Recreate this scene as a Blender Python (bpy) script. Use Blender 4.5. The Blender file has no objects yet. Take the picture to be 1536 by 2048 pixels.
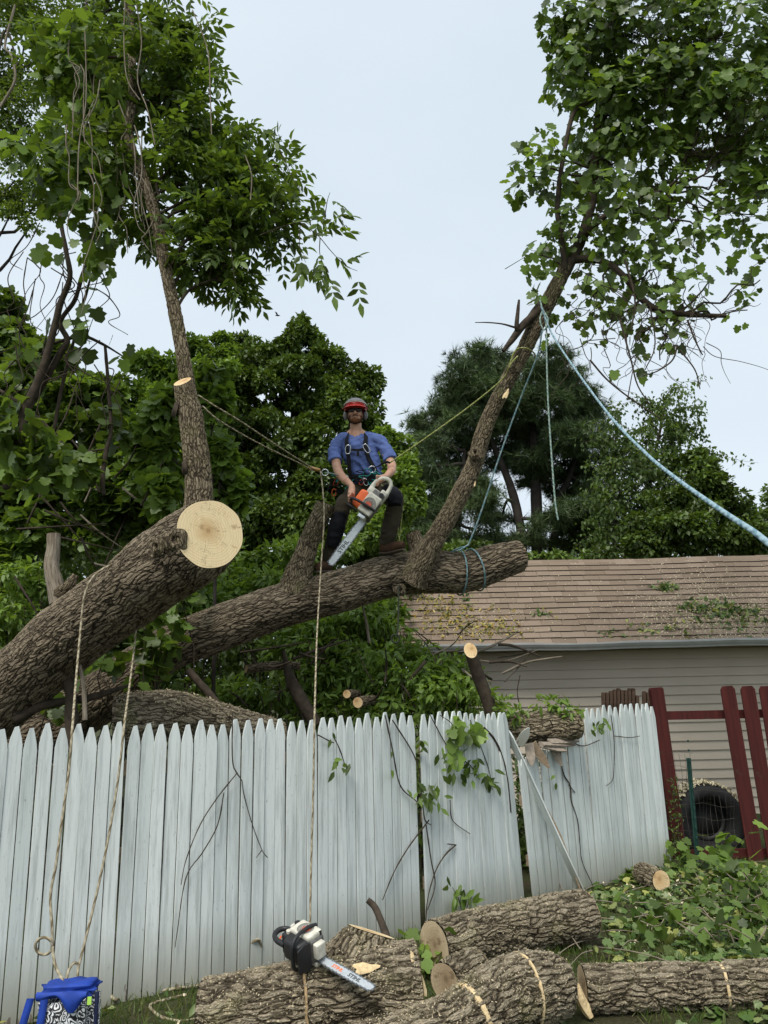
import bpy, bmesh, math, random
import numpy as np
from mathutils import Vector, Matrix

random.seed(7)
RNG = np.random.default_rng(7)
scene = bpy.context.scene
COL = scene.collection

# ------------------------------------------------------------------ camera
FPX = 1540.0                      # focal length in pixels of the 1536 x 2048 photograph
PITCH = math.radians(13.6)
ROLL = 0.021
CAM = np.array([0.0, 0.0, 1.65])
_f = np.array([0, math.cos(PITCH), math.sin(PITCH)])
_r0 = np.array([1.0, 0, 0])
_u0 = np.array([0, -math.sin(PITCH), math.cos(PITCH)])
CR = math.cos(ROLL) * _r0 - math.sin(ROLL) * _u0
CU = math.cos(ROLL) * _u0 + math.sin(ROLL) * _r0
cam_data = bpy.data.cameras.new('camera')
cam = bpy.data.objects.new('camera', cam_data)
COL.objects.link(cam)
cam.matrix_world = Matrix(((CR[0], CU[0], -_f[0], CAM[0]), (CR[1], CU[1], -_f[1], CAM[1]),
                           (CR[2], CU[2], -_f[2], CAM[2]), (0, 0, 0, 1)))
cam_data.sensor_fit = 'VERTICAL'
cam_data.sensor_height = 36.0
cam_data.lens = 36.0 * FPX / 2048.0
cam_data.clip_start = 0.05
cam_data.clip_end = 2000
scene.camera = cam

# ------------------------------------------------------------------ sky and sun (overcast)
world = bpy.data.worlds.new('World')
scene.world = world
world.use_nodes = True
wt = world.node_tree
wt.nodes.clear()
SUN_EL, SUN_AZ = math.radians(56), math.radians(205)    # azimuth from +Y, clockwise: behind the camera, a little to the left
sky = wt.nodes.new('ShaderNodeTexSky')
sky.sky_type = 'NISHITA'
sky.sun_disc = False
sky.sun_elevation = SUN_EL
sky.sun_rotation = SUN_AZ
sky.dust_density = 3.0
tc = wt.nodes.new('ShaderNodeTexCoord')
mp = wt.nodes.new('ShaderNodeMapping')
mp.inputs['Scale'].default_value = (1.0, 1.0, 2.4)
nz = wt.nodes.new('ShaderNodeTexNoise')
nz.inputs['Scale'].default_value = 1.7
nz.inputs['Detail'].default_value = 5
nz.inputs['Roughness'].default_value = 0.5
rp = wt.nodes.new('ShaderNodeValToRGB')
rp.color_ramp.elements[0].position = 0.33
rp.color_ramp.elements[0].color = (6.0, 6.9, 7.65, 1)
rp.color_ramp.elements[1].position = 0.68
rp.color_ramp.elements[1].color = (6.8, 7.6, 8.25, 1)
mx = wt.nodes.new('ShaderNodeMixRGB')
mx.inputs[0].default_value = 0.9
bg = wt.nodes.new('ShaderNodeBackground')
bg.inputs['Strength'].default_value = 0.058
wo = wt.nodes.new('ShaderNodeOutputWorld')
L = wt.links.new
L(tc.outputs['Generated'], mp.inputs['Vector'])
L(mp.outputs['Vector'], nz.inputs['Vector'])
L(nz.outputs['Fac'], rp.inputs['Fac'])
L(sky.outputs['Color'], mx.inputs[1])
L(rp.outputs['Color'], mx.inputs[2])
L(mx.outputs['Color'], bg.inputs['Color'])
L(bg.outputs['Background'], wo.inputs['Surface'])

sun_data = bpy.data.lights.new('sun', 'SUN')
sun_data.energy = 1.5
sun_data.angle = math.radians(24)
sun_data.color = (1.0, 0.96, 0.9)
sun = bpy.data.objects.new('sun', sun_data)
COL.objects.link(sun)
_sd = Vector((math.sin(SUN_AZ) * math.cos(SUN_EL), math.cos(SUN_AZ) * math.cos(SUN_EL), math.sin(SUN_EL)))
sun.rotation_euler = _sd.to_track_quat('Z', 'Y').to_euler()
sun.location = (-4, -8, 14)

vs = scene.view_settings
vs.view_transform = 'Standard'
vs.look = 'None'
vs.exposure = 1.1
vs.gamma = 1.0
vs.use_curve_mapping = False
scene.cycles.max_bounces = 6
scene.cycles.diffuse_bounces = 3
scene.cycles.transmission_bounces = 4
scene.cycles.transparent_max_bounces = 6

# ------------------------------------------------------------------ helpers
def A(*v):
    return np.array(v, float)

def nrmz(v):
    v = np.asarray(v, float)
    return v / (np.linalg.norm(v, axis=-1, keepdims=True) + 1e-12)

def P(px, py, Y):
    """point of the photograph's pixel (px, py) that stands Y metres in front of the camera"""
    d = _f + CR * ((px - 768.0) / FPX) + CU * ((1024.0 - py) / FPX)
    return CAM + d * (Y / d[1])

def PZ(px, py, z):
    d = _f + CR * ((px - 768.0) / FPX) + CU * ((1024.0 - py) / FPX)
    return CAM + d * ((z - CAM[2]) / d[2])

def M(pxs, Y):
    """metres spanned by pxs pixels at depth Y"""
    return pxs * (Y * 1.03) / FPX

def link(o, parent=None):
    COL.objects.link(o)
    if parent is not None:
        o.parent = parent
        o.matrix_parent_inverse = parent.matrix_basis.inverted()
    return o

def tag(o, label=None, cat=None, group=None, kind=None):
    if label: o['label'] = label
    if cat: o['category'] = cat
    if group: o['group'] = group
    if kind: o['kind'] = kind
    return o

def thing(name, loc, label, cat, group=None):
    o = bpy.data.objects.new(name, None)
    o.empty_display_size = 0.1
    o.location = Vector([float(c) for c in loc])
    COL.objects.link(o)
    return tag(o, label, cat, group)

class MB:
    """collects vertex / face arrays and builds ONE mesh"""
    def __init__(self):
        self.v, self.l, self.s, self.c, self.m, self.r, self.n = [], [], [], [], [], [], 0
    def add(self, v, f, c=None, mi=0, r=None):
        v = np.asarray(v, np.float32).reshape(-1, 3)
        f = np.asarray(f, np.int32)
        self.v.append(v)
        self.l.append((f + self.n).ravel())
        self.s.append(np.full(len(f), f.shape[1], np.int32))
        self.m.append(np.full(len(f), mi, np.int32))
        self.c.append(v if c is None else np.asarray(c, np.float32).reshape(-1, 3))
        self.r.append(np.zeros(len(v), np.float32) if r is None else np.asarray(r, np.float32))
        self.n += len(v)
        return self
    def mesh(self, name, mats, smooth=True):
        me = bpy.data.meshes.new(name)
        v = np.concatenate(self.v); l = np.concatenate(self.l); s = np.concatenate(self.s)
        me.vertices.add(len(v)); me.vertices.foreach_set('co', v.ravel())
        me.loops.add(len(l)); me.loops.foreach_set('vertex_index', l)
        me.polygons.add(len(s))
        me.polygons.foreach_set('loop_start', np.concatenate([[0], np.cumsum(s)[:-1]]).astype(np.int32))
        me.polygons.foreach_set('material_index', np.concatenate(self.m))
        me.polygons.foreach_set('use_smooth', np.full(len(s), bool(smooth)))
        a = me.attributes.new('bark', 'FLOAT_VECTOR', 'POINT')
        a.data.foreach_set('vector', np.concatenate(self.c).ravel())
        a = me.attributes.new('rnd', 'FLOAT', 'POINT')
        a.data.foreach_set('value', np.concatenate(self.r))
        me.update(calc_edges=True)
        me.validate()
        for m_ in (mats if isinstance(mats, (list, tuple)) else [mats]):
            me.materials.append(m_)
        return me
    def build(self, name, mats, parent=None, smooth=True, kind=None):
        o = bpy.data.objects.new(name, self.mesh(name, mats, smooth))
        link(o, parent)
        if kind: o['kind'] = kind
        return o

def quad_grid(nr, nc, wrap):
    i = np.arange(nr - 1)[:, None]
    j = np.arange(nc if wrap else nc - 1)[None, :]
    j2 = (j + 1) % nc
    return np.stack([i * nc + j, i * nc + j2, (i + 1) * nc + j2, (i + 1) * nc + j], -1).reshape(-1, 4)

def spline(pts, n):
    """Catmull-Rom through rows of pts (any width), n samples evenly by length of the first three columns"""
    p = np.asarray(pts, float)
    if len(p) == 2:
        dense = p[0] + (p[1] - p[0]) * np.linspace(0, 1, max(n, 2))[:, None]
        return dense
    q = np.vstack([2 * p[0] - p[1], p, 2 * p[-1] - p[-2]])
    out = []
    t = np.linspace(0, 1, 24, endpoint=False)[:, None]
    for i in range(1, len(q) - 2):
        a, b, c, d = q[i - 1], q[i], q[i + 1], q[i + 2]
        out.append(0.5 * ((2 * b) + (-a + c) * t + (2 * a - 5 * b + 4 * c - d) * t ** 2 + (-a + 3 * b - 3 * c + d) * t ** 3))
    out.append(p[-1:])
    out = np.vstack(out)
    s = np.concatenate([[0], np.cumsum(np.linalg.norm(np.diff(out[:, :3], axis=0), axis=1))])
    g = np.linspace(0, s[-1], n)
    return np.stack([np.interp(g, s, out[:, k]) for k in range(out.shape[1])], 1)

def frames(c, up=None):
    t = nrmz(np.gradient(c, axis=0))
    n0 = np.array(up if up is not None else ([0, 0, 1.0] if abs(t[0, 2]) < 0.9 else [1.0, 0, 0]), float)
    ns = []
    for k in range(len(c)):
        n0 = n0 - t[k] * (n0 @ t[k])
        n0 = n0 / (np.linalg.norm(n0) + 1e-12)
        ns.append(n0)
    ns = np.array(ns)
    return t, ns, np.cross(t, ns)

def _hash(i, j, k, seed):
    h = (i.astype(np.int64) * 374761393 + j.astype(np.int64) * 668265263 + k.astype(np.int64) * 2147483647 + seed * 974711) & 0x7fffffff
    h = ((h ^ (h >> 13)) * 1274126177) & 0x7fffffff
    return ((h ^ (h >> 16)) & 0xffff) / 32767.5 - 1.0

def vnoise(p, freq=1.0, seed=0, octaves=1):
    p = np.asarray(p, float) * freq
    tot = np.zeros(len(p)); amp = 1.0
    for o in range(octaves):
        i = np.floor(p).astype(np.int64); f = p - i; f = f * f * (3 - 2 * f)
        r = 0
        for dx in (0, 1):
            for dy in (0, 1):
                for dz in (0, 1):
                    w = (f[:, 0] if dx else 1 - f[:, 0]) * (f[:, 1] if dy else 1 - f[:, 1]) * (f[:, 2] if dz else 1 - f[:, 2])
                    r = r + w * _hash(i[:, 0] + dx, i[:, 1] + dy, i[:, 2] + dz, seed + o)
        tot += amp * r; amp *= 0.5; p = p * 2.03
    return tot

def tube(pts, rad, nseg=10, nring=None, up=None, aspect=None, bump=0.0, bumpf=3.0, seed=0, close=True,
         end_plane=None, start_plane=None):
    """swept tube; returns verts, quads (and end-cap tris), bark coordinates"""
    pts = np.asarray(pts, float)
    rad = np.broadcast_to(np.asarray(rad, float), (len(pts),))
    asp = np.ones(len(pts)) if aspect is None else np.broadcast_to(np.asarray(aspect, float), (len(pts),))
    n = nring or max(2, 6 * (len(pts) - 1))
    q = spline(np.column_stack([pts, rad, asp]), n)
    c, r, a = q[:, :3], q[:, 3], q[:, 4]
    t, N, B = frames(c, up)
    th = np.linspace(0, 2 * np.pi, nseg, endpoint=False)
    s = np.concatenate([[0], np.cumsum(np.linalg.norm(np.diff(c, axis=0), axis=1))])
    cs, sn = np.cos(th), np.sin(th)
    bk = np.stack([r[:, None] * cs, r[:, None] * sn, np.repeat(s[:, None], nseg, 1)], -1)
    rr = np.repeat(r[:, None], nseg, 1)
    if bump:
        rr = rr * (1 + bump * vnoise((bk * [1, 1, 0.6]).reshape(-1, 3), bumpf, seed, 2).reshape(rr.shape))
    v = c[:, None] + N[:, None] * (rr * cs * a[:, None])[..., None] + B[:, None] * (rr * sn)[..., None]
    for pl, idx, w in ((end_plane, -1, None), (start_plane, 0, None)):
        if pl is None: continue
        pp, pn = np.asarray(pl[0], float), nrmz(pl[1])
        ax = t[idx]
        dl = ((pp - v[idx]) @ pn) / (ax @ pn)
        Lw = max(3.0 * np.abs(dl).max(), 0.05)
        d = (s[-1] - s) if idx == -1 else s
        w = np.clip(1 - d / Lw, 0, 1); w = w * w * (3 - 2 * w)
        v = v + (w[:, None] * dl[None, :])[..., None] * ax
    verts = v.reshape(-1, 3)
    f = quad_grid(n, nseg, True)
    return verts, f, bk.reshape(-1, 3), v

def tube_to(mb, pts, rad, nseg=8, mi=0, caps=True, r=None, **kw):
    v, f, b, g = tube(pts, rad, nseg, **kw)
    base = mb.n
    rr = None if r is None else np.full(len(v), r)
    mb.add(v, f, b, mi, rr)
    if caps:
        for ring in (g[0], g[-1]):
            c = ring.mean(0)
            vv = np.vstack([ring, c])
            k = len(ring)
            mb.add(vv, np.stack([np.arange(k), (np.arange(k) + 1) % k, np.full(k, k)], 1), vv, mi, None if r is None else np.full(len(vv), r))
    return g

def disc_from_ring(ring, rings=7, dome=0.0, inset=1.0):
    """cut face: fills a ring with concentric circles; returns verts, quads, 2-D ring coordinates"""
    k = len(ring); c = ring.mean(0)
    out = [c + (ring - c) * inset * (i / rings) for i in range(1, rings + 1)]
    v = np.vstack(out + [c[None]])
    f4 = quad_grid(rings, k, True)
    e1 = nrmz(ring[0] - c); nn = nrmz(np.cross(ring[0] - c, ring[k // 4] - c)); e2 = np.cross(nn, e1)
    co = np.stack([(v - c) @ e1, (v - c) @ e2, np.zeros(len(v))], 1)
    f3 = np.stack([np.arange(k), (np.arange(k) + 1) % k, np.full(k, rings * k)], 1)
    return v, f4, f3, co, nn

def box(mb, c, sx, sy, sz, R=None, mi=0, r=None, bevel=0.0):
    x, y, z = sx / 2, sy / 2, sz / 2
    v = np.array([[-x, -y, -z], [x, -y, -z], [x, y, -z], [-x, y, -z], [-x, -y, z], [x, -y, z], [x, y, z], [-x, y, z]])
    f = np.array([[0, 3, 2, 1], [4, 5, 6, 7], [0, 1, 5, 4], [1, 2, 6, 5], [2, 3, 7, 6], [3, 0, 4, 7]])
    if R is not None: v = v @ np.asarray(R).T
    mb.add(v + np.asarray(c), f, v, mi, None if r is None else np.full(8, r))

def prism(mb, outline, y0, y1, X=None, mi=0, T=None):
    """outline: (n,2) polygon in x,z extruded from y0 to y1"""
    o = np.asarray(outline, float); n = len(o)
    v = np.vstack([np.column_stack([o[:, 0], np.full(n, y0), o[:, 1]]), np.column_stack([o[:, 0], np.full(n, y1), o[:, 1]])])
    if T is not None: v = v @ np.asarray(T)[:3, :3].T + np.asarray(T)[:3, 3]
    i = np.arange(n); j = (i + 1) % n
    mb.add(v, np.stack([i, j, j + n, i + n], 1), None, mi)
    mb.add(v[:n], np.arange(n)[None, ::-1], None, mi)
    mb.add(v[n:], np.arange(n)[None, :], None, mi)

def beveled(o, w, seg=2):
    m = o.modifiers.new('bevel', 'BEVEL'); m.width = w; m.segments = seg; m.limit_method = 'ANGLE'; m.angle_limit = math.radians(35)
    return o

# ------------------------------------------------------------------ materials
class NT:
    def __init__(self, name, disp=False):
        self.m = bpy.data.materials.new(name); self.m.use_nodes = True
        self.t = self.m.node_tree; self.t.nodes.clear()
        self.out = self.t.nodes.new('ShaderNodeOutputMaterial')
        self.b = self.t.nodes.new('ShaderNodeBsdfPrincipled')
        self.t.links.new(self.b.outputs[0], self.out.inputs[0])
    def n(self, typ, ins=None, **props):
        nd = self.t.nodes.new('ShaderNode' + typ)
        for k, v in props.items(): setattr(nd, k, v)
        for k, v in (ins or {}).items():
            sock = nd.inputs[k]
            if isinstance(v, bpy.types.NodeSocket): self.t.links.new(v, sock)
            else: sock.default_value = v
        return nd
    def set(self, **kw):
        nm = {'col': 'Base Color', 'rough': 'Roughness', 'metal': 'Metallic', 'spec': 'Specular IOR Level', 'normal': 'Normal', 'emit': 'Emission Color'}
        for k, v in kw.items():
            s = self.b.inputs[nm[k]]
            if isinstance(v, bpy.types.NodeSocket): self.t.links.new(v, s)
            else: s.default_value = (*v, 1) if k in ('col', 'emit') and len(v) == 3 else v
        return self
    def attr(self, name): return self.n('Attribute', attribute_name=name)
    def obj(self): return self.n('TexCoord').outputs['Object']
    def map(self, vec, scale=(1, 1, 1), loc=(0, 0, 0)):
        return self.n('Mapping', {'Vector': vec, 'Scale': scale, 'Location': loc}).outputs[0]
    def noise(self, vec, scale, detail=3, rough=0.5, dist=0.0):
        return self.n('TexNoise', {'Vector': vec, 'Scale': scale, 'Detail': detail, 'Roughness': rough, 'Distortion': dist}).outputs['Fac']
    def ramp(self, fac, stops):
        r = self.n('ValToRGB', {'Fac': fac}); e = r.color_ramp.elements
        while len(e) < len(stops): e.new(0.5)
        for x, (p, c) in zip(e, stops):
            x.position = p; x.color = (*c, 1) if len(c) == 3 else c
        return r.outputs[0]
    def math(self, op, a, b=0.0, c=0.0, clamp=False):
        nd = self.n('Math', {0: a, 1: b, 2: c}, operation=op); nd.use_clamp = clamp
        return nd.outputs[0]
    def mix(self, fac, a, b, blend='MIX'):
        nd = self.n('MixRGB', {0: fac}, blend_type=blend)
        for i, v in ((1, a), (2, b)):
            if isinstance(v, bpy.types.NodeSocket): self.t.links.new(v, nd.inputs[i])
            else: nd.inputs[i].default_value = (*v, 1) if len(v) == 3 else v
        return nd.outputs[0]
    def bump(self, h, strength=0.5, dist=0.01, normal=None):
        ins = {'Height': h, 'Strength': strength, 'Distance': dist}
        if normal is not None: ins['Normal'] = normal
        return self.n('Bump', ins).outputs[0]

def simple(name, col, rough=0.6, metal=0.0, var=0.12, vs_=30.0, spec=0.4, bump=0.0):
    t = NT(name)
    nz_ = t.noise(t.obj(), vs_, 4, 0.6)
    dk = tuple(c * (1 - var) for c in col); lt = tuple(min(1, c * (1 + var)) for c in col)
    t.set(col=t.ramp(nz_, [(0.3, dk), (0.7, lt)]), rough=rough, metal=metal, spec=spec)
    if bump: t.set(normal=t.bump(nz_, bump, 0.004))
    return t.m

def bark_mat(name, dark, mid, light, wid=22.0, stretch=0.2, depth=0.018, moss=None, chips=0.0, rough_fine=0.4):
    t = NT(name)
    a = t.attr('bark').outputs['Vector']
    wob = t.n('TexNoise', {'Vector': a, 'Scale': 7.0, 'Detail': 2.0}).outputs['Color']
    av = t.n('VectorMath', {0: wob, 1: (0.5, 0.5, 0.5)}, operation='SUBTRACT').outputs[0]
    av = t.n('VectorMath', {0: av, 1: (0.075, 0.075, 0.22)}, operation='MULTIPLY').outputs[0]
    p = t.n('VectorMath', {0: a, 1: av}, operation='ADD').outputs[0]
    ps = t.map(p, (1, 1, stretch))
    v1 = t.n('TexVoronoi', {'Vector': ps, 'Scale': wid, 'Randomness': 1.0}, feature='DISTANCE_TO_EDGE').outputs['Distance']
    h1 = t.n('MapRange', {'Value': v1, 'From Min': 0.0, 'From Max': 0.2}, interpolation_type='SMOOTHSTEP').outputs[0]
    ps2 = t.map(p, (1, 1, stretch * 2.2), (3.1, 1.7, 0.4))
    v2 = t.n('TexVoronoi', {'Vector': ps2, 'Scale': wid * 2.3}, feature='DISTANCE_TO_EDGE').outputs['Distance']
    h2 = t.n('MapRange', {'Value': v2, 'From Min': 0.0, 'From Max': 0.22}, interpolation_type='SMOOTHSTEP').outputs[0]
    fine = t.noise(t.map(p, (1, 1, 0.35)), 90.0, 5, 0.65)
    big = t.noise(a, 2.6, 3, 0.5)
    h = t.math('ADD', t.math('MULTIPLY', h1, 0.62), t.math('MULTIPLY', h2, 0.28))
    h = t.math('ADD', h, t.math('MULTIPLY', fine, rough_fine))
    plate = t.n('TexVoronoi', {'Vector': ps, 'Scale': wid, 'Randomness': 1.0}).outputs['Color']
    pv = t.n('SeparateColor', {0: plate}).outputs[0]
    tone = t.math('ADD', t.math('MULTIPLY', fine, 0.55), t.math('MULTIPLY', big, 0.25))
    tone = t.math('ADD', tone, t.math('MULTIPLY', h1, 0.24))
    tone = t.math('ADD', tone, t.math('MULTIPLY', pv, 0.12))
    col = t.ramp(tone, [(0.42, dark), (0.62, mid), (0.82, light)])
    if moss is not None:
        mf = t.n('MapRange', {'Value': t.noise(a, 4.0, 4, 0.6), 'From Min': 0.52, 'From Max': 0.72}).outputs[0]
        col = t.mix(t.math('MULTIPLY', mf, 0.55), col, moss)
    if chips:
        cf = t.noise(a, 85.0, 4, 0.75)
        cl = t.noise(a, 9.0, 3, 0.6)
        cc = t.math('MULTIPLY', t.n('MapRange', {'Value': cf, 'From Min': 0.55, 'From Max': 0.60}).outputs[0],
                    t.n('MapRange', {'Value': cl, 'From Min': 0.40, 'From Max': 0.56}).outputs[0])
        col = t.mix(t.math('MULTIPLY', cc, chips), col, (0.62, 0.52, 0.34))
    t.set(col=col, rough=0.9, spec=0.15, normal=t.bump(fine, 0.6, 0.006))
    d = t.n('Displacement', {'Height': h, 'Midlevel': 0.6, 'Scale': depth})
    t.t.links.new(d.outputs[0], t.out.inputs['Displacement'])
    t.m.displacement_method = 'BOTH'
    return t.m

def wood_face_mat(name, base, ring, heart, aged=0.0):
    t = NT(name)
    a = t.attr('bark').outputs['Vector']
    wob = t.noise(a, 6.0, 3, 0.5)
    off = t.n('VectorMath', {0: a, 1: (0.018, 0.012, 0.0)}, operation='SUBTRACT').outputs[0]
    rad = t.n('VectorMath', {0: off}, operation='LENGTH').outputs['Value']
    rr = t.math('ADD', rad, t.math('MULTIPLY', wob, 0.045))
    w = t.math('SINE', t.math('MULTIPLY', rr, 330.0))
    band = t.noise(t.n('CombineXYZ', {0: t.math('MULTIPLY', rr, 60.0), 1: 0.0, 2: 0.0}).outputs[0], 1.0, 2, 0.5)
    rm = t.math('MULTIPLY', t.n('MapRange', {'Value': w, 'From Min': 0.1, 'From Max': 1.0}).outputs[0], t.n('MapRange', {'Value': band, 'From Min': 0.3, 'From Max': 0.7, 'To Min': 0.1, 'To Max': 0.75}).outputs[0])
    col = t.mix(rm, base, ring)
    hz = t.n('MapRange', {'Value': t.math('ADD', rr, t.math('MULTIPLY', t.noise(a, 11.0, 3, 0.6), 0.09)), 'From Min': 0.09, 'From Max': 0.19}).outputs[0]
    col = t.mix(t.math('SUBTRACT', 0.72, t.math('MULTIPLY', hz, 0.72), clamp=True), col, heart)
    pith = t.n('MapRange', {'Value': rr, 'From Min': 0.045, 'From Max': 0.03}).outputs[0]
    col = t.mix(t.math('MULTIPLY', pith, 0.6), col, tuple(c * 0.5 for c in heart))
    saw = t.noise(t.map(a, (5.0, 150.0, 6.0)), 1.0, 3, 0.6)
    col = t.mix(t.n('MapRange', {'Value': saw, 'From Min': 0.45, 'From Max': 0.72, 'To Max': 0.5}).outputs[0], col, ring)
    st = t.n('MapRange', {'Value': t.noise(t.map(a, (1, 0.45, 1), (4, 2, 1)), 15.0, 4, 0.65), 'From Min': 0.6, 'From Max': 0.7, 'To Max': 0.55 + aged}).outputs[0]
    col = t.mix(st, col, tuple(c * 0.5 for c in heart))
    # radial drying cracks
    s = t.n('SeparateXYZ', {0: off}); ang = t.math('ARCTAN2', s.outputs[1], s.outputs[0])
    cr = t.noise(t.n('CombineXYZ', {0: t.math('MULTIPLY', ang, 5.0), 1: t.math('MULTIPLY', rr, 2.5), 2: 0.0}).outputs[0], 2.2, 2, 0.5)
    ck = t.n('MapRange', {'Value': t.math('ABSOLUTE', t.math('SUBTRACT', cr, 0.5)), 'From Min': 0.012, 'From Max': 0.004}).outputs[0]
    ck = t.math('MULTIPLY', ck, t.n('MapRange', {'Value': t.noise(a, 8.0, 2, 0.5), 'From Min': 0.5, 'From Max': 0.6}).outputs[0])
    col = t.mix(t.math('MULTIPLY', ck, 0.75), col, (0.10, 0.06, 0.03))
    t.set(col=col, rough=0.8, spec=0.2, normal=t.bump(saw, 0.3, 0.003))
    return t.m

def leaf_mat(name, cols, trans=0.33, rough=0.42, spec=0.4, tint=(1.45, 1.4, 0.6)):
    t = NT(name)
    rnd = t.attr('rnd').outputs['Fac']
    col = t.ramp(rnd, [(i / (len(cols) - 1), c) for i, c in enumerate(cols)])
    t.set(col=col, rough=rough, spec=spec)
    tl = t.n('BsdfTranslucent', {'Color': t.mix(1.0, col, (*tint, 1), 'MULTIPLY')})
    ms = t.n('MixShader', {0: trans, 1: t.b.outputs[0], 2: tl.outputs[0]})
    t.t.links.new(ms.outputs[0], t.out.inputs[0])
    return t.m

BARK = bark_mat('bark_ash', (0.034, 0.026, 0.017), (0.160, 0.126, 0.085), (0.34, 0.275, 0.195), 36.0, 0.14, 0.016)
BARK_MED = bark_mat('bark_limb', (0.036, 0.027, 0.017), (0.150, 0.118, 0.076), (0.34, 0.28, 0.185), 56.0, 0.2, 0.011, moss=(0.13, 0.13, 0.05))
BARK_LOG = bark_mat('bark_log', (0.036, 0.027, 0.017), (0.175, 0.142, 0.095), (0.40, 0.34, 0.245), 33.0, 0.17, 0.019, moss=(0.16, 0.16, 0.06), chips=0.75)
BARK_TWIG = simple('bark_twig', (0.055, 0.042, 0.030), 0.85, var=0.4, vs_=18, spec=0.15)
BARK_PALE = simple('bark_weathered', (0.25, 0.205, 0.15), 0.85, var=0.35, vs_=14, spec=0.15, bump=0.5)
def weathered(name):
    t = NT(name); a = t.attr('bark').outputs['Vector']; s = t.noise(t.map(a, (1, 1, .12)), 60.0, 5, .65); b = t.noise(a, 9.0, 4, .6)
    c = t.ramp(s, [(.32, (.10, .08, .058)), (.5, (.24, .20, .15)), (.7, (.36, .31, .245))]); c = t.mix(t.n('MapRange', {'Value': b, 'From Min': .52, 'From Max': .68, 'To Max': .7}).outputs[0], c, (.15, .11, .075))
    t.set(col=c, rough=.9, spec=.12, normal=t.bump(s, .8, .01)); return t.m
BARK_PALE = weathered('weathered_wood')
BARK_FAR = simple('bark_far', (0.050, 0.042, 0.036), 0.9, var=0.35, vs_=4, spec=0.1)
FACE = wood_face_mat('fresh_cut_wood', (0.80, 0.645, 0.39), (0.60, 0.42, 0.20), (0.50, 0.29, 0.12))
FACE_OLD = wood_face_mat('grey_cut_wood', (0.50, 0.40, 0.26), (0.36, 0.27, 0.16), (0.24, 0.16, 0.09), 0.2)
# ------------------------------------------------------------------ ground
def gz(x, y):
    x = np.asarray(x, float); y = np.asarray(y, float)
    p = np.stack([x.ravel(), y.ravel(), np.zeros(x.size)], 1)
    z = 0.035 * vnoise(p, 0.9, 3, 2) + 0.015 * vnoise(p, 4.0, 5, 2)
    d = np.hypot(p[:, 0], p[:, 1])
    mound = 0.07 * np.exp(-(((p[:, 0] - 3.4) / 0.9) ** 2 + ((p[:, 1] - 6.6) / 1.1) ** 2))
    return (z * np.clip(1.6 - d / 40, 0, 1) + mound - 0.012).reshape(x.shape)

def ground_mat():
    t = NT('ground_soil')
    o = t.obj()
    a = t.noise(o, 1.3, 5, 0.6); b = t.noise(o, 40.0, 5, 0.7)
    c = t.mix(t.n('MapRange', {'Value': a, 'From Min': 0.35, 'From Max': 0.62}).outputs[0], (0.052, 0.042, 0.026), (0.050, 0.070, 0.022))
    c = t.mix(t.n('MapRange', {'Value': b, 'From Min': 0.5, 'From Max': 0.75, 'To Max': 0.7}).outputs[0], c, (0.15, 0.125, 0.075))
    t.set(col=c, rough=0.95, spec=0.1, normal=t.bump(b, 0.8, 0.03))
    return t.m

xs = np.concatenate([np.linspace(-400, -12, 16)[:-1], np.linspace(-12, 14, 210), np.linspace(14, 400, 16)[1:]])
ys = np.concatenate([np.linspace(-60, 0, 8)[:-1], np.linspace(0, 22, 190), np.linspace(22, 700, 18)[1:]])
gx, gy = np.meshgrid(xs, ys)
g = MB().add(np.stack([gx, gy, gz(gx, gy)], -1).reshape(-1, 3), quad_grid(len(ys), len(xs), False))
tag(g.build('ground', ground_mat()), kind='structure')

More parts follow.
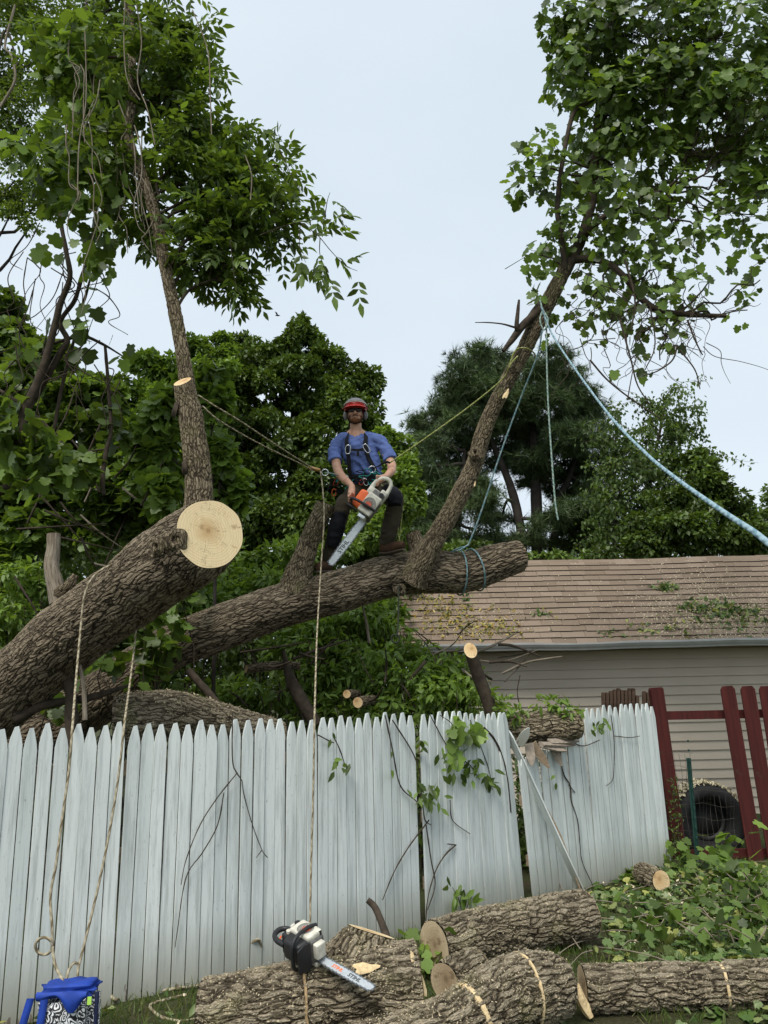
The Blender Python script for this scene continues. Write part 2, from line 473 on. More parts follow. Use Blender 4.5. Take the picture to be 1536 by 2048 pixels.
# ------------------------------------------------------------------ white stockade fence
def paint_mat():
    t = NT('weathered_white_paint')
    o = t.obj(); inf = t.n('ObjectInfo').outputs['Random']
    sh = t.n('CombineXYZ', {0: t.math('MULTIPLY', inf, 37.0), 1: t.math('MULTIPLY', inf, 11.0), 2: 0.0}).outputs[0]
    p = t.n('VectorMath', {0: o, 1: sh}, operation='ADD').outputs[0]
    streak = t.noise(t.map(p, (30.0, 30.0, 1.6)), 1.0, 5, 0.65)
    fine = t.noise(t.map(p, (150.0, 150.0, 9.0)), 1.0, 4, 0.7)
    col = t.ramp(inf, [(0.0, (0.58, 0.625, 0.605)), (0.5, (0.66, 0.70, 0.675)), (1.0, (0.73, 0.765, 0.735))])
    col = t.mix(t.n('MapRange', {'Value': streak, 'From Min': 0.47, 'From Max': 0.66, 'To Max': 0.65}).outputs[0], col, (0.33, 0.36, 0.34))
    spots = t.noise(t.map(p, (60.0, 60.0, 16.0)), 1.0, 4, 0.75)
    col = t.mix(t.n('MapRange', {'Value': spots, 'From Min': 0.655, 'From Max': 0.70, 'To Max': 0.75}).outputs[0], col, (0.20, 0.185, 0.16))
    z = t.n('SeparateXYZ', {0: o}).outputs[2]
    # splash dirt and peeled paint along the foot of each board
    foot = t.math('ADD', z, t.math('MULTIPLY', streak, 0.22))
    ff = t.n('MapRange', {'Value': foot, 'From Min': 0.52, 'From Max': 0.12}).outputs[0]
    col = t.mix(t.math('MULTIPLY', ff, 0.8), col, (0.27, 0.255, 0.19))
    pe = t.math('ADD', t.math('MULTIPLY', z, 2.2), t.noise(t.map(p, (26.0, 26.0, 7.0)), 1.0, 3, 0.6))
    pf = t.n('MapRange', {'Value': pe, 'From Min': 0.52, 'From Max': 0.48}).outputs[0]
    col = t.mix(t.math('MULTIPLY', pf, 0.9), col, (0.17, 0.13, 0.10))
    hr = t.n('MapRange', {'Value': fine, 'From Min': 0.60, 'From Max': 0.66, 'To Max': 0.5}).outputs[0]
    col = t.mix(hr, col, (0.36, 0.37, 0.34))
    t.set(col=col, rough=0.62, spec=0.3, normal=t.bump(t.math('ADD', fine, t.math('MULTIPLY', streak, 1.3)), 0.35, 0.004))
    return t.m
PAINT = paint_mat()
RAW = simple('raw_split_wood', (0.33, 0.245, 0.165), 0.85, var=0.3, vs_=40, spec=0.15, bump=0.4)
GREYWOOD = simple('grey_board_wood', (0.30, 0.25, 0.20), 0.9, var=0.3, vs_=30, spec=0.15, bump=0.4)

FL = np.array([P(x, y, Yv)[:2] for x, y, Yv in ((-330, 2110, 4.22), (0, 2035, 4.62), (465, 1955, 5.2), (838, 1868, 6.08), (1055, 1812, 6.85), (1345, 1745, 8.0))])
_seg = np.linalg.norm(np.diff(FL, axis=0), axis=1); FS = np.concatenate([[0], np.cumsum(_seg)])
_FD = spline(np.column_stack([FL, np.zeros(len(FL))]), 400)
_FS = np.concatenate([[0], np.cumsum(np.linalg.norm(np.diff(_FD, axis=0), axis=1))])
def fpt(s):
    return np.array([np.interp(s, _FS, _FD[:, 0]), np.interp(s, _FS, _FD[:, 1])])
def ftan(s):
    a, b = fpt(s - 0.05), fpt(s + 0.05)
    return nrmz(b - a)
def s_of_px(px, py=1700):
    best, bs = 1e9, 0
    for s in np.linspace(0, _FS[-1], 700):
        q = fpt(s); d = np.array([q[0], q[1], 0.6]) - CAM
        x = 768 + FPX * (d @ CR) / (d @ _f)
        if abs(x - px) < best: best, bs = abs(x - px), s
    return bs

PW = 0.0805
def picket_mesh(w, h, seed, broken=False):
    rs = np.random.RandomState(seed)
    tw = w * 0.14
    tip = 0.115 + rs.uniform(-0.012, 0.012)
    if broken:
        o = [(-w / 2, 0), (w / 2, 0), (w / 2, h - rs.uniform(0, .05)), (w * .22, h - rs.uniform(0.0, .07)), (0.0, h), (-w * .25, h - rs.uniform(0.01, .08)), (-w / 2, h - rs.uniform(0, .04))]
    else:
        o = [(-w / 2, 0), (w / 2, 0), (w / 2, h - tip), (w * 0.40, h - tip * 0.62), (tw, h), (-tw, h - rs.uniform(0, .006)), (-w * 0.40, h - tip * 0.62), (-w / 2, h - tip)]
    mb = MB(); o = np.array(o, float); n = len(o)
    d = 0.016
    ins = o.copy(); ins[:, 0] *= 0.96                           # eased front edge
    front = np.column_stack([ins[:, 0], np.full(n, -d / 2), ins[:, 1]])
    mid = np.column_stack([o[:, 0], np.full(n, -d / 2 + 0.003), o[:, 1]])
    back = np.column_stack([o[:, 0], np.full(n, d / 2), o[:, 1]])
    v = np.vstack([front, mid, back]); i = np.arange(n); j = (i + 1) % n
    mb.add(v, np.vstack([np.stack([i, j, j + n, i + n], 1), np.stack([i + n, j + n, j + 2 * n, i + 2 * n], 1)]))
    mb.add(v[:n], np.arange(n)[None, :]); mb.add(v[2 * n:], np.arange(n)[None, ::-1])
    return mb.mesh('picket', [PAINT], smooth=False)

PH = 1.545
PVAR = [picket_mesh(PW - 0.0058, PH + dh, k) for k, dh in enumerate((0.0, 0.012, -0.012, 0.02, -0.006, 0.006))]

def place(me, name, parent, loc, ex, ez, rnd=0.0):
    """ex: along the board's width, ez: up the board"""
    ez = nrmz(ez); ex = nrmz(np.asarray(ex) - ez * (np.dot(ex, ez))); ey = np.cross(ez, ex)
    o = bpy.data.objects.new(name, me)
    link(o, parent)
    o.matrix_basis = Matrix(((ex[0], ey[0], ez[0], loc[0]), (ex[1], ey[1], ez[1], loc[1]), (ex[2], ey[2], ez[2], loc[2]), (0, 0, 0, 1)))
    return o

def fence_panel(s0, s1, label, lean, tilt, skip=(), short={}):
    n = int(round((s1 - s0) / PW)); base = fpt(s0)
    root = thing('picket_fence', (base[0], base[1], 0), label, 'fence', 'white picket fence panels')
    for k in range(n):
        s = s0 + (k + 0.5) * (s1 - s0) / n; u = (k + 0.5) / n
        q = fpt(s); tg = ftan(s); nm = A(tg[1], -tg[0])            # nm points to the camera side
        z = -0.02 + 0.006 * math.sin(s * 2.3)
        tx = A(tg[0], tg[1], 0)
        up = A(0, 0, 1.0) + tx * (lean(u) + random.uniform(-.006, .006)) + A(nm[0], nm[1], 0) * (tilt(u) + random.uniform(-.003, .003))
        if k in skip: continue
        me = picket_mesh(PW - 0.006, short[k], 100 + k, True) if k in short else random.choice(PVAR)
        off = random.uniform(-.005, .005)
        o = place(me, 'picket', root, A(q[0] + nm[0] * off, q[1] + nm[1] * off, z), tx, up)
    for zr in ((0.32, 0.78, 1.27) if not short else (0.32, 0.80)):                                  # backing rails
        mb = MB(); pts = []
        for s in np.linspace(s0 + .02, s1 - .02, 14):
            q = fpt(s); tg = ftan(s); nm = A(tg[1], -tg[0]); u = (s - s0) / (s1 - s0)
            b = q - nm * 0.034 + nm * tilt(u) * zr + tg * lean(u) * zr
            pts.append(A(b[0], b[1], zr))
        pts = np.array(pts)
        t_, N_, B_ = frames(pts, (0, 0, 1))
        ring = np.stack([pts + N_ * a_ * .042 + B_ * b_ * .017 for a_, b_ in ((1, 1), (1, -1), (-1, -1), (-1, 1))], 1)
        mb.add(ring.reshape(-1, 3), quad_grid(len(pts), 4, True))
        mb.add(ring[0], [[0, 1, 2, 3]]); mb.add(ring[-1], [[3, 2, 1, 0]])
        mb.build('rail', RAW, root, smooth=False)
    return root

S0, SA, SB, SC = s_of_px(-330), s_of_px(836), s_of_px(849), s_of_px(1040)
SD, SE = s_of_px(1057), s_of_px(1330)
fence_panel(S0, SA, 'long straight white picket fence panel behind the blue bag and the saw log', lambda u: 0.0, lambda u: 0.0)
fence_panel(SB, SC, 'white picket fence panel leaning sideways left of the dark gap', lambda u: -0.115 * u ** 1.7 - 0.004, lambda u: 0.06 * u)
nD = int(round((SE - SD) / PW))
broken = {0: 1.18, 1: 1.22, 2: 1.2, 3: 1.24, 4: 1.24, 5: 1.28, 6: 1.32}
fence_panel(SD, SE, 'crushed white picket fence panel with snapped pickets under the resting log', lambda u: -0.17 * (1 - u) ** 1.6 - 0.005, lambda u: 0.10 * (1 - u) - 0.01, short=broken)

# ------------------------------------------------------------------ garage
GW, GE, GR = 11.45, 11.05, 12.52           # wall, eave and ridge distance
ZE = P(1100, 1290, GE)[2] + 0.01           # eave height
ZR = P(1300, 1119, GR)[2]
gl, gr_ = P(846, 1300, GW)[0], 9.5
gar = thing('garage', (gl, GW, 0), 'low beige garage with brown shingle roof behind the fence', 'garage')
def siding_mat():
    t = NT('vinyl_siding'); o = t.obj()
    n1 = t.noise(t.map(o, (1.0, 1.0, 3.0)), 1.2, 4, 0.5); n2 = t.noise(t.map(o, (2.0, 1.0, 40.0)), 3.0, 4, 0.6)
    c = t.ramp(n1, [(0.3, (0.46, 0.39, 0.30)), (0.7, (0.54, 0.465, 0.37))])
    c = t.mix(t.n('MapRange', {'Value': n2, 'From Min': 0.55, 'From Max': 0.8, 'To Max': 0.25}).outputs[0], c, (0.26, 0.23, 0.19))
    t.set(col=c, rough=0.5, spec=0.3, normal=t.bump(n2, 0.08, 0.003))
    return t.m
SIDING = siding_mat()
lap = 0.128
mb = MB()
prism(mb, [(gl + .02, -.1), (gr_, -.1), (gr_, ZE - .06), (gl + .02, ZE - .06)], GW + .03, GR * 2 - GW)
mb.build('wall', SIDING, gar, smooth=False)
bm_ = MB()
o_ = [(0, 0), (gr_ - gl, 0), (gr_ - gl, lap), (0, lap)]
v = A([0, -.012, 0], [gr_ - gl, -.012, 0], [gr_ - gl, .012, lap + .012], [0, .012, lap + .012], [0, .02, 0], [gr_ - gl, .02, 0], [gr_ - gl, .026, lap + .012], [0, .026, lap + .012],
      [0, -.012, .008], [gr_ - gl, -.012, .008])
bm_.add(v, [[0, 1, 9, 8], [8, 9, 2, 3], [4, 7, 6, 5], [0, 4, 5, 1], [3, 2, 6, 7]])
bm_.add(v, [[0, 8, 3], [1, 2, 9]]); bm_.add(v, [[0, 3, 7, 4], [1, 5, 6, 2]])
sid = bm_.mesh('siding_board', [SIDING], smooth=False)
z = -0.05
while z < ZE - .2:
    o = bpy.data.objects.new('siding_board', sid); link(o, gar)
    o.location = (gl, GW + random.uniform(-.002, .002), z); o.rotation_euler = (0, random.uniform(-.0006, .0006), 0)
    z += lap
# J-channel corner post, soffit, fascia, gutter
mb = MB(); box(mb, (gl - .02, GW - .005, ZE / 2 - .1), .07, .07, ZE); mb.build('corner_trim', SIDING, gar, smooth=False)
mb = MB(); box(mb, ((gl + gr_) / 2, (GE + GW) / 2 + .05, ZE - .055), gr_ - gl + .4, GW - GE + .06, .015); mb.build('soffit', SIDING, gar, smooth=False)
GUT = simple('gutter_metal', (0.40, 0.40, 0.38), 0.45, 0.25, var=0.16, vs_=3.0)
rl = P(752, 1290, GE)[0]
rw = gr_ - rl
prof = [(0, 0), (-.075, 0), (-.082, .02), (-.10, .045), (-.115, .075), (-.115, .095), (-.107, .095), (-.107, .078), (-.09, .05), (-.072, .012), (-.006, .012), (-.006, .11), (0, .11)]
mb = MB()
n = len(prof); nseg_ = 60
gxs = np.linspace(gl - .25, gr_, nseg_)
wav = 0.006 * np.sin(gxs * 1.7) + 0.004 * np.sin(gxs * 4.1)
ring = np.array([[(x, GE - .015 + p_[0], ZE - .085 + p_[1] + w_) for p_ in prof] for x, w_ in zip(gxs, wav)])
mb.add(ring.reshape(-1, 3), quad_grid(nseg_, n, True)); mb.add(ring[0], np.arange(n)[None, :])
mb.build('gutter', GUT, gar, smooth=False)
# roof deck and shingles
slope = nrmz(A(0, GR - GE, ZR - ZE)); rn = A(0, -slope[2], slope[1]); SL = math.hypot(GR - GE, ZR - ZE)
def roofp(x, s, h=0.0):
    sag = 0.010 * math.sin(x * 1.1 + 0.5) * (s / SL) + 0.004 * math.sin(x * 2.7) * (s / SL)
    return A(x, GE, ZE) + slope * s + rn * (h) + A(0, 0, sag)
mb = MB()
rxs = np.linspace(rl, gr_, 60)
top = np.array([[roofp(x, -.03), roofp(x, SL)] + [A(x, 2 * GR - GE, ZE)] + [A(x, 2 * GR - GE, ZE - .05), A(x, GE - .01, ZE - .06)] for x in rxs])
mb.add(top.reshape(-1, 3), quad_grid(60, 5, True)); mb.add(top[0], np.arange(5)[None, :])
DECK = simple('roof_felt', (0.10, 0.085, 0.075), 0.95, var=0.3, vs_=20)
roof = mb.build('roof', DECK, gar, smooth=False)
def shingle_mat():
    t = NT('asphalt_shingle'); o = t.obj(); inf = t.n('ObjectInfo').outputs['Random']; at = t.attr('rnd').outputs['Fac']
    rr = t.math('FRACT', t.math('ADD', inf, at))
    gr = t.noise(o, 260.0, 2, 0.8); pat = t.noise(o, 1.1, 4, 0.55)
    c = t.ramp(rr, [(0.0, (0.16, 0.118, 0.084)), (0.35, (0.185, 0.138, 0.10)), (0.7, (0.205, 0.153, 0.112)), (1.0, (0.245, 0.187, 0.14))])
    c = t.mix(t.n('MapRange', {'Value': gr, 'From Min': 0.35, 'From Max': 0.7, 'To Max': 0.35}).outputs[0], c, (0.31, 0.25, 0.19))
    t.set(col=c, rough=0.92, spec=0.12, normal=t.bump(gr, 0.4, 0.004))
    return t.m
SHG = shingle_mat()
def shingle_geo(w, l, th=.026):
    v = A([0, 0, th], [w, 0, th], [w, l, .004], [0, l, .004], [0, 0, 0], [w, 0, 0])
    return v, [[0, 1, 2, 3]], [[0, 3, 4], [1, 5, 2]]
EDGE = simple('asphalt_edge_and_shade', (0.045, 0.038, 0.033), 0.95, var=0.3, vs_=60)  # dark asphalt butts; the tone also paints in the course shadow lines
BUTT = np.array([[4, 5, 1, 0]])
EX = 0.138
ncourse = int(SL / EX) + 1
SW = [0.2, 0.25, 0.305, 0.34]
smesh = {}
for w in SW:
    b = MB(); v, q4, q3 = shingle_geo(w - .004, EX + .05); b.add(v, q4); b.add(v, q3); b.add(v, BUTT, None, 1); smesh[w] = b.mesh('shingle', [SHG, EDGE], smooth=False)
rest = MB(); cells = []
for ci in range(ncourse):
    s = -0.03 + ci * EX
    x = rl - .02 + random.uniform(-.2, 0)
    while x < gr_:
        w = random.choice(SW)
        cells.append((x, s, w, ci)); x += w
view = [c for c in cells if -0.1 < c[0] < 6.6]
pick = sorted(view, key=lambda c: (c[3] // 1, c[0]))
pick_set = set()
vis = [c for c in view if not (c[0] < 1.0 and c[3] < 6)]
for c in sorted(vis, key=lambda c: c[3])[:300]: pick_set.add(c)
for c in cells:
    x, s, w, ci = c
    js = random.uniform(-.006, .006); p0, p1, p2 = roofp(x, s + js, .003), roofp(x + w, s + js + random.uniform(-.003, .003), .003), roofp(x, s + EX, .003)
    ex = nrmz(p1 - p0); ez_ = nrmz(np.cross(ex, p2 - p0)); ey = np.cross(ez_, ex)
    dz = random.uniform(0, .004)
    if c in pick_set:
        o = bpy.data.objects.new('shingle', smesh[w]); link(o, roof)
        q = p0 + ez_ * dz
        o.matrix_basis = Matrix(((ex[0], ey[0], ez_[0], q[0]), (ex[1], ey[1], ez_[1], q[1]), (ex[2], ey[2], ez_[2], q[2]), (0, 0, 0, 1)))
    else:
        v, q4, q3 = shingle_geo(w - .004, EX + .05); v = p0 + ez_ * dz + v[:, :1] * ex + v[:, 1:2] * ey + v[:, 2:] * ez_
        rr = np.full(6, random.random())
        rest.add(v, q4, None, 0, rr); rest.add(v, q3, None, 0, rr); rest.add(v, BUTT, None, 1, rr)
# ridge caps
for x in np.arange(rl, gr_, .3):
    a0, a1 = roofp(x, SL, .016), roofp(min(x + .32, gr_), SL, .022)
    for p_, d_ in (): pass
    rest.add([a0 + slope * -.13, a1 + slope * -.13, a1, a0], [[0, 1, 2, 3]], None, 0, np.full(4, random.random()))
    bk = A(0, slope[1], -slope[2])
    rest.add([a0, a1, a1 + bk * .13, a0 + bk * .13], [[0, 1, 2, 3]], None, 0, np.full(4, random.random()))
rest.build('shingles', [SHG, EDGE], roof, smooth=False, kind='stuff')
# ------------------------------------------------------------------ logs, trunks and stubs
def log_parts(root, pts, rad, mat=None, nseg=96, ring_mm=0.011, name='trunk', face0=None, face1=None, bump=0.06, bumpf=5.0, seed=0,
              end_plane=None, start_plane=None, inset=0.985, rim=True):
    """bark tube plus its cut faces, as children of root"""
    pts = np.asarray(pts, float)
    ln = np.linalg.norm(np.diff(pts, axis=0), axis=1).sum()
    v, f, b, g = tube(pts, rad, nseg, nring=int(np.clip(ln / ring_mm, 8, 420)), bump=bump, bumpf=bumpf, seed=seed, end_plane=end_plane, start_plane=start_plane)
    mb = MB().add(v, f, b)
    o = mb.build(name, mat or BARK, root)
    for face, idx, sgn in ((face0, 0, -1), (face1, -1, 1)):
        if face is None: continue
        ring = g[idx]
        dv, f4, f3, co, nn = disc_from_ring(ring, 10, inset=inset)
        out = nrmz(g[idx].mean(0) - g[idx + (6 if idx == 0 else -6)].mean(0))
        if nn @ out < 0: nn = -nn
        dv = dv + nn * 0.004
        fb = MB().add(dv, f4, co); fb.add(dv, f3, co)
        fb.build('cut_face', face, root, smooth=False)
    return o, g

def simple_log(name, label, cat, pts, rad, mat=None, face0=None, face1=None, group=None, **kw):
    pts = np.asarray(pts, float)
    root = thing(name, pts[0] - A(0, 0, np.broadcast_to(rad, (len(pts),))[0]), label, cat, group)
    o, g = log_parts(root, pts, rad, mat, face0=face0, face1=face1, name='bark', **kw)
    return root, g

def kerf(root, g, i, w=0.010, mat=None, a0=0, a1=None, name='saw_cut'):
    """pale saw cut: a thin band of bare wood round ring i of tube g"""
    k = g.shape[1]; a1 = k if a1 is None else a1
    js = np.arange(a0, a1) % k
    ax = nrmz(g[min(i + 2, len(g) - 1)].mean(0) - g[max(i - 2, 0)].mean(0))
    c = g[i].mean(0); ring = c + (g[i][js] - c) * 1.035
    wob = 0.006 * vnoise(ring, 14, 4, 2)[:, None] * ax
    inn = c + (g[i][js] - c) * 0.93
    rows = np.stack([inn - ax * w + wob, ring - ax * w * (0.7 + .3 * RNG.random((len(js), 1))) + wob, ring + ax * w * (0.7 + .3 * RNG.random((len(js), 1))) + wob, inn + ax * w + wob], 0)
    mb = MB().add(rows.reshape(-1, 3), quad_grid(4, len(js), False), rows.reshape(-1, 3))
    return mb.build(name, mat or FRESH, root, smooth=False)
FRESH = simple('fresh_wood', (0.66, 0.50, 0.28), 0.85, var=0.25, vs_=60, spec=0.15, bump=0.5)
def dust(root, g, n, seed, up=.25, size=(.003, .010), mat=None):
    rng = np.random.default_rng(seed); k = g.shape[1]; i, j = rng.integers(1, len(g) - 1, n * 4), rng.integers(0, k, n * 4)
    p = g[i, j]; c_ = g.mean(1)[i]; nr = nrmz(p - c_); w = (nr[:, 2] - up) * .8 + .5 * vnoise(p, 9, seed, 2); keep = np.where(w > rng.random(len(w)) * .7)[0][:n]
    p, nr = p[keep] + nr[keep] * .014, nr[keep]
    t = (A([0, -.3, 0], [1, -.25, .08], [1, .25, 0], [0, .3, .05]), np.array([[0, 1, 2, 3]])); ax = rng.normal(size=(len(p), 3)); nn = nrmz(nr + rng.normal(size=(len(p), 3)) * .35); ax = nrmz(ax - nn * (ax * nn).sum(1, keepdims=True)); sd = np.cross(nn, ax); s = rng.uniform(*size, len(p))[:, None, None]
    v = p[:, None] + s * (t[0][None, :, :1] * ax[:, None] + t[0][None, :, 1:2] * sd[:, None] + t[0][None, :, 2:] * nn[:, None]); f = t[1][None] + (np.arange(len(p)) * 4)[:, None, None]
    MB().add(v.reshape(-1, 3), f.reshape(-1, 4)).build('sawdust', mat or DUST, root, smooth=False, kind='stuff')
DUST = simple('sawdust_flakes', (0.46, 0.38, 0.25), 0.9, var=0.35, vs_=40, spec=0.1)
FRESHDARK = simple('sawn_groove_wood', (0.36, 0.25, 0.13), 0.9, var=0.35, vs_=60, spec=0.1, bump=0.5)

# --- leaning tree with the big round cut
T1 = thing('leaning_tree', P(-260, 1680, 7.3) * A(1, 1, 0), 'thick leaning ash trunk with a big round pale cut and a leafy upright limb', 'tree')
t1 = A(P(-300, 1700, 7.5), P(-180, 1570, 7.15), P(-70, 1460, 6.85), P(45, 1355, 6.5), P(157, 1256, 6.15), P(253, 1188, 5.9), P(350, 1118, 5.62), P(393, 1087, 5.5), P(420, 1066, 5.42))
r1 = A(.44, .36, .315, .287, .277, .275, .285, .276, .248)
cut_c = t1[-1]
axis = nrmz(t1[-1] - t1[-2])
tocam = nrmz(CAM - cut_c)
cutn = nrmz(axis * 0.62 + tocam * 0.62 + A(0.05, 0, 0.02))
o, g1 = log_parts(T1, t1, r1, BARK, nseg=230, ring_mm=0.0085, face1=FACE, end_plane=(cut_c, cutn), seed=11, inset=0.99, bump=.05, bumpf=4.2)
# pinched knot hollow at the left of the cut and a small round knot
def knot(root, c, n, r, hole=True, mat=None):
    n = nrmz(n); u = nrmz(np.cross(n, A(0.3, 0.2, 1))); w = np.cross(n, u); k = 26
    th = np.linspace(0, 2 * np.pi, k, endpoint=False)
    prof = [(1.75, -.35), (1.35, .08), (1.05, .34), (.78, .38), (.55, .18), (.38, -.15), (.3, -.5)]
    rows = []
    for q, h in prof:
        wob = 1 + .10 * np.sin(3 * th + q * 4) + .06 * np.sin(5 * th + 1)
        rows.append(c + (u[None] * np.cos(th)[:, None] + w[None] * np.sin(th)[:, None]) * (q * r * wob)[:, None] + n * h * r)
    rows = np.array(rows)
    mb = MB().add(rows.reshape(-1, 3), quad_grid(len(prof), k, True), rows.reshape(-1, 3) * 1.0)
    mb.add(rows[-1], np.arange(k)[None, :])
    return mb.build('knot', mat or BARK_MED, root)
def surf(g, px, py):
    """point and outward normal of tube g where the sight line through a pixel first meets it"""
    v = g.reshape(-1, 3) - CAM; w = v @ _f; x = 768 + FPX * (v @ CR) / w; y = 1024 - FPX * (v @ CU) / w
    c_ = np.repeat(g.mean(1), g.shape[1], 0); n = nrmz(g.reshape(-1, 3) - c_); fr = (n * nrmz(-v)).sum(1) > .05
    i = np.argmin((x - px) ** 2 + (y - py) ** 2 + np.where(fr, 0, 1e9)); return g.reshape(-1, 3)[i], n[i]
q, n_ = surf(g1, 316, 1094); knot(T1, q + n_ * .012, n_ + A(-.2, -.3, 0), .040)
q, n_ = surf(g1, 352, 1080); knot(T1, q + n_ * .004, nrmz(n_ * .6 + cutn), .052)
q, n_ = surf(g1, 230, 1240); knot(T1, q + n_ * .004, n_, .03)
# upright limb with its sawn stub and the leafy stem behind it
l1 = A(P(392, 1075, 5.62), P(396, 1020, 5.66), P(397, 960, 5.7), P(389, 890, 5.73), P(381, 830, 5.74), P(371, 790, 5.73), P(365, 764, 5.72))
o, gl1 = log_parts(T1, l1, M(A(37, 28, 26, 25, 25.5, 21, 18.5), 5.7), BARK_MED, nseg=110, ring_mm=0.008, name='limb', face1=FACE,
                   end_plane=(l1[-1], A(-0.25, -0.64, 0.72)), seed=3, bump=.06, bumpf=9)
st = A(P(386, 850, 5.80), P(377, 790, 5.84), P(368, 725, 5.86), P(353, 640, 5.87), P(332, 540, 5.88), P(313, 445, 5.9), P(287, 355, 5.9), P(257, 272, 5.9), P(266, 185, 5.9), P(262, 80, 5.95), P(255, -60, 6.0), P(250, -260, 6.1))
log_parts(T1, st, M(A(17, 15.5, 14, 13.5, 12.3, 11.5, 10.5, 10, 9, 8, 7, 5), 5.9), BARK_MED, nseg=64, ring_mm=.012, name='stem', seed=5, bump=.05, bumpf=8)
knot(T1, P(350, 818, 5.72), A(-1, -.4, .2), .045, mat=BARK_TWIG)
knot(T1, P(368, 935, 5.66), A(-1, -.35, -.1), .040, mat=BARK_TWIG)
# weathered hollow stub on the trunk's back
sb = A(P(118, 1205, 6.35), P(109, 1165, 6.35), P(103, 1130, 6.36), P(107, 1095, 6.36), P(108, 1068, 6.36))
log_parts(T1, sb, M(A(17, 15.5, 14.5, 13, 13), 6.3), BARK_PALE, nseg=30, ring_mm=.02, name='dead_stub', face1=FACE_OLD, seed=8, bump=.1, bumpf=12)
sb = A(P(112, 1190, 6.33), P(128, 1180, 6.3), P(143, 1165, 6.28), P(152, 1150, 6.28))
log_parts(T1, sb, M(A(11, 12, 10, 6), 6.3), BARK_MED, nseg=20, ring_mm=.02, name='broken_stub', face1=FACE_OLD, seed=9, bump=.2, bumpf=14)

# --- the lower tree the climber stands on
T2 = thing('fallen_tree', P(60, 1500, 7.9) * A(1, 1, 0), 'low leaning ash trunk carrying the climber, its long limb rising to a vine crown', 'tree')
t2 = A(P(-60, 1560, 8.0), P(60, 1480, 7.85), P(170, 1415, 7.7), P(250, 1357, 7.6), P(330, 1303, 7.5), P(425, 1262, 7.45), P(540, 1219, 7.45), P(660, 1187, 7.5), P(780, 1152, 7.6), P(860, 1143, 7.66), P(930, 1143, 7.7), P(990, 1126, 7.75), P(1036, 1113, 7.8))
r2 = M(A(68, 60, 52, 46, 42, 41.5, 41, 40.5, 42, 42, 40, 36.5, 32), 7.55)
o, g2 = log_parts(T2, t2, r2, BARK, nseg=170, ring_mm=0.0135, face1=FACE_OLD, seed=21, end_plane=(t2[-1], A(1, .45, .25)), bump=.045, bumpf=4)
# sawn stub left of the climber
s2 = A(P(588, 1185, 7.42), P(600, 1140, 7.38), P(614, 1095, 7.36), P(632, 1050, 7.36), P(651, 1008, 7.36))
log_parts(T2, s2, M(A(34, 25, 20, 19, 18.5), 7.4), BARK_MED, nseg=80, ring_mm=.009, name='sawn_stub', face1=FACE, seed=31, end_plane=(s2[-1], A(.35, -.13, .93)), bump=.07, bumpf=9)
l2 = A(P(822, 1160, 7.55), P(845, 1122, 7.47), P(866, 1085, 7.43), P(890, 1045, 7.42), P(922, 985, 7.4), P(948, 930, 7.4), P(965, 870, 7.38), P(986, 818, 7.36), P(1012, 768, 7.33), P(1042, 712, 7.3), P(1075, 645, 7.28), P(1105, 588, 7.26), P(1133, 532, 7.25))
r2l = M(A(36, 25, 20.5, 18.8, 18, 16.3, 15.5, 15, 15, 15.5, 16, 15.5, 14), 7.4)
log_parts(T2, l2, r2l, BARK_MED, nseg=110, ring_mm=.01, name='limb', seed=41, bump=.06, bumpf=8)
def limb(root, pts, rads, name='branch', mat=None, nseg=14, seed=0, face=None, ring=.03):
    return log_parts(root, A(*pts), rads, mat or BARK_TWIG, nseg=nseg, ring_mm=ring, name=name, face1=face, seed=seed, bump=.12, bumpf=14)
limb(T2, [P(1120, 560, 7.26), P(1150, 505, 7.25), P(1170, 455, 7.24), P(1186, 385, 7.22), P(1190, 310, 7.2), P(1200, 200, 7.2), P(1222, 60, 7.2), P(1245, -120, 7.2)], M(A(14.5, 12.5, 11.5, 10.5, 9.5, 8.5, 7.5, 6), 7.3), seed=1, nseg=24)
limb(T2, [P(1140, 520, 7.24), P(1195, 520, 7.15), P(1240, 545, 7.08), P(1300, 612, 7.0), P(1360, 628, 6.95), P(1452, 632, 6.9)], M(A(9, 8, 7, 7, 6, 4.5), 7), seed=2, nseg=14)
limb(T2, [P(1130, 540, 7.2), P(1122, 470, 7.15), P(1115, 420, 7.1), P(1121, 350, 7.05), P(1135, 270, 7.0), P(1150, 222, 6.98), P(1180, 203, 6.95), P(1225, 172, 6.93), P(1262, 152, 6.9), P(1292, 112, 6.9)], M(A(7, 6.5, 6, 5.5, 5, 5, 4.5, 4.5, 4, 2.5), 7), seed=3, nseg=12)
limb(T2, [P(1085, 610, 7.24), P(1062, 635, 7.2), P(1042, 655, 7.15), P(1024, 680, 7.12), P(1006, 702, 7.1)], M(A(11, 9, 8, 7, 4), 7.2), seed=4)
limb(T2, [P(1050, 650, 7.18), P(1034, 660, 7.1), P(1036, 620, 7.1), P(1038, 600, 7.1)], M(A(6, 5, 4, 2.5), 7.2), seed=5, nseg=8)
limb(T2, [P(1030, 655, 7.12), P(1005, 648, 7.1), P(975, 645, 7.1), P(950, 645, 7.1)], M(A(3, 2, 1.6, 1), 7.2), seed=6, nseg=6)
limb(T2, [P(1160, 480, 7.2), P(1200, 440, 7.1), P(1260, 400, 7.0), P(1330, 380, 6.9)], M(A(10, 7, 5, 3), 7.1), seed=7, nseg=8)
knot(T2, P(950, 905, 7.27), A(-.3, -1, .2), .04)
knot(T2, P(800, 1180, 7.40), A(0, -1, -.2), .035)
# sawn stump just behind the climber's boot
limb(T2, [P(838, 1105, 7.72), P(832, 1085, 7.74), P(824, 1066, 7.74)], M(A(20, 17, 15), 7.6), name='short_stub', mat=BARK_MED, nseg=40, face=FACE, seed=12, ring=.012)
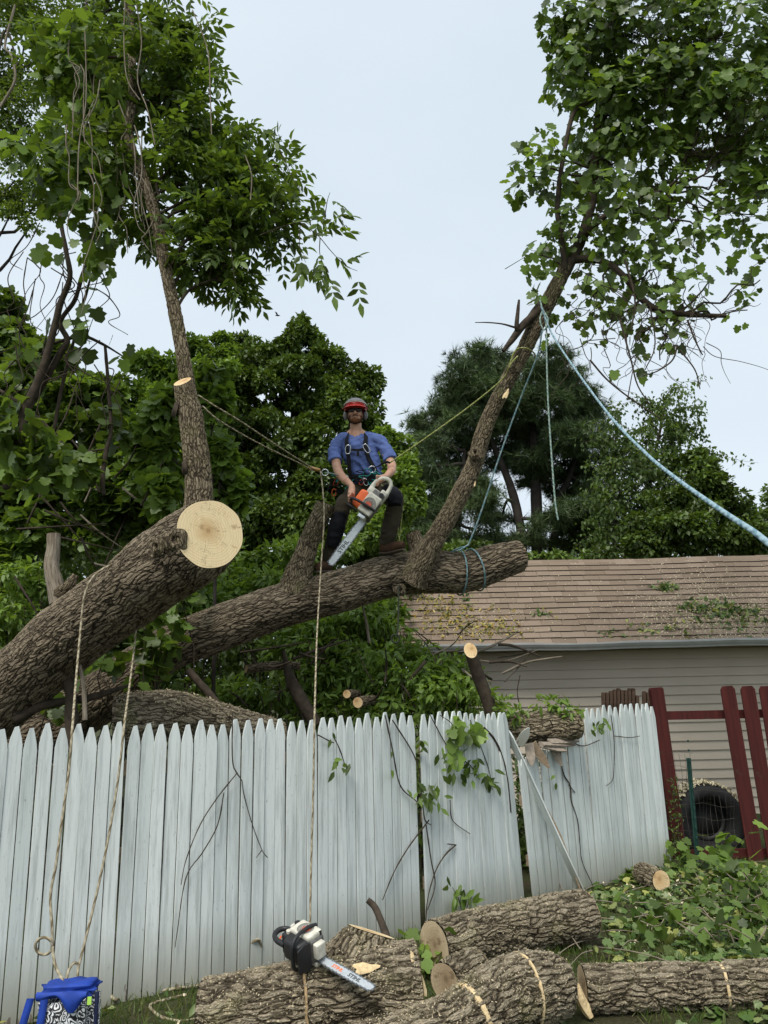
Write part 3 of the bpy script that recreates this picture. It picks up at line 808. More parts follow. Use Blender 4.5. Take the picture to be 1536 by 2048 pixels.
# scars of bare wood on the limb
def scar(root, c, n, up, a, b, mat=None, name='bare_patch'):
    n = nrmz(n); up = nrmz(np.asarray(up) - n * (np.dot(up, n))); s = np.cross(n, up); k = 22
    th = np.linspace(0, 2 * np.pi, k, endpoint=False); w = 1 + .2 * np.sin(3 * th + 1) + .12 * np.sin(5 * th)
    rim = c + up * (np.cos(th) * a * w)[:, None] + s * (np.sin(th) * b * w)[:, None] - n * ((np.sin(th) * b) ** 2 * 5)[:, None] - n * .004
    mb = MB(); vv = np.vstack([rim, c + n * .003]); mb.add(vv, np.stack([np.arange(k), (np.arange(k) + 1) % k, np.full(k, k)], 1), vv)
    mb.build(name, mat or FRESH, root)
scar(T2, P(1012, 788, 7.17), A(-.15, -1, .1), nrmz(l2[8] - l2[7]), .055, .022)
scar(T2, P(902, 1033, 7.25), A(0, -1, .1), A(1, 0, .3), .05, .012, BARK_MED)
scar(T2, P(950, 968, 7.26), A(.3, -1, .1), A(.3, 0, 1), .03, .008)

# --- long log by the fence gap, grey face to the left
root, g = simple_log('cut_log', 'long cut log lying under the fence gap, grey sawn face at its left end', 'log',
    [PZ(876, 1893, .155), PZ(985, 1866, .155), PZ(1090, 1844, .16), PZ(1172, 1830, .16)], A(.152, .156, .16, .155), BARK_LOG, FACE_OLD, FACE, nseg=130, ring_mm=.009, seed=51, group='cut logs on the ground', start_plane=(PZ(876, 1893, .17), A(-.9, -.6, .02)))
dust(root, g, 200, 1)
scar(root, P(1040, 1822, 5.60), A(0, -.7, .7), A(1, .4, 0), .06, .03, FRESHDARK)
scar(root, P(1165, 1792, 6.07), A(0, -.6, .8), A(1, .4, 0), .05, .03)
# --- the log the saw rests on
c0, c1, c2, c3 = A(P(405, 2052, 4.22), P(530, 2030, 4.22), P(640, 2020, 4.26), P(838, 1988, 4.30))
for c_, z_ in ((c0, .17), (c1, .19), (c2, .205), (c3, .23)): c_[2] = z_
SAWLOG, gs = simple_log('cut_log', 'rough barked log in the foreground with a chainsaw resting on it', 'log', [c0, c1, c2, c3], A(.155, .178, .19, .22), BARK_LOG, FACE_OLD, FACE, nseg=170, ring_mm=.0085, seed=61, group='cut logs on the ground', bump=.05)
dust(SAWLOG, gs, 650, 2, up=0)
kerf(SAWLOG, gs, int(len(gs) * .47), .007, FRESHDARK)
stb = A(P(690, 1960, 4.36), P(715, 1915, 4.38), P(735, 1884, 4.4), P(741, 1864, 4.41))
o, g = log_parts(SAWLOG, stb, A(.20, .155, .128, .12), BARK_LOG, nseg=90, ring_mm=.009, name='branch_stub', face1=FACE, seed=62, bump=.12, bumpf=8)
dust(SAWLOG, g, 120, 7, up=-.1)
scar(SAWLOG, P(838, 1958, 4.15), A(.5, -.8, .4), A(0, 0, 1), .10, .03)
scar(SAWLOG, P(730, 1935, 4.14), A(0, -.8, .6), A(1, 0, 0), .06, .025)
# --- partly sawn log in the lower middle
q = [P(700, 2095, 3.95), P(800, 2075, 4.02), P(900, 2055, 4.12), P(1000, 2022, 4.32), P(1060, 2010, 4.42), P(1118, 2003, 4.52)]
for c_, z_ in zip(q, (.10, .115, .135, .17, .175, .165)): c_[2] = z_
root, g = simple_log('cut_log', 'pale dusty log with two saw cuts at the bottom edge, widest end right', 'log', q, A(.095, .11, .128, .165, .172, .15), BARK_LOG, None, FACE_OLD, nseg=150, ring_mm=.008, seed=71, group='cut logs on the ground', bump=.05)
dust(root, g, 800, 3, up=.1)
kerf(root, g, int(len(g) * .50), .014, FRESH); kerf(root, g, int(len(g) * .80), .007, FRESH)
# --- small log lying between them
q = [P(890, 1985, 4.75), P(920, 1950, 4.85), P(952, 1920, 4.95)]
for c_ in q: c_[2] = .12
simple_log('cut_log', 'short thin log wedged between the long log and the dusty log', 'log', q, A(.10, .11, .105), BARK_LOG, FACE_OLD, FACE_OLD, nseg=70, ring_mm=.01, seed=81, group='cut logs on the ground')
# --- log at the lower right
q = [P(1168, 1998, 4.62), P(1300, 1996, 4.62), P(1440, 1994, 4.62), P(1640, 1988, 4.62)]
for c_ in q: c_[2] = .115
root, g = simple_log('cut_log', 'straight log at the lower right with a pale saw cut and splintered left end', 'log', q, A(.108, .112, .112, .115), BARK_LOG, FACE_OLD, FACE_OLD, nseg=110, ring_mm=.01, seed=91, group='cut logs on the ground')
dust(root, g, 200, 4)
kerf(root, g, int(len(g) * .585), .008, FRESH)
sp = MB(); tube_to(sp, [P(1153, 1968, 4.55), P(1163, 2000, 4.52), P(1182, 2036, 4.5)], A(.016, .026, .018), nseg=6, nring=10, bump=.3, bumpf=30); sp.build('splinter', FRESH, root, smooth=False)
# --- short log against the fence
q = [PZ(1283, 1745, .12), PZ(1322, 1762, .11)]
simple_log('cut_log', 'short log with fresh yellow face against the right end of the white fence', 'log', A(*q), A(.085, .085), BARK_LOG, FACE_OLD, FACE, nseg=60, ring_mm=.012, seed=95, group='cut logs on the ground', end_plane=(q[1], A(.3, -.95, .1)))
# --- logs behind the fence
root, g = simple_log('fallen_log', 'dusty grey log lying just behind the left fence pickets', 'log', [P(230, 1440, 6.7), P(340, 1432, 6.8), P(440, 1450, 6.95), P(560, 1476, 7.2)], M(A(46, 46, 40, 30), 6.8), BARK_LOG, None, FACE_OLD, nseg=90, ring_mm=.014, seed=97)
dust(root, g, 900, 5, up=.6, size=(.006, .018))
root, g = simple_log('fallen_log', 'bark covered log resting on the crushed white fence panel', 'log', [P(880, 1492, 7.75), P(985, 1470, 7.45), P(1070, 1455, 7.15), P(1156, 1449, 7.0)], M(A(27, 28, 28, 25), 7.2), BARK_LOG, None, FACE_OLD, nseg=90, ring_mm=.011, seed=99, end_plane=(P(1153, 1449, 7.0), A(1, .2, .1)))
dust(root, g, 500, 6, up=.4)
root, g = simple_log('sawn_branch', 'upright sawn branch with round pale end above the brush pile', 'branch', [P(990, 1450, 7.36), P(976, 1402, 7.34), P(956, 1350, 7.3), P(941, 1301, 7.22)], M(A(13, 12, 11.5, 11.5), 7.6), BARK_TWIG, None, FACE, nseg=40, ring_mm=.02, seed=101, end_plane=(P(941, 1301, 7.22), A(-.15, -.9, .42)))
simple_log('sawn_branch', 'sawn branch pointing left out of the brush below the trunk', 'branch', [P(600, 1332, 7.9), P(550, 1332, 7.85), P(493, 1338, 7.8)], M(A(8, 8, 8), 7.8), BARK_MED, None, FACE, nseg=30, ring_mm=.02, seed=103, end_plane=(P(493, 1338, 7.8), A(-.85, -.5, .1)))
simple_log('sawn_branch', 'round pale branch end poking from the brush towards the fence', 'branch', [P(745, 1400, 7.9), P(716, 1405, 7.5)], M(A(9.5, 9.5), 7.5), BARK_MED, None, FACE, nseg=30, ring_mm=.02, seed=104)
simple_log('sawn_branch', 'smaller round branch end just above its neighbour in the brush', 'branch', [P(715, 1388, 8.0), P(694, 1388, 7.65)], M(A(8, 8), 7.6), BARK_MED, None, FACE, nseg=26, ring_mm=.02, seed=105)
simple_log('broken_branch', 'dark forked broken branch standing in the brush', 'branch', [P(632, 1450, 7.8), P(600, 1395, 7.8), P(578, 1350, 7.8), P(566, 1300, 7.8)], M(A(13, 12, 9, 3), 7.8), BARK_TWIG, None, None, nseg=16, ring_mm=.03, seed=106, bump=.15)
simple_log('broken_branch', 'dark stick leaning on the white fence above the saw log', 'branch', [P(778, 1890, 5.2), P(765, 1850, 5.45), P(750, 1815, 5.6), P(735, 1800, 5.62)], M(A(7, 6.5, 6, 5), 5.4), BARK_TWIG, None, None, nseg=12, ring_mm=.02, seed=107, bump=.12)
# ------------------------------------------------------------------ foliage tools
LEAF_ASH = (A([0, 0, 0], [.33, .19, .05], [.68, .14, .03], [1, 0, -.06], [.68, -.14, .03], [.33, -.19, .05], [.5, 0, 0]),
            np.array([[0, 6, 1], [1, 6, 2], [2, 6, 3], [3, 6, 4], [4, 6, 5], [5, 6, 0]]))
LEAF_SMALL = (A([0, 0, 0], [.45, .30, .07], [1, 0, -.05], [.45, -.30, .07]), np.array([[0, 2, 1], [0, 3, 2]]))
_o = A([0, 0], [-.13, .26], [.02, .50], [.22, .40], [.42, .60], [.58, .36], [.78, .33], [1.0, 0.0])
_o = np.vstack([_o, (_o[1:-1] * [1, -1])[::-1]])
_lv = np.column_stack([_o, -.16 * _o[:, 1] ** 2 - .10 * (_o[:, 0] - .3) ** 2 + .04])
_lv = np.vstack([_lv, [[.33, 0, -.03]]])
_k = len(_o)
LEAF_LOBED = (_lv, np.stack([np.arange(_k), np.full(_k, _k), (np.arange(_k) + 1) % _k], 1))
NEEDLES = None

def rand_dirs(n, rng=RNG):
    return nrmz(rng.normal(size=(n, 3)))

def leaf_arrays(pos, axis, nrm, size, tmpl):
    axis = nrmz(axis); nrm = nrmz(nrm - axis * (axis * nrm).sum(1, keepdims=True)); side = np.cross(nrm, axis)
    tv, tf = tmpl
    v = pos[:, None] + size[:, None, None] * (tv[None, :, 0:1] * axis[:, None] + tv[None, :, 1:2] * side[:, None] + tv[None, :, 2:3] * RNG.uniform(-.3, 3.2, (len(pos), 1, 1)) * nrm[:, None])
    f = tf[None] + (np.arange(len(pos)) * len(tv))[:, None, None]
    return v.reshape(-1, 3), f.reshape(-1, tf.shape[1])

def leaves_to(mb, pos, axis, nrm, size, tmpl, rnd=None):
    if len(pos) == 0: return
    v, f = leaf_arrays(pos, axis, nrm, size, tmpl)
    rnd = RNG.random(len(pos)) if rnd is None else rnd
    mb.add(v, f, None, 0, np.repeat(rnd, len(tmpl[0])))

SINGLE = {}
def single_leaf_mesh(key, tmpl, mat, k):
    kk = (key, k)
    if kk not in SINGLE:
        mb = MB().add(tmpl[0], tmpl[1], None, 0, np.full(len(tmpl[0]), (k + .5) / 6)); SINGLE[kk] = mb.mesh('leaf', [mat], True)
    return SINGLE[kk]

def single_leaves(root, key, tmpl, mat, pos, axis, nrm, size, name='leaf'):
    axis = nrmz(axis); nrm = nrmz(nrm - axis * (axis * nrm).sum(1, keepdims=True)); side = np.cross(nrm, axis)
    for i in range(len(pos)):
        o = bpy.data.objects.new(name, single_leaf_mesh(key, tmpl, mat, random.randrange(6))); link(o, root)
        s = float(size[i])
        o.matrix_basis = Matrix(((axis[i, 0] * s, side[i, 0] * s, nrm[i, 0] * s, pos[i, 0]), (axis[i, 1] * s, side[i, 1] * s, nrm[i, 1] * s, pos[i, 1]),
                                 (axis[i, 2] * s, side[i, 2] * s, nrm[i, 2] * s, pos[i, 2]), (0, 0, 0, 1)))

def ell(px, py, rx, ry, Y, ry_d=None):
    """ellipsoid from its outline in the photograph and its distance: centre, radii"""
    c = P(px, py, Y); a, b = M(rx, Y), M(ry, Y)
    return c, A(a, ry_d if ry_d else (a + b) / 2, b)

def in_ell(c, r, n, shell=0.55, rng=RNG):
    d = rand_dirs(n, rng); u = rng.random(n) ** (1 / 3.0)
    u = shell * (1 - (1 - u) * 0.45) + (1 - shell) * u
    return c + d * r * u[:, None], d

def droop(d, n, out=0.9, down=0.5, jit=0.8, rng=RNG):
    ax = d * out + rng.normal(size=(n, 3)) * jit; ax[:, 2] -= down
    nr = A(0, 0, 1.0) + d * 0.5 + rng.normal(size=(n, 3)) * 0.55
    return ax, nr

def crown_blobs(mb, blobs, n_leaf, size, tmpl, jit=.25, sub=9, subr=0.42, shell=.7, down=.5, rng=RNG, lo=0.0, hi=1.0):
    """each blob breaks into smaller clumps, each clump into leaves; clumps share a tone"""
    vols = np.array([np.prod(b[1]) ** (2 / 3) for b in blobs]); ns = (n_leaf * vols / vols.sum()).astype(int)
    for (c, r), n in zip(blobs, ns):
        if n < 4: continue
        k = max(3, sub); cc, dd = in_ell(c, r * .82, k, .75, rng)
        per = n // k
        for q in range(k):
            sr = r * subr * rng.uniform(.6, 1.35, 3)
            p, d = in_ell(cc[q], sr, per, shell, rng)
            d2 = nrmz(d + dd[q] * .5)
            ax, nr = droop(d2, per, .8, down, .7, rng)
            tone = rng.uniform(lo, hi)
            leaves_to(mb, p, ax, nr, size * rng.uniform(1 - jit, 1 + jit, per), tmpl, np.clip(tone * .55 + rng.random(per) * .45, 0, 1))

def wander(a, b, n=6, amp=.08, sag=0.0, rng=RNG):
    t = np.linspace(0, 1, n)[:, None]; ln = np.linalg.norm(b - a)
    p = a + (b - a) * t + rng.normal(size=(n, 3)) * amp * ln * np.sin(np.pi * t) * .6
    p[:, 2] += sag * ln * (np.sin(np.pi * t))[:, 0]
    p[0], p[-1] = a, b
    return p

def twigs_to(mb, a, b, r0, r1, nseg=5, amp=.08, sag=0.0, n=6, rng=RNG):
    p = wander(np.asarray(a, float), np.asarray(b, float), n, amp, sag, rng)
    tube_to(mb, p, np.linspace(r0, r1, n), nseg=nseg, nring=2 * n, caps=False)
    return p

G_ASH = leaf_mat('ash_leaf', [(0.045, 0.070, 0.013), (0.083, 0.129, 0.025), (0.115, 0.180, 0.034), (0.156, 0.244, 0.046)], trans=.4)
G_VINE = leaf_mat('vine_leaf', [(0.042, 0.066, 0.017), (0.085, 0.132, 0.025), (0.131, 0.205, 0.039), (0.192, 0.299, 0.065)], trans=.42)
G_FINE = leaf_mat('fine_leaf', [(0.062, 0.097, 0.018), (0.101, 0.156, 0.030), (0.162, 0.234, 0.044)], trans=.45)
G_MAPLE = leaf_mat('maple_leaf', [(0.034, 0.053, 0.010), (0.065, 0.101, 0.019), (0.106, 0.166, 0.032), (0.178, 0.260, 0.049)], trans=.25)
G_PINE = leaf_mat('pine_needle', [(0.042, 0.064, 0.027), (0.075, 0.117, 0.039), (0.129, 0.196, 0.058)], trans=.05, rough=.55)
G_BIRCH = leaf_mat('birch_leaf', [(0.063, 0.099, 0.029), (0.094, 0.147, 0.042), (0.143, 0.212, 0.062)], trans=.42)
G_BRIGHT = leaf_mat('bright_leaf', [(0.080, 0.125, 0.024), (0.132, 0.206, 0.039), (0.193, 0.301, 0.057), (0.266, 0.390, 0.074)], trans=.4)
G_DEBRIS = leaf_mat('fallen_leaf', [(0.037, 0.077, 0.015), (0.072, 0.130, 0.026), (0.121, 0.187, 0.046), (0.187, 0.242, 0.099), (0.396, 0.396, 0.099)], trans=.2)
G_YELLOW = leaf_mat('yellowed_leaf', [(0.050, 0.100, 0.030), (0.280, 0.260, 0.060), (0.450, 0.360, 0.090), (0.330, 0.210, 0.070)], trans=.2)
# ------------------------------------------------------------------ background trees
def far_tree(name, label, cat, foot, trunk_pts, trunk_r, blobs, n, size, tmpl, mat, group=None, limbs=10, sub=9, subr=.42, down=.4, lo=0, hi=1, tmat=None, seed=0, shell=.7):
    rng = np.random.default_rng(seed)
    root = thing(name, foot, label, cat, group)
    mb = MB(); tube_to(mb, trunk_pts, trunk_r, nseg=10, nring=24, bump=.1, bumpf=2)
    mb.build('trunk', tmat or BARK_FAR, root)
    if limbs:
        lb = MB(); tp = spline(np.asarray(trunk_pts, float), 30)
        for (c, r) in blobs[:limbs]:
            k = np.argmin(np.linalg.norm(tp - c - A(0, 0, -.5) * 1.0, axis=1)); k = max(6, min(28, k - 3))
            twigs_to(lb, tp[k], c, np.interp(k, [0, 29], [trunk_r[0], trunk_r[-1]]) * .45, .012, 6, .10, .03, 7, rng)
        lb.build('limbs', tmat or BARK_FAR, root, kind='stuff')
    cb = MB(); crown_blobs(cb, blobs, n, size, tmpl, sub=sub, subr=subr, down=down, lo=lo, hi=hi, rng=rng, shell=shell)
    cb.build('crown', mat, root, kind='stuff')
    return root

def foot_of(p): return A(p[0], p[1], 0)

# dense dark maple in the middle
bl = [ell(*b) for b in ((590, 690, 55, 45, 15), (530, 720, 60, 45, 15), (650, 730, 60, 45, 15), (710, 780, 50, 50, 15), (470, 745, 60, 45, 14.6), (600, 770, 80, 55, 14.4), (520, 800, 80, 55, 14.4),
       (680, 830, 70, 60, 14.4), (735, 850, 45, 55, 14.8), (440, 820, 60, 60, 14.4), (560, 870, 90, 60, 14), (650, 900, 80, 60, 14), (480, 900, 80, 70, 14), (740, 920, 60, 60, 14.4),
       (560, 960, 100, 60, 13.8), (660, 990, 90, 60, 13.8), (470, 990, 80, 70, 13.8), (740, 1010, 60, 60, 14), (560, 1050, 110, 60, 13.6), (690, 1070, 90, 60, 13.6), (460, 1070, 70, 60, 13.6), (605, 660, 30, 30, 15), (745, 760, 22, 28, 15), (490, 700, 40, 30, 15.2))]
far_tree('maple_tree', 'dense dark green maple directly behind the climber', 'tree', foot_of(P(600, 1300, 14.6)), [foot_of(P(600, 1300, 14.6)), P(600, 1150, 14.6), P(595, 950, 14.7), P(590, 740, 14.8)], A(.28, .24, .18, .06), bl, 70000, .115, LEAF_SMALL, G_MAPLE, limbs=14, sub=16, subr=.34, seed=1)
# lighter maple to its left
bl = [ell(*b) for b in ((300, 740, 45, 32, 12.6), (360, 745, 50, 35, 12.6), (260, 790, 50, 40, 12.4), (330, 810, 60, 45, 12.2), (400, 790, 50, 40, 12.4), (390, 860, 50, 50, 12), (300, 880, 70, 50, 11.8), (240, 870, 50, 50, 11.8), (330, 960, 90, 50, 11.6), (430, 730, 45, 35, 12.8), (395, 700, 35, 26, 13), (450, 690, 30, 24, 13))]
far_tree('maple_tree', 'lighter green maple seen behind the upright sawn limb', 'tree', foot_of(P(310, 1300, 12.4)), [foot_of(P(310, 1300, 12.4)), P(315, 1000, 12.4), P(330, 780, 12.5)], A(.16, .13, .05), bl, 26000, .10, LEAF_SMALL, G_BRIGHT, limbs=8, sub=11, subr=.4, seed=2, hi=.7)
# tree to the right of the climber
bl = [ell(*b) for b in ((800, 905, 30, 35, 13), (790, 960, 45, 45, 12.6), (815, 940, 25, 30, 12.6), (805, 1010, 40, 50, 12.4), (780, 1050, 40, 50, 12.4), (770, 880, 25, 25, 13), (830, 985, 16, 24, 12.4), (750, 960, 40, 60, 12.8), (755, 1060, 60, 50, 12.4), (640, 1100, 80, 40, 12))]
far_tree('small_tree', 'small bright leafy tree just right of the climber', 'tree', foot_of(P(785, 1330, 12.7)), [foot_of(P(785, 1330, 12.7)), P(785, 1100, 12.7), P(790, 930, 12.8)], A(.10, .08, .03), bl, 17000, .095, LEAF_SMALL, G_BRIGHT, limbs=6, sub=11, seed=3, hi=.75)

# ------------------------------------------------------------------ pine
def needle_tmpl(k=13):
    rs = np.random.RandomState(4); v, f = [], []
    for i in range(k):
        d = nrmz(A(rs.uniform(.25, 1.0), rs.normal() * .6, rs.normal() * .6)); s = nrmz(np.cross(d, rs.normal(size=3))) * .042
        b = len(v); v += [list(-s), list(s), list(d)]; f.append([b, b + 1, b + 2])
    return np.array(v), np.array(f)
NEEDLES = needle_tmpl()
rngp = np.random.default_rng(12)
PT = thing('pine_tree', foot_of(P(1072, 1250, 23.5)), 'tall dark pine with bare crooked trunks rising behind the garage roof', 'tree')
def ptrunk(pts, r, name='trunk'):
    r = r * .68
    mb = MB(); tube_to(mb, pts, r, nseg=10, nring=30, bump=.15, bumpf=1.5); mb.build(name, BARK_FAR, PT); return spline(np.asarray(pts, float), 40)
tr = [ptrunk([foot_of(P(1072, 1250, 23.5)), P(1074, 1120, 23.5), P(1073, 1000, 23.5), P(1066, 880, 23.5), P(1060, 780, 23.5), P(1058, 720, 23.6)], A(.30, .26, .24, .2, .14, .05)),
      ptrunk([foot_of(P(1046, 1250, 23.2)), P(1046, 1120, 23.2), P(1038, 1040, 23.2), P(1022, 975, 23.2), P(1000, 920, 23.2), P(975, 860, 23.3), P(955, 780, 23.4), P(945, 730, 23.5)], A(.24, .22, .2, .18, .16, .13, .08, .04), 'second_trunk'),
      ptrunk([P(1100, 1130, 23.7), P(1112, 1050, 23.7), P(1118, 1000, 23.7), P(1140, 950, 23.6), P(1160, 880, 23.6), P(1165, 820, 23.6)], A(.24, .2, .17, .14, .1, .05), 'third_trunk'),
      ptrunk([P(905, 1200, 22.8), P(910, 1100, 22.8), P(920, 1000, 22.8), P(930, 900, 22.9)], A(.2, .18, .13, .06), 'fourth_trunk')]
alltr = np.vstack(tr)
pb = [(940, 722, 42, 20), (985, 735, 40, 18), (1035, 742, 45, 22), (1090, 735, 45, 22), (1120, 765, 40, 20), (1150, 795, 45, 22), (925, 765, 40, 20), (905, 805, 50, 22), (965, 790, 60, 24), (1030, 800, 60, 25), (1090, 810, 60, 25),
      (1160, 835, 40, 22), (880, 850, 48, 22), (945, 850, 60, 25), (1015, 860, 60, 25), (1085, 870, 60, 26), (1150, 880, 50, 24), (1190, 880, 20, 16), (850, 895, 35, 20), (910, 905, 50, 22), (985, 915, 50, 20), (1050, 920, 45, 20), (1120, 930, 55, 22), (1180, 935, 35, 20),
      (860, 940, 40, 16), (925, 955, 40, 16), (1085, 965, 40, 15), (1150, 980, 45, 18), (1195, 985, 25, 14), (870, 990, 40, 14), (960, 985, 26, 12), (890, 1030, 40, 12), (1170, 1030, 40, 16), (1130, 1055, 30, 12), (880, 1075, 45, 13), (960, 1070, 30, 10), (1010, 1085, 30, 10), (1190, 1075, 35, 15), (930, 1105, 40, 12), (840, 860, 20, 12), (835, 1030, 22, 14), (1100, 1040, 24, 10), (900, 1000, 40, 16), (1000, 1040, 30, 12), (960, 1020, 34, 13), (1150, 1020, 40, 16), (860, 1090, 40, 16), (1190, 1050, 30, 16), (1130, 1095, 40, 14), (1060, 1070, 24, 10), (980, 1100, 36, 12), (850, 1050, 30, 14)]
lb, nb = MB(), MB()
for (x, y, rx, ry) in pb:
    c, r = ell(x, y, rx, ry, 23.4 + rngp.uniform(-1.6, 1.6), 1.1)
    k = np.argmin(np.linalg.norm((alltr - c) * [1, 1, 1.3] + [0, 0, -.5], axis=1))
    pth = twigs_to(lb, alltr[k], c, .065, .02, 6, .13, .02, 7, rngp)
    for q in range(int(6 + rx * ry / 62)):
        e, d = in_ell(c, r, 1, .8, rngp); e = e[0]
        pp = twigs_to(lb, pth[rngp.integers(3, 7)], e, .018, .008, 4, .1, 0, 5, rngp)
        m = 30
        tpos = np.vstack([pp[-1] + rngp.normal(size=(m, 3)) * [.17, .17, .06]])
        ax = (tpos - pp[-3]) * 1.2 + rngp.normal(size=(m, 3)) * .25; ax[:, 2] += .22
        leaves_to(nb, tpos, ax, rand_dirs(m, rngp), rngp.uniform(.14, .24, m), NEEDLES, np.clip(rngp.random() * .6 + rngp.random(m) * .4, 0, 1))
lb.build('limbs', BARK_FAR, PT, kind='stuff'); nb.build('needles', G_PINE, PT, kind='stuff')
# ------------------------------------------------------------------ birch and right-hand trees
def wispy(name, label, tp, tr_, targets, foot, leaf_n, size, mat, seed):
    rng = np.random.default_rng(seed); root = thing(name, foot, label, 'tree', 'slender trees behind the garage')
    mb = MB(); tube_to(mb, tp, tr_, nseg=8, nring=26); mb.build('trunk', BARK_FAR, root)
    q = spline(np.asarray(tp, float), 30); lb, cb = MB(), MB()
    for (x, y, Y) in targets:
        e = P(x, y, Y); k = np.argmin(np.linalg.norm(q - e + A(0, 0, 1.2), axis=1)); k = min(k, 28)
        pp = twigs_to(lb, q[k], e, .03, .008, 5, .07, .05, 8, rng)
        for j in range(2, 8):
            for s in range(2):
                e2 = pp[j] + rng.normal(size=3) * [.45, .45, .25] - A(0, 0, .2); p2 = twigs_to(lb, pp[j], e2, .009, .003, 3, .08, .0, 5, rng)
                n = leaf_n; t = rng.random(n); base = np.stack([np.interp(t, np.linspace(0, 1, 5), p2[:, i]) for i in range(3)], 1) + rng.normal(size=(n, 3)) * .085
                ax, nr = droop(rand_dirs(n, rng), n, .6, .8, .5, rng)
                leaves_to(cb, base, ax, nr, size * rng.uniform(.7, 1.3, n), LEAF_SMALL, np.clip(rng.random() * .6 + rng.random(n) * .4, 0, 1))
    lb.build('limbs', BARK_FAR, root, kind='stuff'); cb.build('crown', mat, root, kind='stuff')
wispy('birch_tree', 'pale wispy birch with open twigs beside the dark pine', [foot_of(P(1285, 1240, 21)), P(1275, 1115, 21), P(1290, 1000, 21), P(1312, 900, 21), P(1335, 790, 21)], A(.13, .11, .08, .05, .02),
      [(1340, 775, 21), (1370, 810, 20.6), (1300, 800, 21.4), (1400, 850, 20.6), (1350, 850, 21), (1290, 850, 20.6), (1420, 905, 20.8), (1370, 910, 21.2), (1300, 920, 20.6), (1250, 880, 21.2), (1440, 950, 20.8), (1390, 970, 21), (1260, 950, 20.8), (1330, 980, 21), (1240, 1000, 21), (1380, 1030, 21), (1310, 1050, 20.8), (1250, 1060, 21), (1350, 1090, 21), (1410, 900, 20.6)],
      foot_of(P(1285, 1240, 21)), 44, .125, G_BIRCH, 31)
wispy('birch_tree', 'smaller wispy tree between the pine and the tall birch', [foot_of(P(1235, 1240, 20)), P(1232, 1115, 20), P(1228, 1000, 20), P(1232, 860, 20)], A(.10, .08, .05, .02),
      [(1230, 830, 20), (1255, 870, 20), (1205, 880, 20), (1215, 930, 20), (1260, 940, 20), (1200, 970, 20), (1240, 1000, 20), (1190, 1030, 20), (1260, 1040, 20), (1210, 1075, 20), (1160, 1085, 20)], foot_of(P(1235, 1240, 20)), 38, .12, G_BIRCH, 32)
bl = [ell(*b) for b in ((1400, 960, 45, 40, 19), (1350, 1010, 60, 40, 19), (1440, 1000, 50, 40, 19), (1470, 1040, 40, 40, 19), (1330, 1060, 70, 40, 18.6), (1420, 1060, 80, 45, 18.4), (1480, 1080, 50, 35, 18.4), (1290, 1085, 45, 35, 18.6), (1395, 925, 28, 26, 19.2))]
far_tree('shade_tree', 'round dark broadleaf tree above the right end of the roof', 'tree', foot_of(P(1400, 1230, 19)), [foot_of(P(1400, 1230, 19)), P(1400, 1100, 19), P(1400, 970, 19)], A(.2, .16, .06), bl, 14000, .15, LEAF_SMALL, G_MAPLE, limbs=6, sub=11, seed=5, hi=.8)
bl = [ell(*b) for b in ((1530, 1030, 28, 28, 24), (1560, 1010, 40, 40, 24), (1520, 1075, 40, 35, 24), (1590, 1060, 50, 50, 24), (1500, 1095, 25, 20, 24))]
far_tree('shade_tree', 'pale green tree at the right edge beyond the roof', 'tree', foot_of(P(1560, 1220, 24)), [foot_of(P(1560, 1220, 24)), P(1560, 1100, 24), P(1560, 1020, 24)], A(.16, .13, .06), bl, 5000, .16, LEAF_SMALL, G_BIRCH, limbs=4, sub=10, seed=6)
bl = [ell(*b) for b in ((830, 1120, 60, 40, 17), (930, 1110, 60, 24, 18), (1000, 1120, 50, 18, 18), (1100, 1125, 60, 18, 18), (1190, 1120, 50, 22, 18))]
far_tree('hedge_shrub', 'low dark shrubs showing between the pine trunks above the ridge', 'shrub', foot_of(P(1000, 1230, 18)), [foot_of(P(1000, 1230, 18)), P(1000, 1160, 18), P(1000, 1110, 18)], A(.06, .05, .02), bl, 5000, .15, LEAF_SMALL, G_MAPLE, limbs=0, seed=7)

# ------------------------------------------------------------------ left-hand thicket
bl = [ell(*b) for b in ((60, 80, 120, 110, 11), (150, 170, 90, 90, 11), (40, 230, 90, 90, 11), (120, 300, 90, 70, 10.8), (30, 360, 70, 60, 10.8), (95, 385, 55, 50, 10.6), (20, 430, 40, 30, 10.6), (62, 450, 30, 22, 10.6), (-80, 150, 110, 200, 11), (190, 20, 90, 90, 11), (60, -90, 200, 110, 11), (175, 350, 50, 45, 10.8), (-60, 390, 80, 90, 11))]
far_tree('locust_tree', 'tall fine leaved yellow green tree at the upper left edge', 'tree', foot_of(P(-250, 1500, 11)), [foot_of(P(-250, 1500, 11)), P(-200, 900, 11), P(-120, 400, 11), P(20, 150, 11)], A(.2, .16, .12, .05), bl, 40000, .068, LEAF_SMALL, G_FINE, limbs=12, sub=14, subr=.34, seed=8)
bl = [ell(*b) for b in ((15, 620, 35, 35, 10), (40, 680, 50, 40, 9.8), (90, 730, 60, 45, 9.6), (20, 770, 70, 50, 9.6), (140, 790, 60, 45, 9.4), (200, 800, 45, 45, 9.4), (70, 850, 90, 55, 9.4), (170, 880, 80, 55, 9.2), (20, 930, 80, 55, 9.2), (240, 890, 45, 50, 9.2), (-60, 750, 80, 120, 9.8), (110, 960, 90, 50, 9.2), (230, 970, 80, 60, 9), (310, 950, 50, 60, 9), (-30, 1010, 90, 60, 9.2), (180, 1040, 90, 50, 9), (290, 1040, 70, 50, 8.8), (60, 1080, 80, 60, 9.2), (-50, 1120, 80, 80, 9))]
rng_ = np.random.default_rng(44)
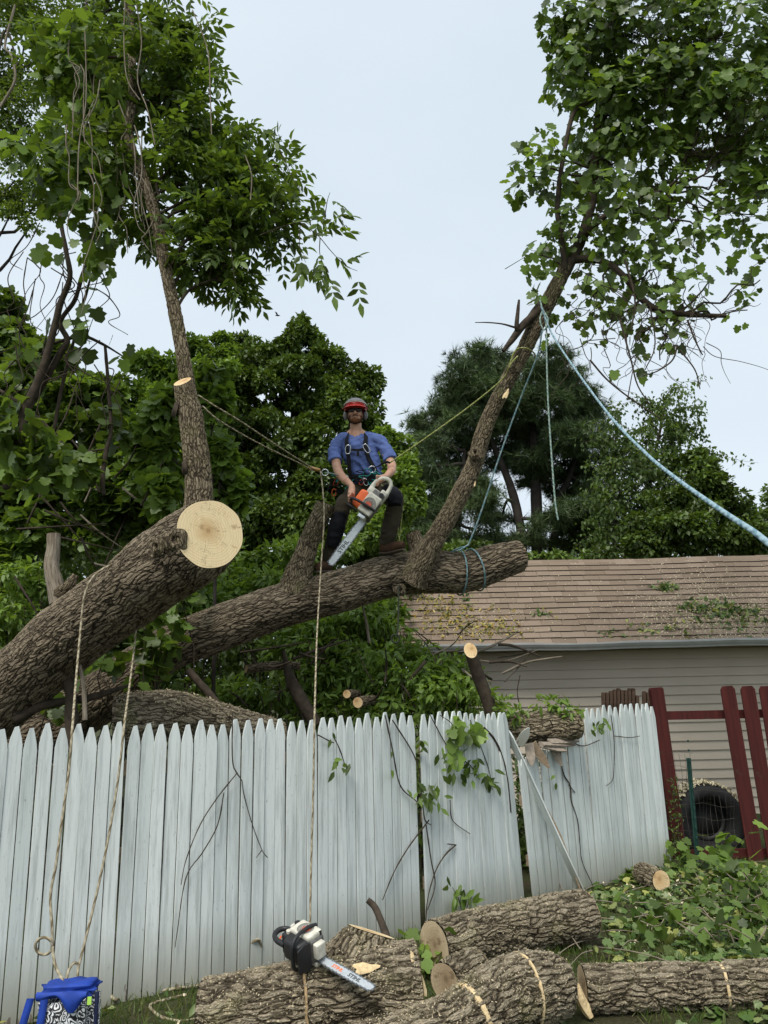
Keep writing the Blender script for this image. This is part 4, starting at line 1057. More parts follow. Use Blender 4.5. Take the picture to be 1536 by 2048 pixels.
TH = far_tree('vine_thicket', 'tall thicket smothered in grape vine left of the big trunk', 'thicket', foot_of(P(60, 1500, 9.6)), [foot_of(P(60, 1500, 9.6)), P(60, 1100, 9.6), P(90, 800, 9.7)], A(.12, .1, .03), bl, 15000, .118, LEAF_LOBED, G_VINE, limbs=10, sub=9, subr=.5, seed=9, shell=.8, hi=.9)
bl = [ell(*b) for b in ((400, 760, 40, 60, 7.6), (430, 800, 30, 50, 7.6), (310, 860, 45, 40, 7.8), (335, 830, 35, 50, 7.6), (320, 920, 45, 50, 7.8), (460, 900, 30, 60, 7.8), (290, 900, 50, 40, 8), (440, 950, 30, 60, 7.8), (260, 940, 50, 40, 8.2), (470, 985, 30, 40, 8), (330, 990, 40, 40, 7.6))]
far_tree('vine_clump', 'bright vine leaves hanging round the upright sawn limb', 'vine', foot_of(P(400, 1450, 7.7)), [foot_of(P(430, 1450, 7.9)), P(430, 1100, 7.9), P(420, 800, 7.8)], A(.02, .018, .008), bl, 2300, .115, LEAF_LOBED, G_BRIGHT, limbs=8, sub=7, subr=.5, seed=10, hi=.7)
# bare curly vines and dead branches hanging before the thicket
VT = thing('dead_vines', foot_of(P(100, 1450, 7.0)), 'tangle of bare dark vine stems hanging at the left against the sky', 'vine')
def stick(root, pts, r, name='stem', mat=None, nseg=7):
    mb = MB(); tube_to(mb, A(*pts), r, nseg=nseg, nring=max(8, 7 * len(pts)), bump=.15, bumpf=20); return mb.build(name, mat or BARK_TWIG, root)
def pxs(lst, Y): return [P(x, y, Y) for x, y in lst]
stick(VT, pxs([(40, 890), (48, 830), (75, 770), (100, 690), (120, 610), (140, 555), (132, 500), (122, 430), (135, 330), (160, 240), (168, 120), (175, -40)], 6.8), M(A(13, 12, 10, 8, 7, 6, 5, 4.5, 4, 4, 3.5, 3), 6.8))
stick(VT, pxs([(60, 810), (90, 760), (125, 700), (135, 680), (120, 650), (128, 630), (150, 600), (165, 550), (185, 500), (190, 440), (200, 380), (215, 300), (220, 200)], 6.9), M(A(8, 8, 7, 6, 6, 5, 5, 4.5, 4, 3.5, 3, 3, 2), 6.8))
stick(VT, pxs([(108, 860), (125, 770), (148, 680), (155, 640), (172, 590), (180, 560), (195, 520)], 7.0), M(A(4, 4, 3.5, 3.5, 3, 2.5, 2), 6.8))
stick(VT, pxs([(95, 690), (130, 680), (165, 672), (205, 688), (245, 712)], 7.0), M(A(4, 4, 4, 3, 1.5), 6.8))
stick(VT, pxs([(210, 690), (216, 760), (222, 860), (213, 900), (205, 960), (208, 990)], 7.0), M(A(3.5, 4, 4, 5, 5, 4), 6.8))
stick(VT, pxs([(10, 935), (60, 960), (95, 930), (110, 900), (125, 880), (150, 870)], 7.2), M(A(3, 5, 5, 4, 3, 2), 6.8), mat=BARK_PALE)
stick(VT, pxs([(-30, 1000), (15, 975), (60, 965), (120, 970)], 7.0), M(A(11, 10, 7, 3), 6.8))
stick(VT, pxs([(-20, 770), (30, 800), (80, 840), (130, 890), (180, 950), (200, 985)], 7.4), M(A(4, 4, 3.5, 3, 3, 2), 7))
stick(VT, pxs([(35, 130), (10, 60), (-20, 200)], 6.9), M(A(2.5, 2.5, 2), 7))
stick(VT, pxs([(0, 215), (30, 160), (22, 110), (10, 90), (30, 10)], 6.6), M(A(3, 3, 2.6, 2.6, 2.5), 7), mat=BARK_PALE)
for k in range(34):
    x0, y0 = rng_.uniform(30, 230), rng_.uniform(430, 760)
    n = rng_.integers(3, 6); pts = [(x0, y0)]
    for j in range(n): pts.append((pts[-1][0] + rng_.normal() * 22 - 6, pts[-1][1] + rng_.uniform(8, 55)))
    stick(VT, pxs(pts, rng_.uniform(6.6, 7.4)), M(np.linspace(1.6, .7, len(pts)), 6.8), nseg=4)
for k in range(26):
    x0, y0 = rng_.uniform(-20, 330), rng_.uniform(860, 1200); a = rng_.uniform(-1.3, 1.3); ln = rng_.uniform(60, 190)
    Yk = rng_.uniform(7.4, 8.6)
    stick(VT, [P(x0, y0, Yk), P(x0 + ln * .5 * math.cos(a) + rng_.normal() * 8, y0 + ln * .5 * math.sin(a), Yk), P(x0 + ln * math.cos(a), y0 + ln * math.sin(a), Yk + .2)], M(A(2.6, 2.0, 1.0), 7.5), nseg=5, mat=BARK_PALE if k % 4 == 0 else None)
vp = [(130, 640), (97, 640), (163, 655), (170, 610), (190, 618), (225, 672), (258, 705), (232, 715), (247, 720), (262, 690), (200, 520), (210, 508), (178, 575), (185, 500), (165, 645), (172, 660), (150, 700), (180, 700), (60, 700), (75, 720), (205, 452), (195, 465), (150, 480), (85, 490), (105, 470), (75, 500), (90, 505), (118, 510), (180, 490), (172, 470), (160, 660), (150, 640)]
n = len(vp); pos = A(*[P(x, y, rng_.uniform(6.6, 7.2)) for x, y in vp]); ax, nr = droop(rand_dirs(n, rng_), n, .5, 1.1, .3, rng_)
nr = nr * .5 + A(0, -1, .3)
single_leaves(VT, 'vine', LEAF_LOBED, G_VINE, pos, ax, nr, rng_.uniform(.11, .17, n))
# ------------------------------------------------------------------ near crowns
def fence_hit(px, py, off=0.0):
    """where the sight line through a pixel meets the picket fence, moved off metres to the camera side"""
    d = _f + CR * ((px - 768.0) / FPX) + CU * ((1024.0 - py) / FPX)
    k = d[0] / d[1]
    e = _FD[:, 0] - k * _FD[:, 1]
    i = np.where(np.sign(e[:-1]) != np.sign(e[1:]))[0]
    if len(i) == 0: return P(px, py, 6.5)
    i = i[0]; t = e[i] / (e[i] - e[i + 1]); Y = _FD[i, 1] + (_FD[i + 1, 1] - _FD[i, 1]) * t
    q = P(px, py, Y)
    return q - nrmz(d) * off

def compound(base, dirs, L_, rng, lf=.105):
    """pinnate ash leaves: leaflet position, axis and normal arrays, 7 leaflets each"""
    n = len(base); dirs = nrmz(dirs)
    up = A(0, 0, 1.0) + rng.normal(size=(n, 3)) * .35; up = nrmz(up - dirs * (dirs * up).sum(1, keepdims=True)); sd = np.cross(up, dirs)
    pos, ax, nr, sz = [], [], [], []
    for t, s in ((.38, 1), (.38, -1), (.62, 1), (.62, -1), (.86, 1), (.86, -1), (1.0, 0)):
        pos.append(base + dirs * (L_ * t)[:, None] - A(0, 0, 1) * (L_ * .25 * t * t)[:, None])
        a = dirs * (.55 if s else 1.0) + sd * s * .85 - A(0, 0, .35) + rng.normal(size=(n, 3)) * .16
        ax.append(a); nr.append(up + sd * s * .15 + rng.normal(size=(n, 3)) * .25); sz.append(lf * rng.uniform(.75, 1.2, n) * (1.1 if s == 0 else 1))
    return np.vstack(pos), np.vstack(ax), np.vstack(nr), np.concatenate(sz)

rngc = np.random.default_rng(77)
stem1 = spline(st, 60)
lb, cb = MB(), MB()
# sprays that fill the crown of the big leaning tree's upright stem
sp1 = []
for (x, y, rx, ry, Y, n) in ((330, 60, 110, 80, 5.9, 16), (390, 150, 55, 70, 5.8, 10), (330, 190, 90, 60, 5.7, 12), (410, 250, 70, 50, 5.8, 10), (470, 290, 70, 45, 5.8, 10), (360, 320, 60, 50, 5.6, 10), (440, 360, 80, 50, 5.7, 12), (520, 370, 60, 50, 5.8, 10), (480, 430, 70, 40, 5.7, 10), (420, 440, 60, 45, 5.6, 8),
                           (400, 510, 50, 45, 5.7, 8), (460, 530, 45, 45, 5.7, 8), (550, 440, 50, 45, 5.8, 8), (560, 330, 25, 35, 5.9, 4), (290, 460, 40, 40, 5.8, 5), (270, 420, 40, 40, 6.0, 6), (200, 220, 80, 80, 6.1, 10), (220, 100, 90, 90, 6.2, 12), (180, 330, 70, 50, 6.0, 8), (130, 60, 80, 80, 6.3, 8), (280, -60, 170, 80, 6.0, 16), (100, 160, 80, 80, 6.2, 7), (300, 120, 80, 80, 5.5, 8), (240, 300, 60, 60, 5.6, 6)):
    c, r = ell(x, y, rx, ry, Y + .38, .35)
    k = np.argmin(np.linalg.norm(stem1 - c - A(0, 0, -.25), axis=1))
    bp = twigs_to(lb, stem1[max(k - 2, 0)], c, .016, .007, 6, .09, .04, 7, rngc)
    for j in range(n):
        e, d = in_ell(c, r, 1, .7, rngc); e = e[0]
        tp = twigs_to(lb, bp[rngc.integers(3, 7)], e, .006, .003, 4, .10, .02, 6, rngc)
        for q in range(2, 6):
            m = 2
            base = np.repeat(tp[q][None], m, 0); dd = (tp[q] - tp[q - 1])[None] * 3 + rngc.normal(size=(m, 3)) * .55 + A(0, 0, -.15)
            ps, ax, nr, sz = compound(base, dd, rngc.uniform(.17, .27, m), rngc)
            leaves_to(cb, ps, ax, nr, sz, LEAF_ASH, np.clip(rngc.random() * .5 + rngc.random(len(ps)) * .5, 0, 1))
lb.build('twigs', BARK_TWIG, T1, kind='stuff'); cb.build('crown', G_ASH, T1, kind='stuff')
# the outermost sprig: each leaflet on its own
lb = MB(); allp = [[], [], [], []]
for pts in ([(520, 470), (575, 450), (625, 440), (660, 440), (672, 470)], [(600, 445), (635, 470), (660, 500), (690, 530), (715, 542)], [(640, 475), (640, 510), (655, 545)], [(560, 300), (590, 365), (610, 385)], [(600, 450), (600, 500), (612, 525)], [(460, 480), (470, 560), (480, 590)], [(650, 430), (655, 400), (660, 385)]):
    tp = spline(A(*[P(x, y, 5.75) for x, y in pts]), 10); tube_to(lb, tp, np.linspace(.005, .002, 10), nseg=5, nring=14, caps=False)
    for q in range(3, 10, 2):
        dd = (tp[q] - tp[q - 1])[None] * 4 + rngc.normal(size=(1, 3)) * .3
        for a_, b_ in zip(allp, compound(tp[q][None], dd, rngc.uniform(.15, .22, 1), rngc, .11)): a_.append(b_)
lb.build('sprig_twigs', BARK_TWIG, T1, kind='stuff')
ps, ax, nr, sz = np.vstack(allp[0]), np.vstack(allp[1]), np.vstack(allp[2]), np.concatenate(allp[3])
single_leaves(T1, 'ash', LEAF_ASH, G_ASH, ps[:300], ax[:300], nr[:300], sz[:300])
# grape vine leaves mixed into the left of that crown
GV = thing('grape_vine', P(160, 420, 6.0), 'grape vine with broad leaves draped left of the leafy upright stem', 'vine')
bl = [ell(*b) for b in ((110, 360, 60, 55, 5.7), (180, 300, 80, 60, 5.9), (150, 420, 50, 30, 5.8), (230, 380, 50, 50, 5.9), (80, 300, 60, 60, 6.1), (200, 140, 80, 120, 6.2), (250, 230, 50, 60, 5.9), (110, 130, 60, 90, 6.3), (200, 470, 35, 40, 5.9), (190, 530, 25, 40, 5.9))]
cb = MB(); crown_blobs(cb, bl, 800, .10, LEAF_LOBED, sub=7, subr=.6, rng=rngc, down=1.0); cb.build('leaves', G_VINE, GV, kind='stuff')
lb = MB()
for k in range(26):
    x0, y0 = rngc.uniform(120, 290), rngc.uniform(0, 420); pts = [(x0, y0)]
    for j in range(5): pts.append((pts[-1][0] + rngc.normal() * 12, pts[-1][1] + rngc.uniform(10, 60)))
    Yk = rngc.uniform(5.5, 6.2); tube_to(lb, A(*[P(x, y, Yk) for x, y in pts]), np.linspace(.006, .003, 6), nseg=5, caps=False)
for pts in ([(268, -20), (283, 80), (275, 160), (295, 220), (310, 290)], [(385, 20), (415, 100), (420, 180), (423, 270)], [(250, -10), (248, 90), (255, 160), (280, 200)], [(490, 310), (503, 350), (501, 400)], [(170, 60), (172, 200), (158, 290), (155, 400)]):
    tube_to(lb, A(*[P(x, y, 5.5) for x, y in pts]), .005, nseg=5, caps=False)
lb.build('stems', BARK_PALE, GV, kind='stuff')

# ------------------------------------------------------------------ vine crown on the climber's tree (upper right)
lb, cb = MB(), MB(); rngv = np.random.default_rng(88)
up2 = np.vstack([spline(A(P(1133, 532, 7.25), P(1170, 455, 7.24), P(1186, 385, 7.22), P(1190, 310, 7.2), P(1200, 200, 7.2), P(1222, 60, 7.2), P(1245, -120, 7.2)), 40),
                 spline(A(P(1140, 520, 7.24), P(1240, 545, 7.08), P(1300, 612, 7.0), P(1360, 628, 6.95)), 14), spline(A(P(1160, 480, 7.2), P(1260, 400, 7.0), P(1330, 380, 6.9)), 12)])
blo = ((1290, 70, 170, 110, 7.0, 330), (1180, 90, 90, 100, 7.1, 200), (1430, 90, 150, 130, 6.9, 340), (1130, 150, 50, 55, 7.0, 55), (1110, 30, 40, 40, 7.0, 40), (1530, 250, 70, 160, 6.8, 210), (1330, 200, 160, 80, 7.0, 300), (1450, 240, 110, 60, 6.8, 180), (1220, 230, 100, 70, 7.1, 170), (1400, -120, 300, 110, 7.0, 420), (1620, 150, 90, 260, 6.9, 240),
       (1250, 330, 110, 60, 6.9, 150), (1170, 330, 60, 60, 7.0, 60), (1330, 330, 60, 50, 6.9, 60), (1080, 320, 30, 60, 6.9, 34), (1045, 350, 30, 60, 6.9, 46), (1105, 360, 35, 60, 6.9, 40), (1200, 430, 90, 70, 6.9, 120), (1290, 440, 80, 70, 6.8, 100), (1350, 400, 45, 60, 6.8, 45), (1080, 510, 36, 45, 7.0, 30), (1130, 470, 50, 60, 7.0, 60),
       (1230, 530, 90, 55, 6.8, 100), (1320, 530, 80, 55, 6.7, 85), (1390, 500, 40, 60, 6.7, 34), (1180, 600, 60, 40, 6.9, 44), (1090, 590, 34, 40, 7.0, 34), (1300, 620, 80, 50, 6.7, 70), (1210, 650, 55, 30, 6.8, 28), (1370, 600, 50, 50, 6.7, 34), (1340, 670, 40, 30, 6.7, 18), (1510, 430, 50, 80, 6.7, 70), (1480, 350, 50, 60, 6.7, 60), (1520, 560, 35, 55, 6.7, 26), (1420, 440, 40, 60, 6.7, 24), (1430, 560, 30, 40, 6.7, 8), (1085, 650, 22, 28, 7.1, 16), (1260, 720, 50, 40, 6.7, 8), (1320, 720, 30, 40, 6.7, 6), (1495, 620, 30, 20, 6.6, 5))
far = []
for (x, y, rx, ry, Y, n) in blo:
    c, r = ell(x, y, rx, ry, Y + (.3 if y > 280 else .1), .45 if n < 120 else .7)
    k = np.argmin(np.linalg.norm(up2 - c, axis=1)); bp = twigs_to(lb, up2[k], c, .014, .006, 5, .10, .0, 7, rngv)
    n = int(n * (2.7 if y < 300 else 1.55 if y < 480 else 1.05))
    m = max(2, n // 14)
    for j in range(m):
        e, d = in_ell(c, r, 1, .8, rngv); tp = twigs_to(lb, bp[rngv.integers(2, 7)], e[0], .005, .0025, 4, .12, -.05, 6, rngv)
    per = n; p, d = in_ell(c, r, per, .75, rngv)
    ax, nr = droop(d, per, .4, 1.0, .55, rngv); nr = nr * .8 + A(0, -.55, .1)
    sz = rngv.uniform(.05, .12, per); tone = np.clip(rngv.random(per) * .75 + .25 * rngv.random(), 0, 1)
    if y > 430 or x < 1120: far.append((p, ax, nr, sz))
    else: leaves_to(cb, p, ax, nr, sz, LEAF_LOBED, tone)
p, ax, nr, sz = [np.concatenate([q[i] for q in far]) for i in range(4)]
o_ = np.argsort(-sz * (1 + .0 * p[:, 0])); pick = o_[:290]; other = o_[290:]
single_leaves(T2, 'vine', LEAF_LOBED, G_VINE, p[pick], ax[pick], nr[pick], sz[pick])
leaves_to(cb, p[other], ax[other], nr[other], sz[other], LEAF_LOBED)
cb.build('crown', G_VINE, T2, kind='stuff')
for k in range(60):
    x0, y0 = rngv.uniform(1130, 1420), rngv.uniform(520, 700); pts = [(x0, y0)]
    for j in range(4): pts.append((pts[-1][0] + rngv.normal() * 22 + 4, pts[-1][1] + rngv.uniform(4, 38)))
    tube_to(lb, A(*[P(x, y, 6.8) for x, y in pts]), np.linspace(.005, .002, 5), nseg=4, caps=False)
for pts, r in (([(1180, 720), (1215, 760), (1265, 800), (1310, 830), (1322, 838)], .010), ([(1240, 640), (1262, 720), (1275, 770), (1300, 810)], .010), ([(1375, 640), (1390, 680), (1405, 710)], .011), ([(1360, 700), (1390, 740), (1400, 778)], .009), ([(1355, 690), (1345, 720), (1315, 742), (1285, 752)], .009), ([(1300, 610), (1310, 690), (1290, 740)], .008), ([(1255, 800), (1262, 760), (1270, 720)], .006), ([(1010, 538), (1040, 520), (1065, 505)], .004), ([(1380, 765), (1410, 762), (1420, 775)], .003), ([(1250, 520), (1270, 600), (1262, 660)], .012)):
    tube_to(lb, A(*[P(x, y, 6.75) for x, y in pts]), np.linspace(r, r * .6, len(pts)), nseg=6, caps=True)
lb.build('twigs', BARK_TWIG, T2, kind='stuff')

# ------------------------------------------------------------------ shrubs and brush behind the fence
def shrub(name, label, cat, blobs, n, size, tmpl, mat, seed, group=None, sub=9, subr=.5, hi=1.0, stems=14, lo=0.0):
    rng = np.random.default_rng(seed); c0 = np.mean([b[0] for b in blobs], 0)
    root = thing(name, foot_of(c0), label, cat, group)
    lb = MB()
    for k in range(stems):
        c, r = blobs[k % len(blobs)]; e, _ = in_ell(c, r, 1, .8, rng)
        twigs_to(lb, A(c[0] + rng.normal() * .2, c[1] + .1, 0.0), e[0], .014, .004, 5, .08, .03, 6, rng)
    if stems: lb.build('stems', BARK_TWIG, root, kind='stuff')
    cb = MB(); crown_blobs(cb, blobs, n, size, tmpl, sub=sub, subr=subr, rng=rng, lo=lo, hi=hi, down=.5); cb.build('leaves', mat, root, kind='stuff')
    return root
E = lambda *L_: [ell(*b) for b in L_]
shrub('leafy_shrub', 'bright green shrub between the two leaning trunks', 'shrub', E((560, 1120, 60, 25, 9.5), (500, 1150, 60, 35, 9.3), (600, 1105, 30, 20, 9.4), (450, 1180, 50, 40, 9), (540, 1170, 50, 40, 9), (400, 1215, 50, 35, 8.7), (460, 1110, 40, 30, 9.6)), 3000, .12, LEAF_ASH, G_BRIGHT, 201)
shrub('leafy_shrub', 'dark leafy shrub in the gap under the big trunk', 'shrub', E((350, 1200, 50, 35, 8.6), (300, 1260, 50, 35, 8.2), (260, 1310, 60, 35, 8.0), (200, 1370, 60, 30, 8.2), (310, 1210, 50, 30, 9)), 900, .12, LEAF_LOBED, G_VINE, 202, hi=.8)
shrub('leafy_shrub', 'light compound leaved shrub at the lower left edge', 'shrub', E((30, 1170, 60, 40, 8.2), (20, 1230, 50, 40, 8), (70, 1150, 40, 30, 8.4), (-30, 1240, 60, 60, 8)), 1400, .11, LEAF_ASH, G_BRIGHT, 203)
shrub('understory_shrub', 'deep green understory filling the shade behind the lower trunk', 'shrub', E((560, 1280, 120, 80, 11.5), (420, 1330, 120, 70, 11), (700, 1260, 110, 80, 11.5), (600, 1370, 160, 60, 11), (300, 1340, 100, 80, 11), (760, 1340, 80, 80, 10.8), (480, 1210, 100, 60, 12), (150, 1250, 140, 100, 11.5), (20, 1300, 120, 110, 11.5), (780, 1180, 60, 60, 12), (380, 1130, 100, 60, 12), (240, 1150, 100, 80, 12), (80, 1100, 120, 80, 12)), 15000, .12, LEAF_SMALL, G_MAPLE, 204, sub=14, subr=.45, hi=.8)
shrub('understory_shrub', 'far dim hedge closing the view under the maples', 'shrub', E((620, 1220, 260, 120, 16.5), (200, 1200, 260, 140, 16.5), (-120, 1150, 200, 200, 16.5), (420, 1330, 300, 100, 16), (-50, 1330, 200, 120, 16)), 16000, .2, LEAF_SMALL, G_MAPLE, 205, sub=30, subr=.35, hi=.6)
shrub('brush_pile', 'heap of cut leafy branches against the garage corner behind the fence', 'brush pile', E((640, 1260, 60, 45, 8.8), (720, 1230, 60, 45, 9.0), (760, 1225, 36, 36, 9.2), (775, 1280, 45, 32, 9.0), (600, 1300, 70, 40, 8.6), (700, 1310, 80, 40, 8.6), (820, 1320, 55, 30, 8.5), (660, 1360, 80, 40, 8.3), (760, 1370, 80, 40, 8.3), (860, 1370, 60, 32, 8.2), (920, 1360, 40, 35, 8.1), (560, 1390, 70, 40, 8.2), (830, 1410, 80, 30, 8.0), (930, 1410, 60, 28, 7.9), (700, 1420, 90, 30, 8), (905, 1335, 30, 25, 8.1), (430, 1400, 80, 40, 8.4)), 7600, .112, LEAF_ASH, G_BRIGHT, 206, sub=12, subr=.48, stems=60, hi=.55)
shrub('brush_sprays', 'pale drooping leafy branches lying on top of the brush pile', 'brush pile', E((700, 1225, 60, 30, 8.7), (752, 1240, 40, 36, 8.8), (640, 1270, 50, 26, 8.4), (750, 1310, 60, 24, 8.3), (880, 1380, 60, 24, 7.8), (830, 1345, 50, 20, 8.0)), 1500, .105, LEAF_ASH, G_BRIGHT, 207, stems=20, lo=.3)
shrub('vine_clump', 'broad vine leaves hanging in front of the lower trunk base', 'vine', E((300, 1290, 30, 30, 6.95), (330, 1240, 40, 25, 6.9), (290, 1340, 30, 30, 6.9), (340, 1300, 25, 40, 7.0), (200, 1320, 30, 25, 6.9), (120, 1400, 30, 25, 7.2), (360, 1180, 40, 20, 7.0)), 190, .115, LEAF_LOBED, G_VINE, 208, sub=5, subr=.6, stems=10)
shrub('vine_clump', 'leaves and sprigs strewn over the log on the fence', 'vine', E((1040, 1425, 40, 10, 7.15), (1110, 1412, 30, 14, 7.0), (1000, 1415, 30, 18, 7.3), (1140, 1425, 20, 10, 6.95), (970, 1395, 24, 22, 7.6)), 330, .085, LEAF_ASH, G_BRIGHT, 209, sub=6, subr=.6, stems=0)
shrub('vine_clump', 'vine leaves wrapped about the dead stems at the left edge', 'vine', E((30, 880, 50, 45, 6.7), (100, 900, 50, 40, 6.8), (-20, 820, 40, 50, 6.7), (170, 930, 50, 40, 6.9), (60, 960, 60, 40, 6.8), (20, 700, 40, 40, 7.2), (230, 850, 30, 40, 7.2)), 420, .125, LEAF_LOBED, G_VINE, 210, sub=7, subr=.6, stems=0)
shrub('leafy_shrub', 'weeds added to darken the slit between the fence panels', 'shrub', E((1045, 1600, 40, 110, 8.4), (1050, 1720, 50, 90, 8.6), (850, 1600, 40, 150, 7.6)), 1400, .1, LEAF_ASH, G_MAPLE, 211, stems=8)  # foliage added behind the panel joints so the gaps read dark
# loose bare sticks in the brush
BR = thing('loose_sticks', foot_of(P(700, 1400, 8.0)), 'bare dark sticks jutting out of the brush pile in all directions', 'sticks')
rngb = np.random.default_rng(9)
for k in range(44):
    x0, y0 = rngb.uniform(420, 1010), rngb.uniform(1270, 1420); a = rngb.uniform(-2.6, .6); ln = rngb.uniform(40, 150); Yk = rngb.uniform(7.5, 8.6)
    e = (x0 + ln * math.cos(a), y0 + ln * .6 * math.sin(a)); r = rngb.uniform(1.2, 3.6)
    stick(BR, [P(x0, y0, Yk), P((x0 + e[0]) / 2 + rngb.normal() * 6, (y0 + e[1]) / 2 + rngb.normal() * 6, Yk - .05), P(e[0], e[1], Yk - rngb.uniform(-.3, .5))], M(A(r, r * .8, r * .4), 8), nseg=6, mat=BARK_PALE if k % 5 == 0 else None, name='stick')
stick(BR, pxs([(1050, 1440), (1035, 1390), (1040, 1350)], 7.4), .005, name='stick'); stick(BR, pxs([(820, 1360), (845, 1330), (852, 1322)], 7.8), .018, name='stick')
stick(BR, pxs([(30, 1440), (90, 1410), (180, 1395), (260, 1370)], 6.4), M(A(9, 9, 7, 3), 6.4), name='stick'); stick(BR, pxs([(140, 1500), (143, 1400), (130, 1330)], 6.3), M(A(14, 12, 9), 6.4), name='stick'); stick(BR, pxs([(170, 1440), (168, 1380), (160, 1330)], 6.1), M(A(5, 4, 3), 6.2), name='stick', mat=BARK_PALE)
stick(BR, pxs([(375, 1340), (420, 1390), (460, 1440)], 7.0), M(A(7, 8, 9), 7), name='stick')
# ------------------------------------------------------------------ snapped pickets on the crushed panel
def loose_board(root, a, b, w, face, name, mat, th=.014, pointed=True):
    a, b = np.asarray(a, float), np.asarray(b, float); L_ = np.linalg.norm(b - a); ez = (b - a) / L_
    mb = MB(); tip = min(.11, L_ * .4)
    o = [(-w / 2, 0), (w / 2, -.01), (w / 2, L_ - tip), (w * .36, L_ - tip * .55), (w * .1, L_), (-w * .1, L_), (-w * .36, L_ - tip * .55), (-w / 2, L_ - tip)] if pointed else [(-w / 2, 0), (w / 2, .01), (w / 2, L_), (-w / 2, L_ - .01)]
    prism(mb, o, -th / 2, th / 2)
    me = mb.mesh(name, [mat], smooth=False)
    ex = np.cross(nrmz(face), ez)
    return place(me, name, root, a, ex, ez)
CF = [o for o in bpy.data.objects if o.name.startswith('picket_fence')][-1]
loose_board(CF, fence_hit(1058, 1488, 0.18), fence_hit(1064, 1532, 0.23), .075, A(-.1, -1, .3), 'snapped_tip', GREYWOOD)
loose_board(CF, fence_hit(1066, 1488, 0.18), fence_hit(1098, 1536, 0.25), .07, A(-.3, -1, .2), 'snapped_tip', RAW)
loose_board(CF, fence_hit(1082, 1490, 0.19), fence_hit(1133, 1502, 0.27), .065, A(.1, -.7, .8), 'snapped_tip', GREYWOOD)
loose_board(CF, fence_hit(1085, 1488, 0.21), fence_hit(1150, 1490, 0.23), .055, A(.1, -.5, .9), 'snapped_tip', GREYWOOD)
loose_board(CF, fence_hit(1105, 1490, 0.18), fence_hit(1123, 1532, 0.22), .065, A(0, -1, .2), 'snapped_tip', GREYWOOD)
loose_board(CF, fence_hit(1100, 1483, 0.19), fence_hit(1158, 1482, 0.25), .06, A(.1, -.6, .8), 'snapped_tip', GREYWOOD)
loose_board(CF, fence_hit(1038, 1490, 0.15), fence_hit(1058, 1456, 0.29), .075, A(.1, -1, 0), 'snapped_tip', PAINT)
fp = thing('loose_picket', fence_hit(1163, 1782, .3) * A(1, 1, 0), 'detached white picket leaning diagonally across the fence gap', 'picket')
loose_board(fp, fence_hit(1164, 1784, .32), fence_hit(1010, 1452, .06), .075, A(-.85, -.5, .2), 'board', PAINT)
mb = MB(); tube_to(mb, A(fence_hit(1080, 1595, .17), fence_hit(1120, 1670, .22), fence_hit(1160, 1778, .34)), A(.012, .010, .008), nseg=6); mb.build('torn_edge', RAW, fp)

# ------------------------------------------------------------------ red fence, old brown pickets, T-post, wire, tyre
def red_mat():
    t = NT('red_stain'); o = t.obj(); inf = t.n('ObjectInfo').outputs['Random']
    n1 = t.noise(t.map(o, (25, 25, 1.5)), 1.0, 5, .65); n2 = t.noise(o, 9, 4, .6)
    c = t.ramp(n1, [(.3, (.042, .010, .009)), (.6, (.082, .017, .014)), (.85, (.11, .03, .022))])
    c = t.mix(t.n('MapRange', {'Value': n2, 'From Min': .6, 'From Max': .72, 'To Max': .7}).outputs[0], c, (.06, .035, .025))
    t.set(col=c, rough=.75, spec=.2, normal=t.bump(n1, .5, .006)); return t.m
RED = red_mat()
OLDBROWN = simple('old_brown_board', (.085, .055, .038), .9, var=.45, vs_=12, spec=.1, bump=.5)
RF = thing('red_fence', P(1360, 1740, 8.35) * A(1, 1, 0), 'dark red board fence with missing boards leaning beside the white fence', 'fence')
def board(root, a, b, w, th, name, mat, dog=.03, face=A(0, -1, 0)):
    a, b = np.asarray(a, float), np.asarray(b, float); L_ = np.linalg.norm(b - a); mb = MB()
    prism(mb, [(-w / 2, 0), (w / 2, 0), (w / 2, L_ - dog), (w / 2 - dog * .7, L_), (-w / 2 + dog * .7, L_), (-w / 2, L_ - dog)], -th / 2, th / 2)
    o = place(mb.mesh(name, [mat], smooth=False), name, root, a, np.cross(face, nrmz(b - a)), b - a); return o
board(RF, P(1364, 1752, 8.42), P(1311, 1375, 8.42), .135, .09, 'post', RED, .02)
for xt, xb, yb in ((1454, 1516, 1745), (1494, 1556, 1750), (1531, 1592, 1755), (1570, 1632, 1760), (1609, 1671, 1765)):
    board(RF, P(xb, yb, 8.3), P(xt, 1372, 8.3), .148, .02, 'fence_board', RED, .035)
for y0, y1 in ((1427, 1428), (1704, 1708)):
    mb = MB(); a, b = P(1318, y0, 8.40), P(1700, y1, 8.40); c = (a + b) / 2
    box(mb, c, b[0] - a[0], .035, .088); mb.build('rail', RED, RF, smooth=False)
OB = thing('old_fence', P(1245, 1600, 9.0) * A(1, 1, 0), 'short run of weathered brown stockade pickets with ragged tops', 'fence')
rngo = np.random.default_rng(5)
for k in range(13):
    x = 1206 + k * 7.4; top = 1380 + rngo.uniform(-4, 7) + (0 if k < 9 else 4)
    if k == 10: continue
    board(OB, P(x + 6, 1600, 9.0), P(x + 1, top, 9.0), .05, .018, 'picket', OLDBROWN, .012)
mb = MB(); a, b = P(1204, 1420, 9.05), P(1300, 1420, 9.05); box(mb, (a + b) / 2, b[0] - a[0], .03, .07); mb.build('rail', OLDBROWN, OB, smooth=False)
TPG = simple('green_post_paint', (.012, .045, .035), .5, var=.3, vs_=10)
TP = thing('steel_post', P(1396, 1745, 8.05) * A(1, 1, 0), 'dark green steel T-post standing before the dark tyre', 'post')
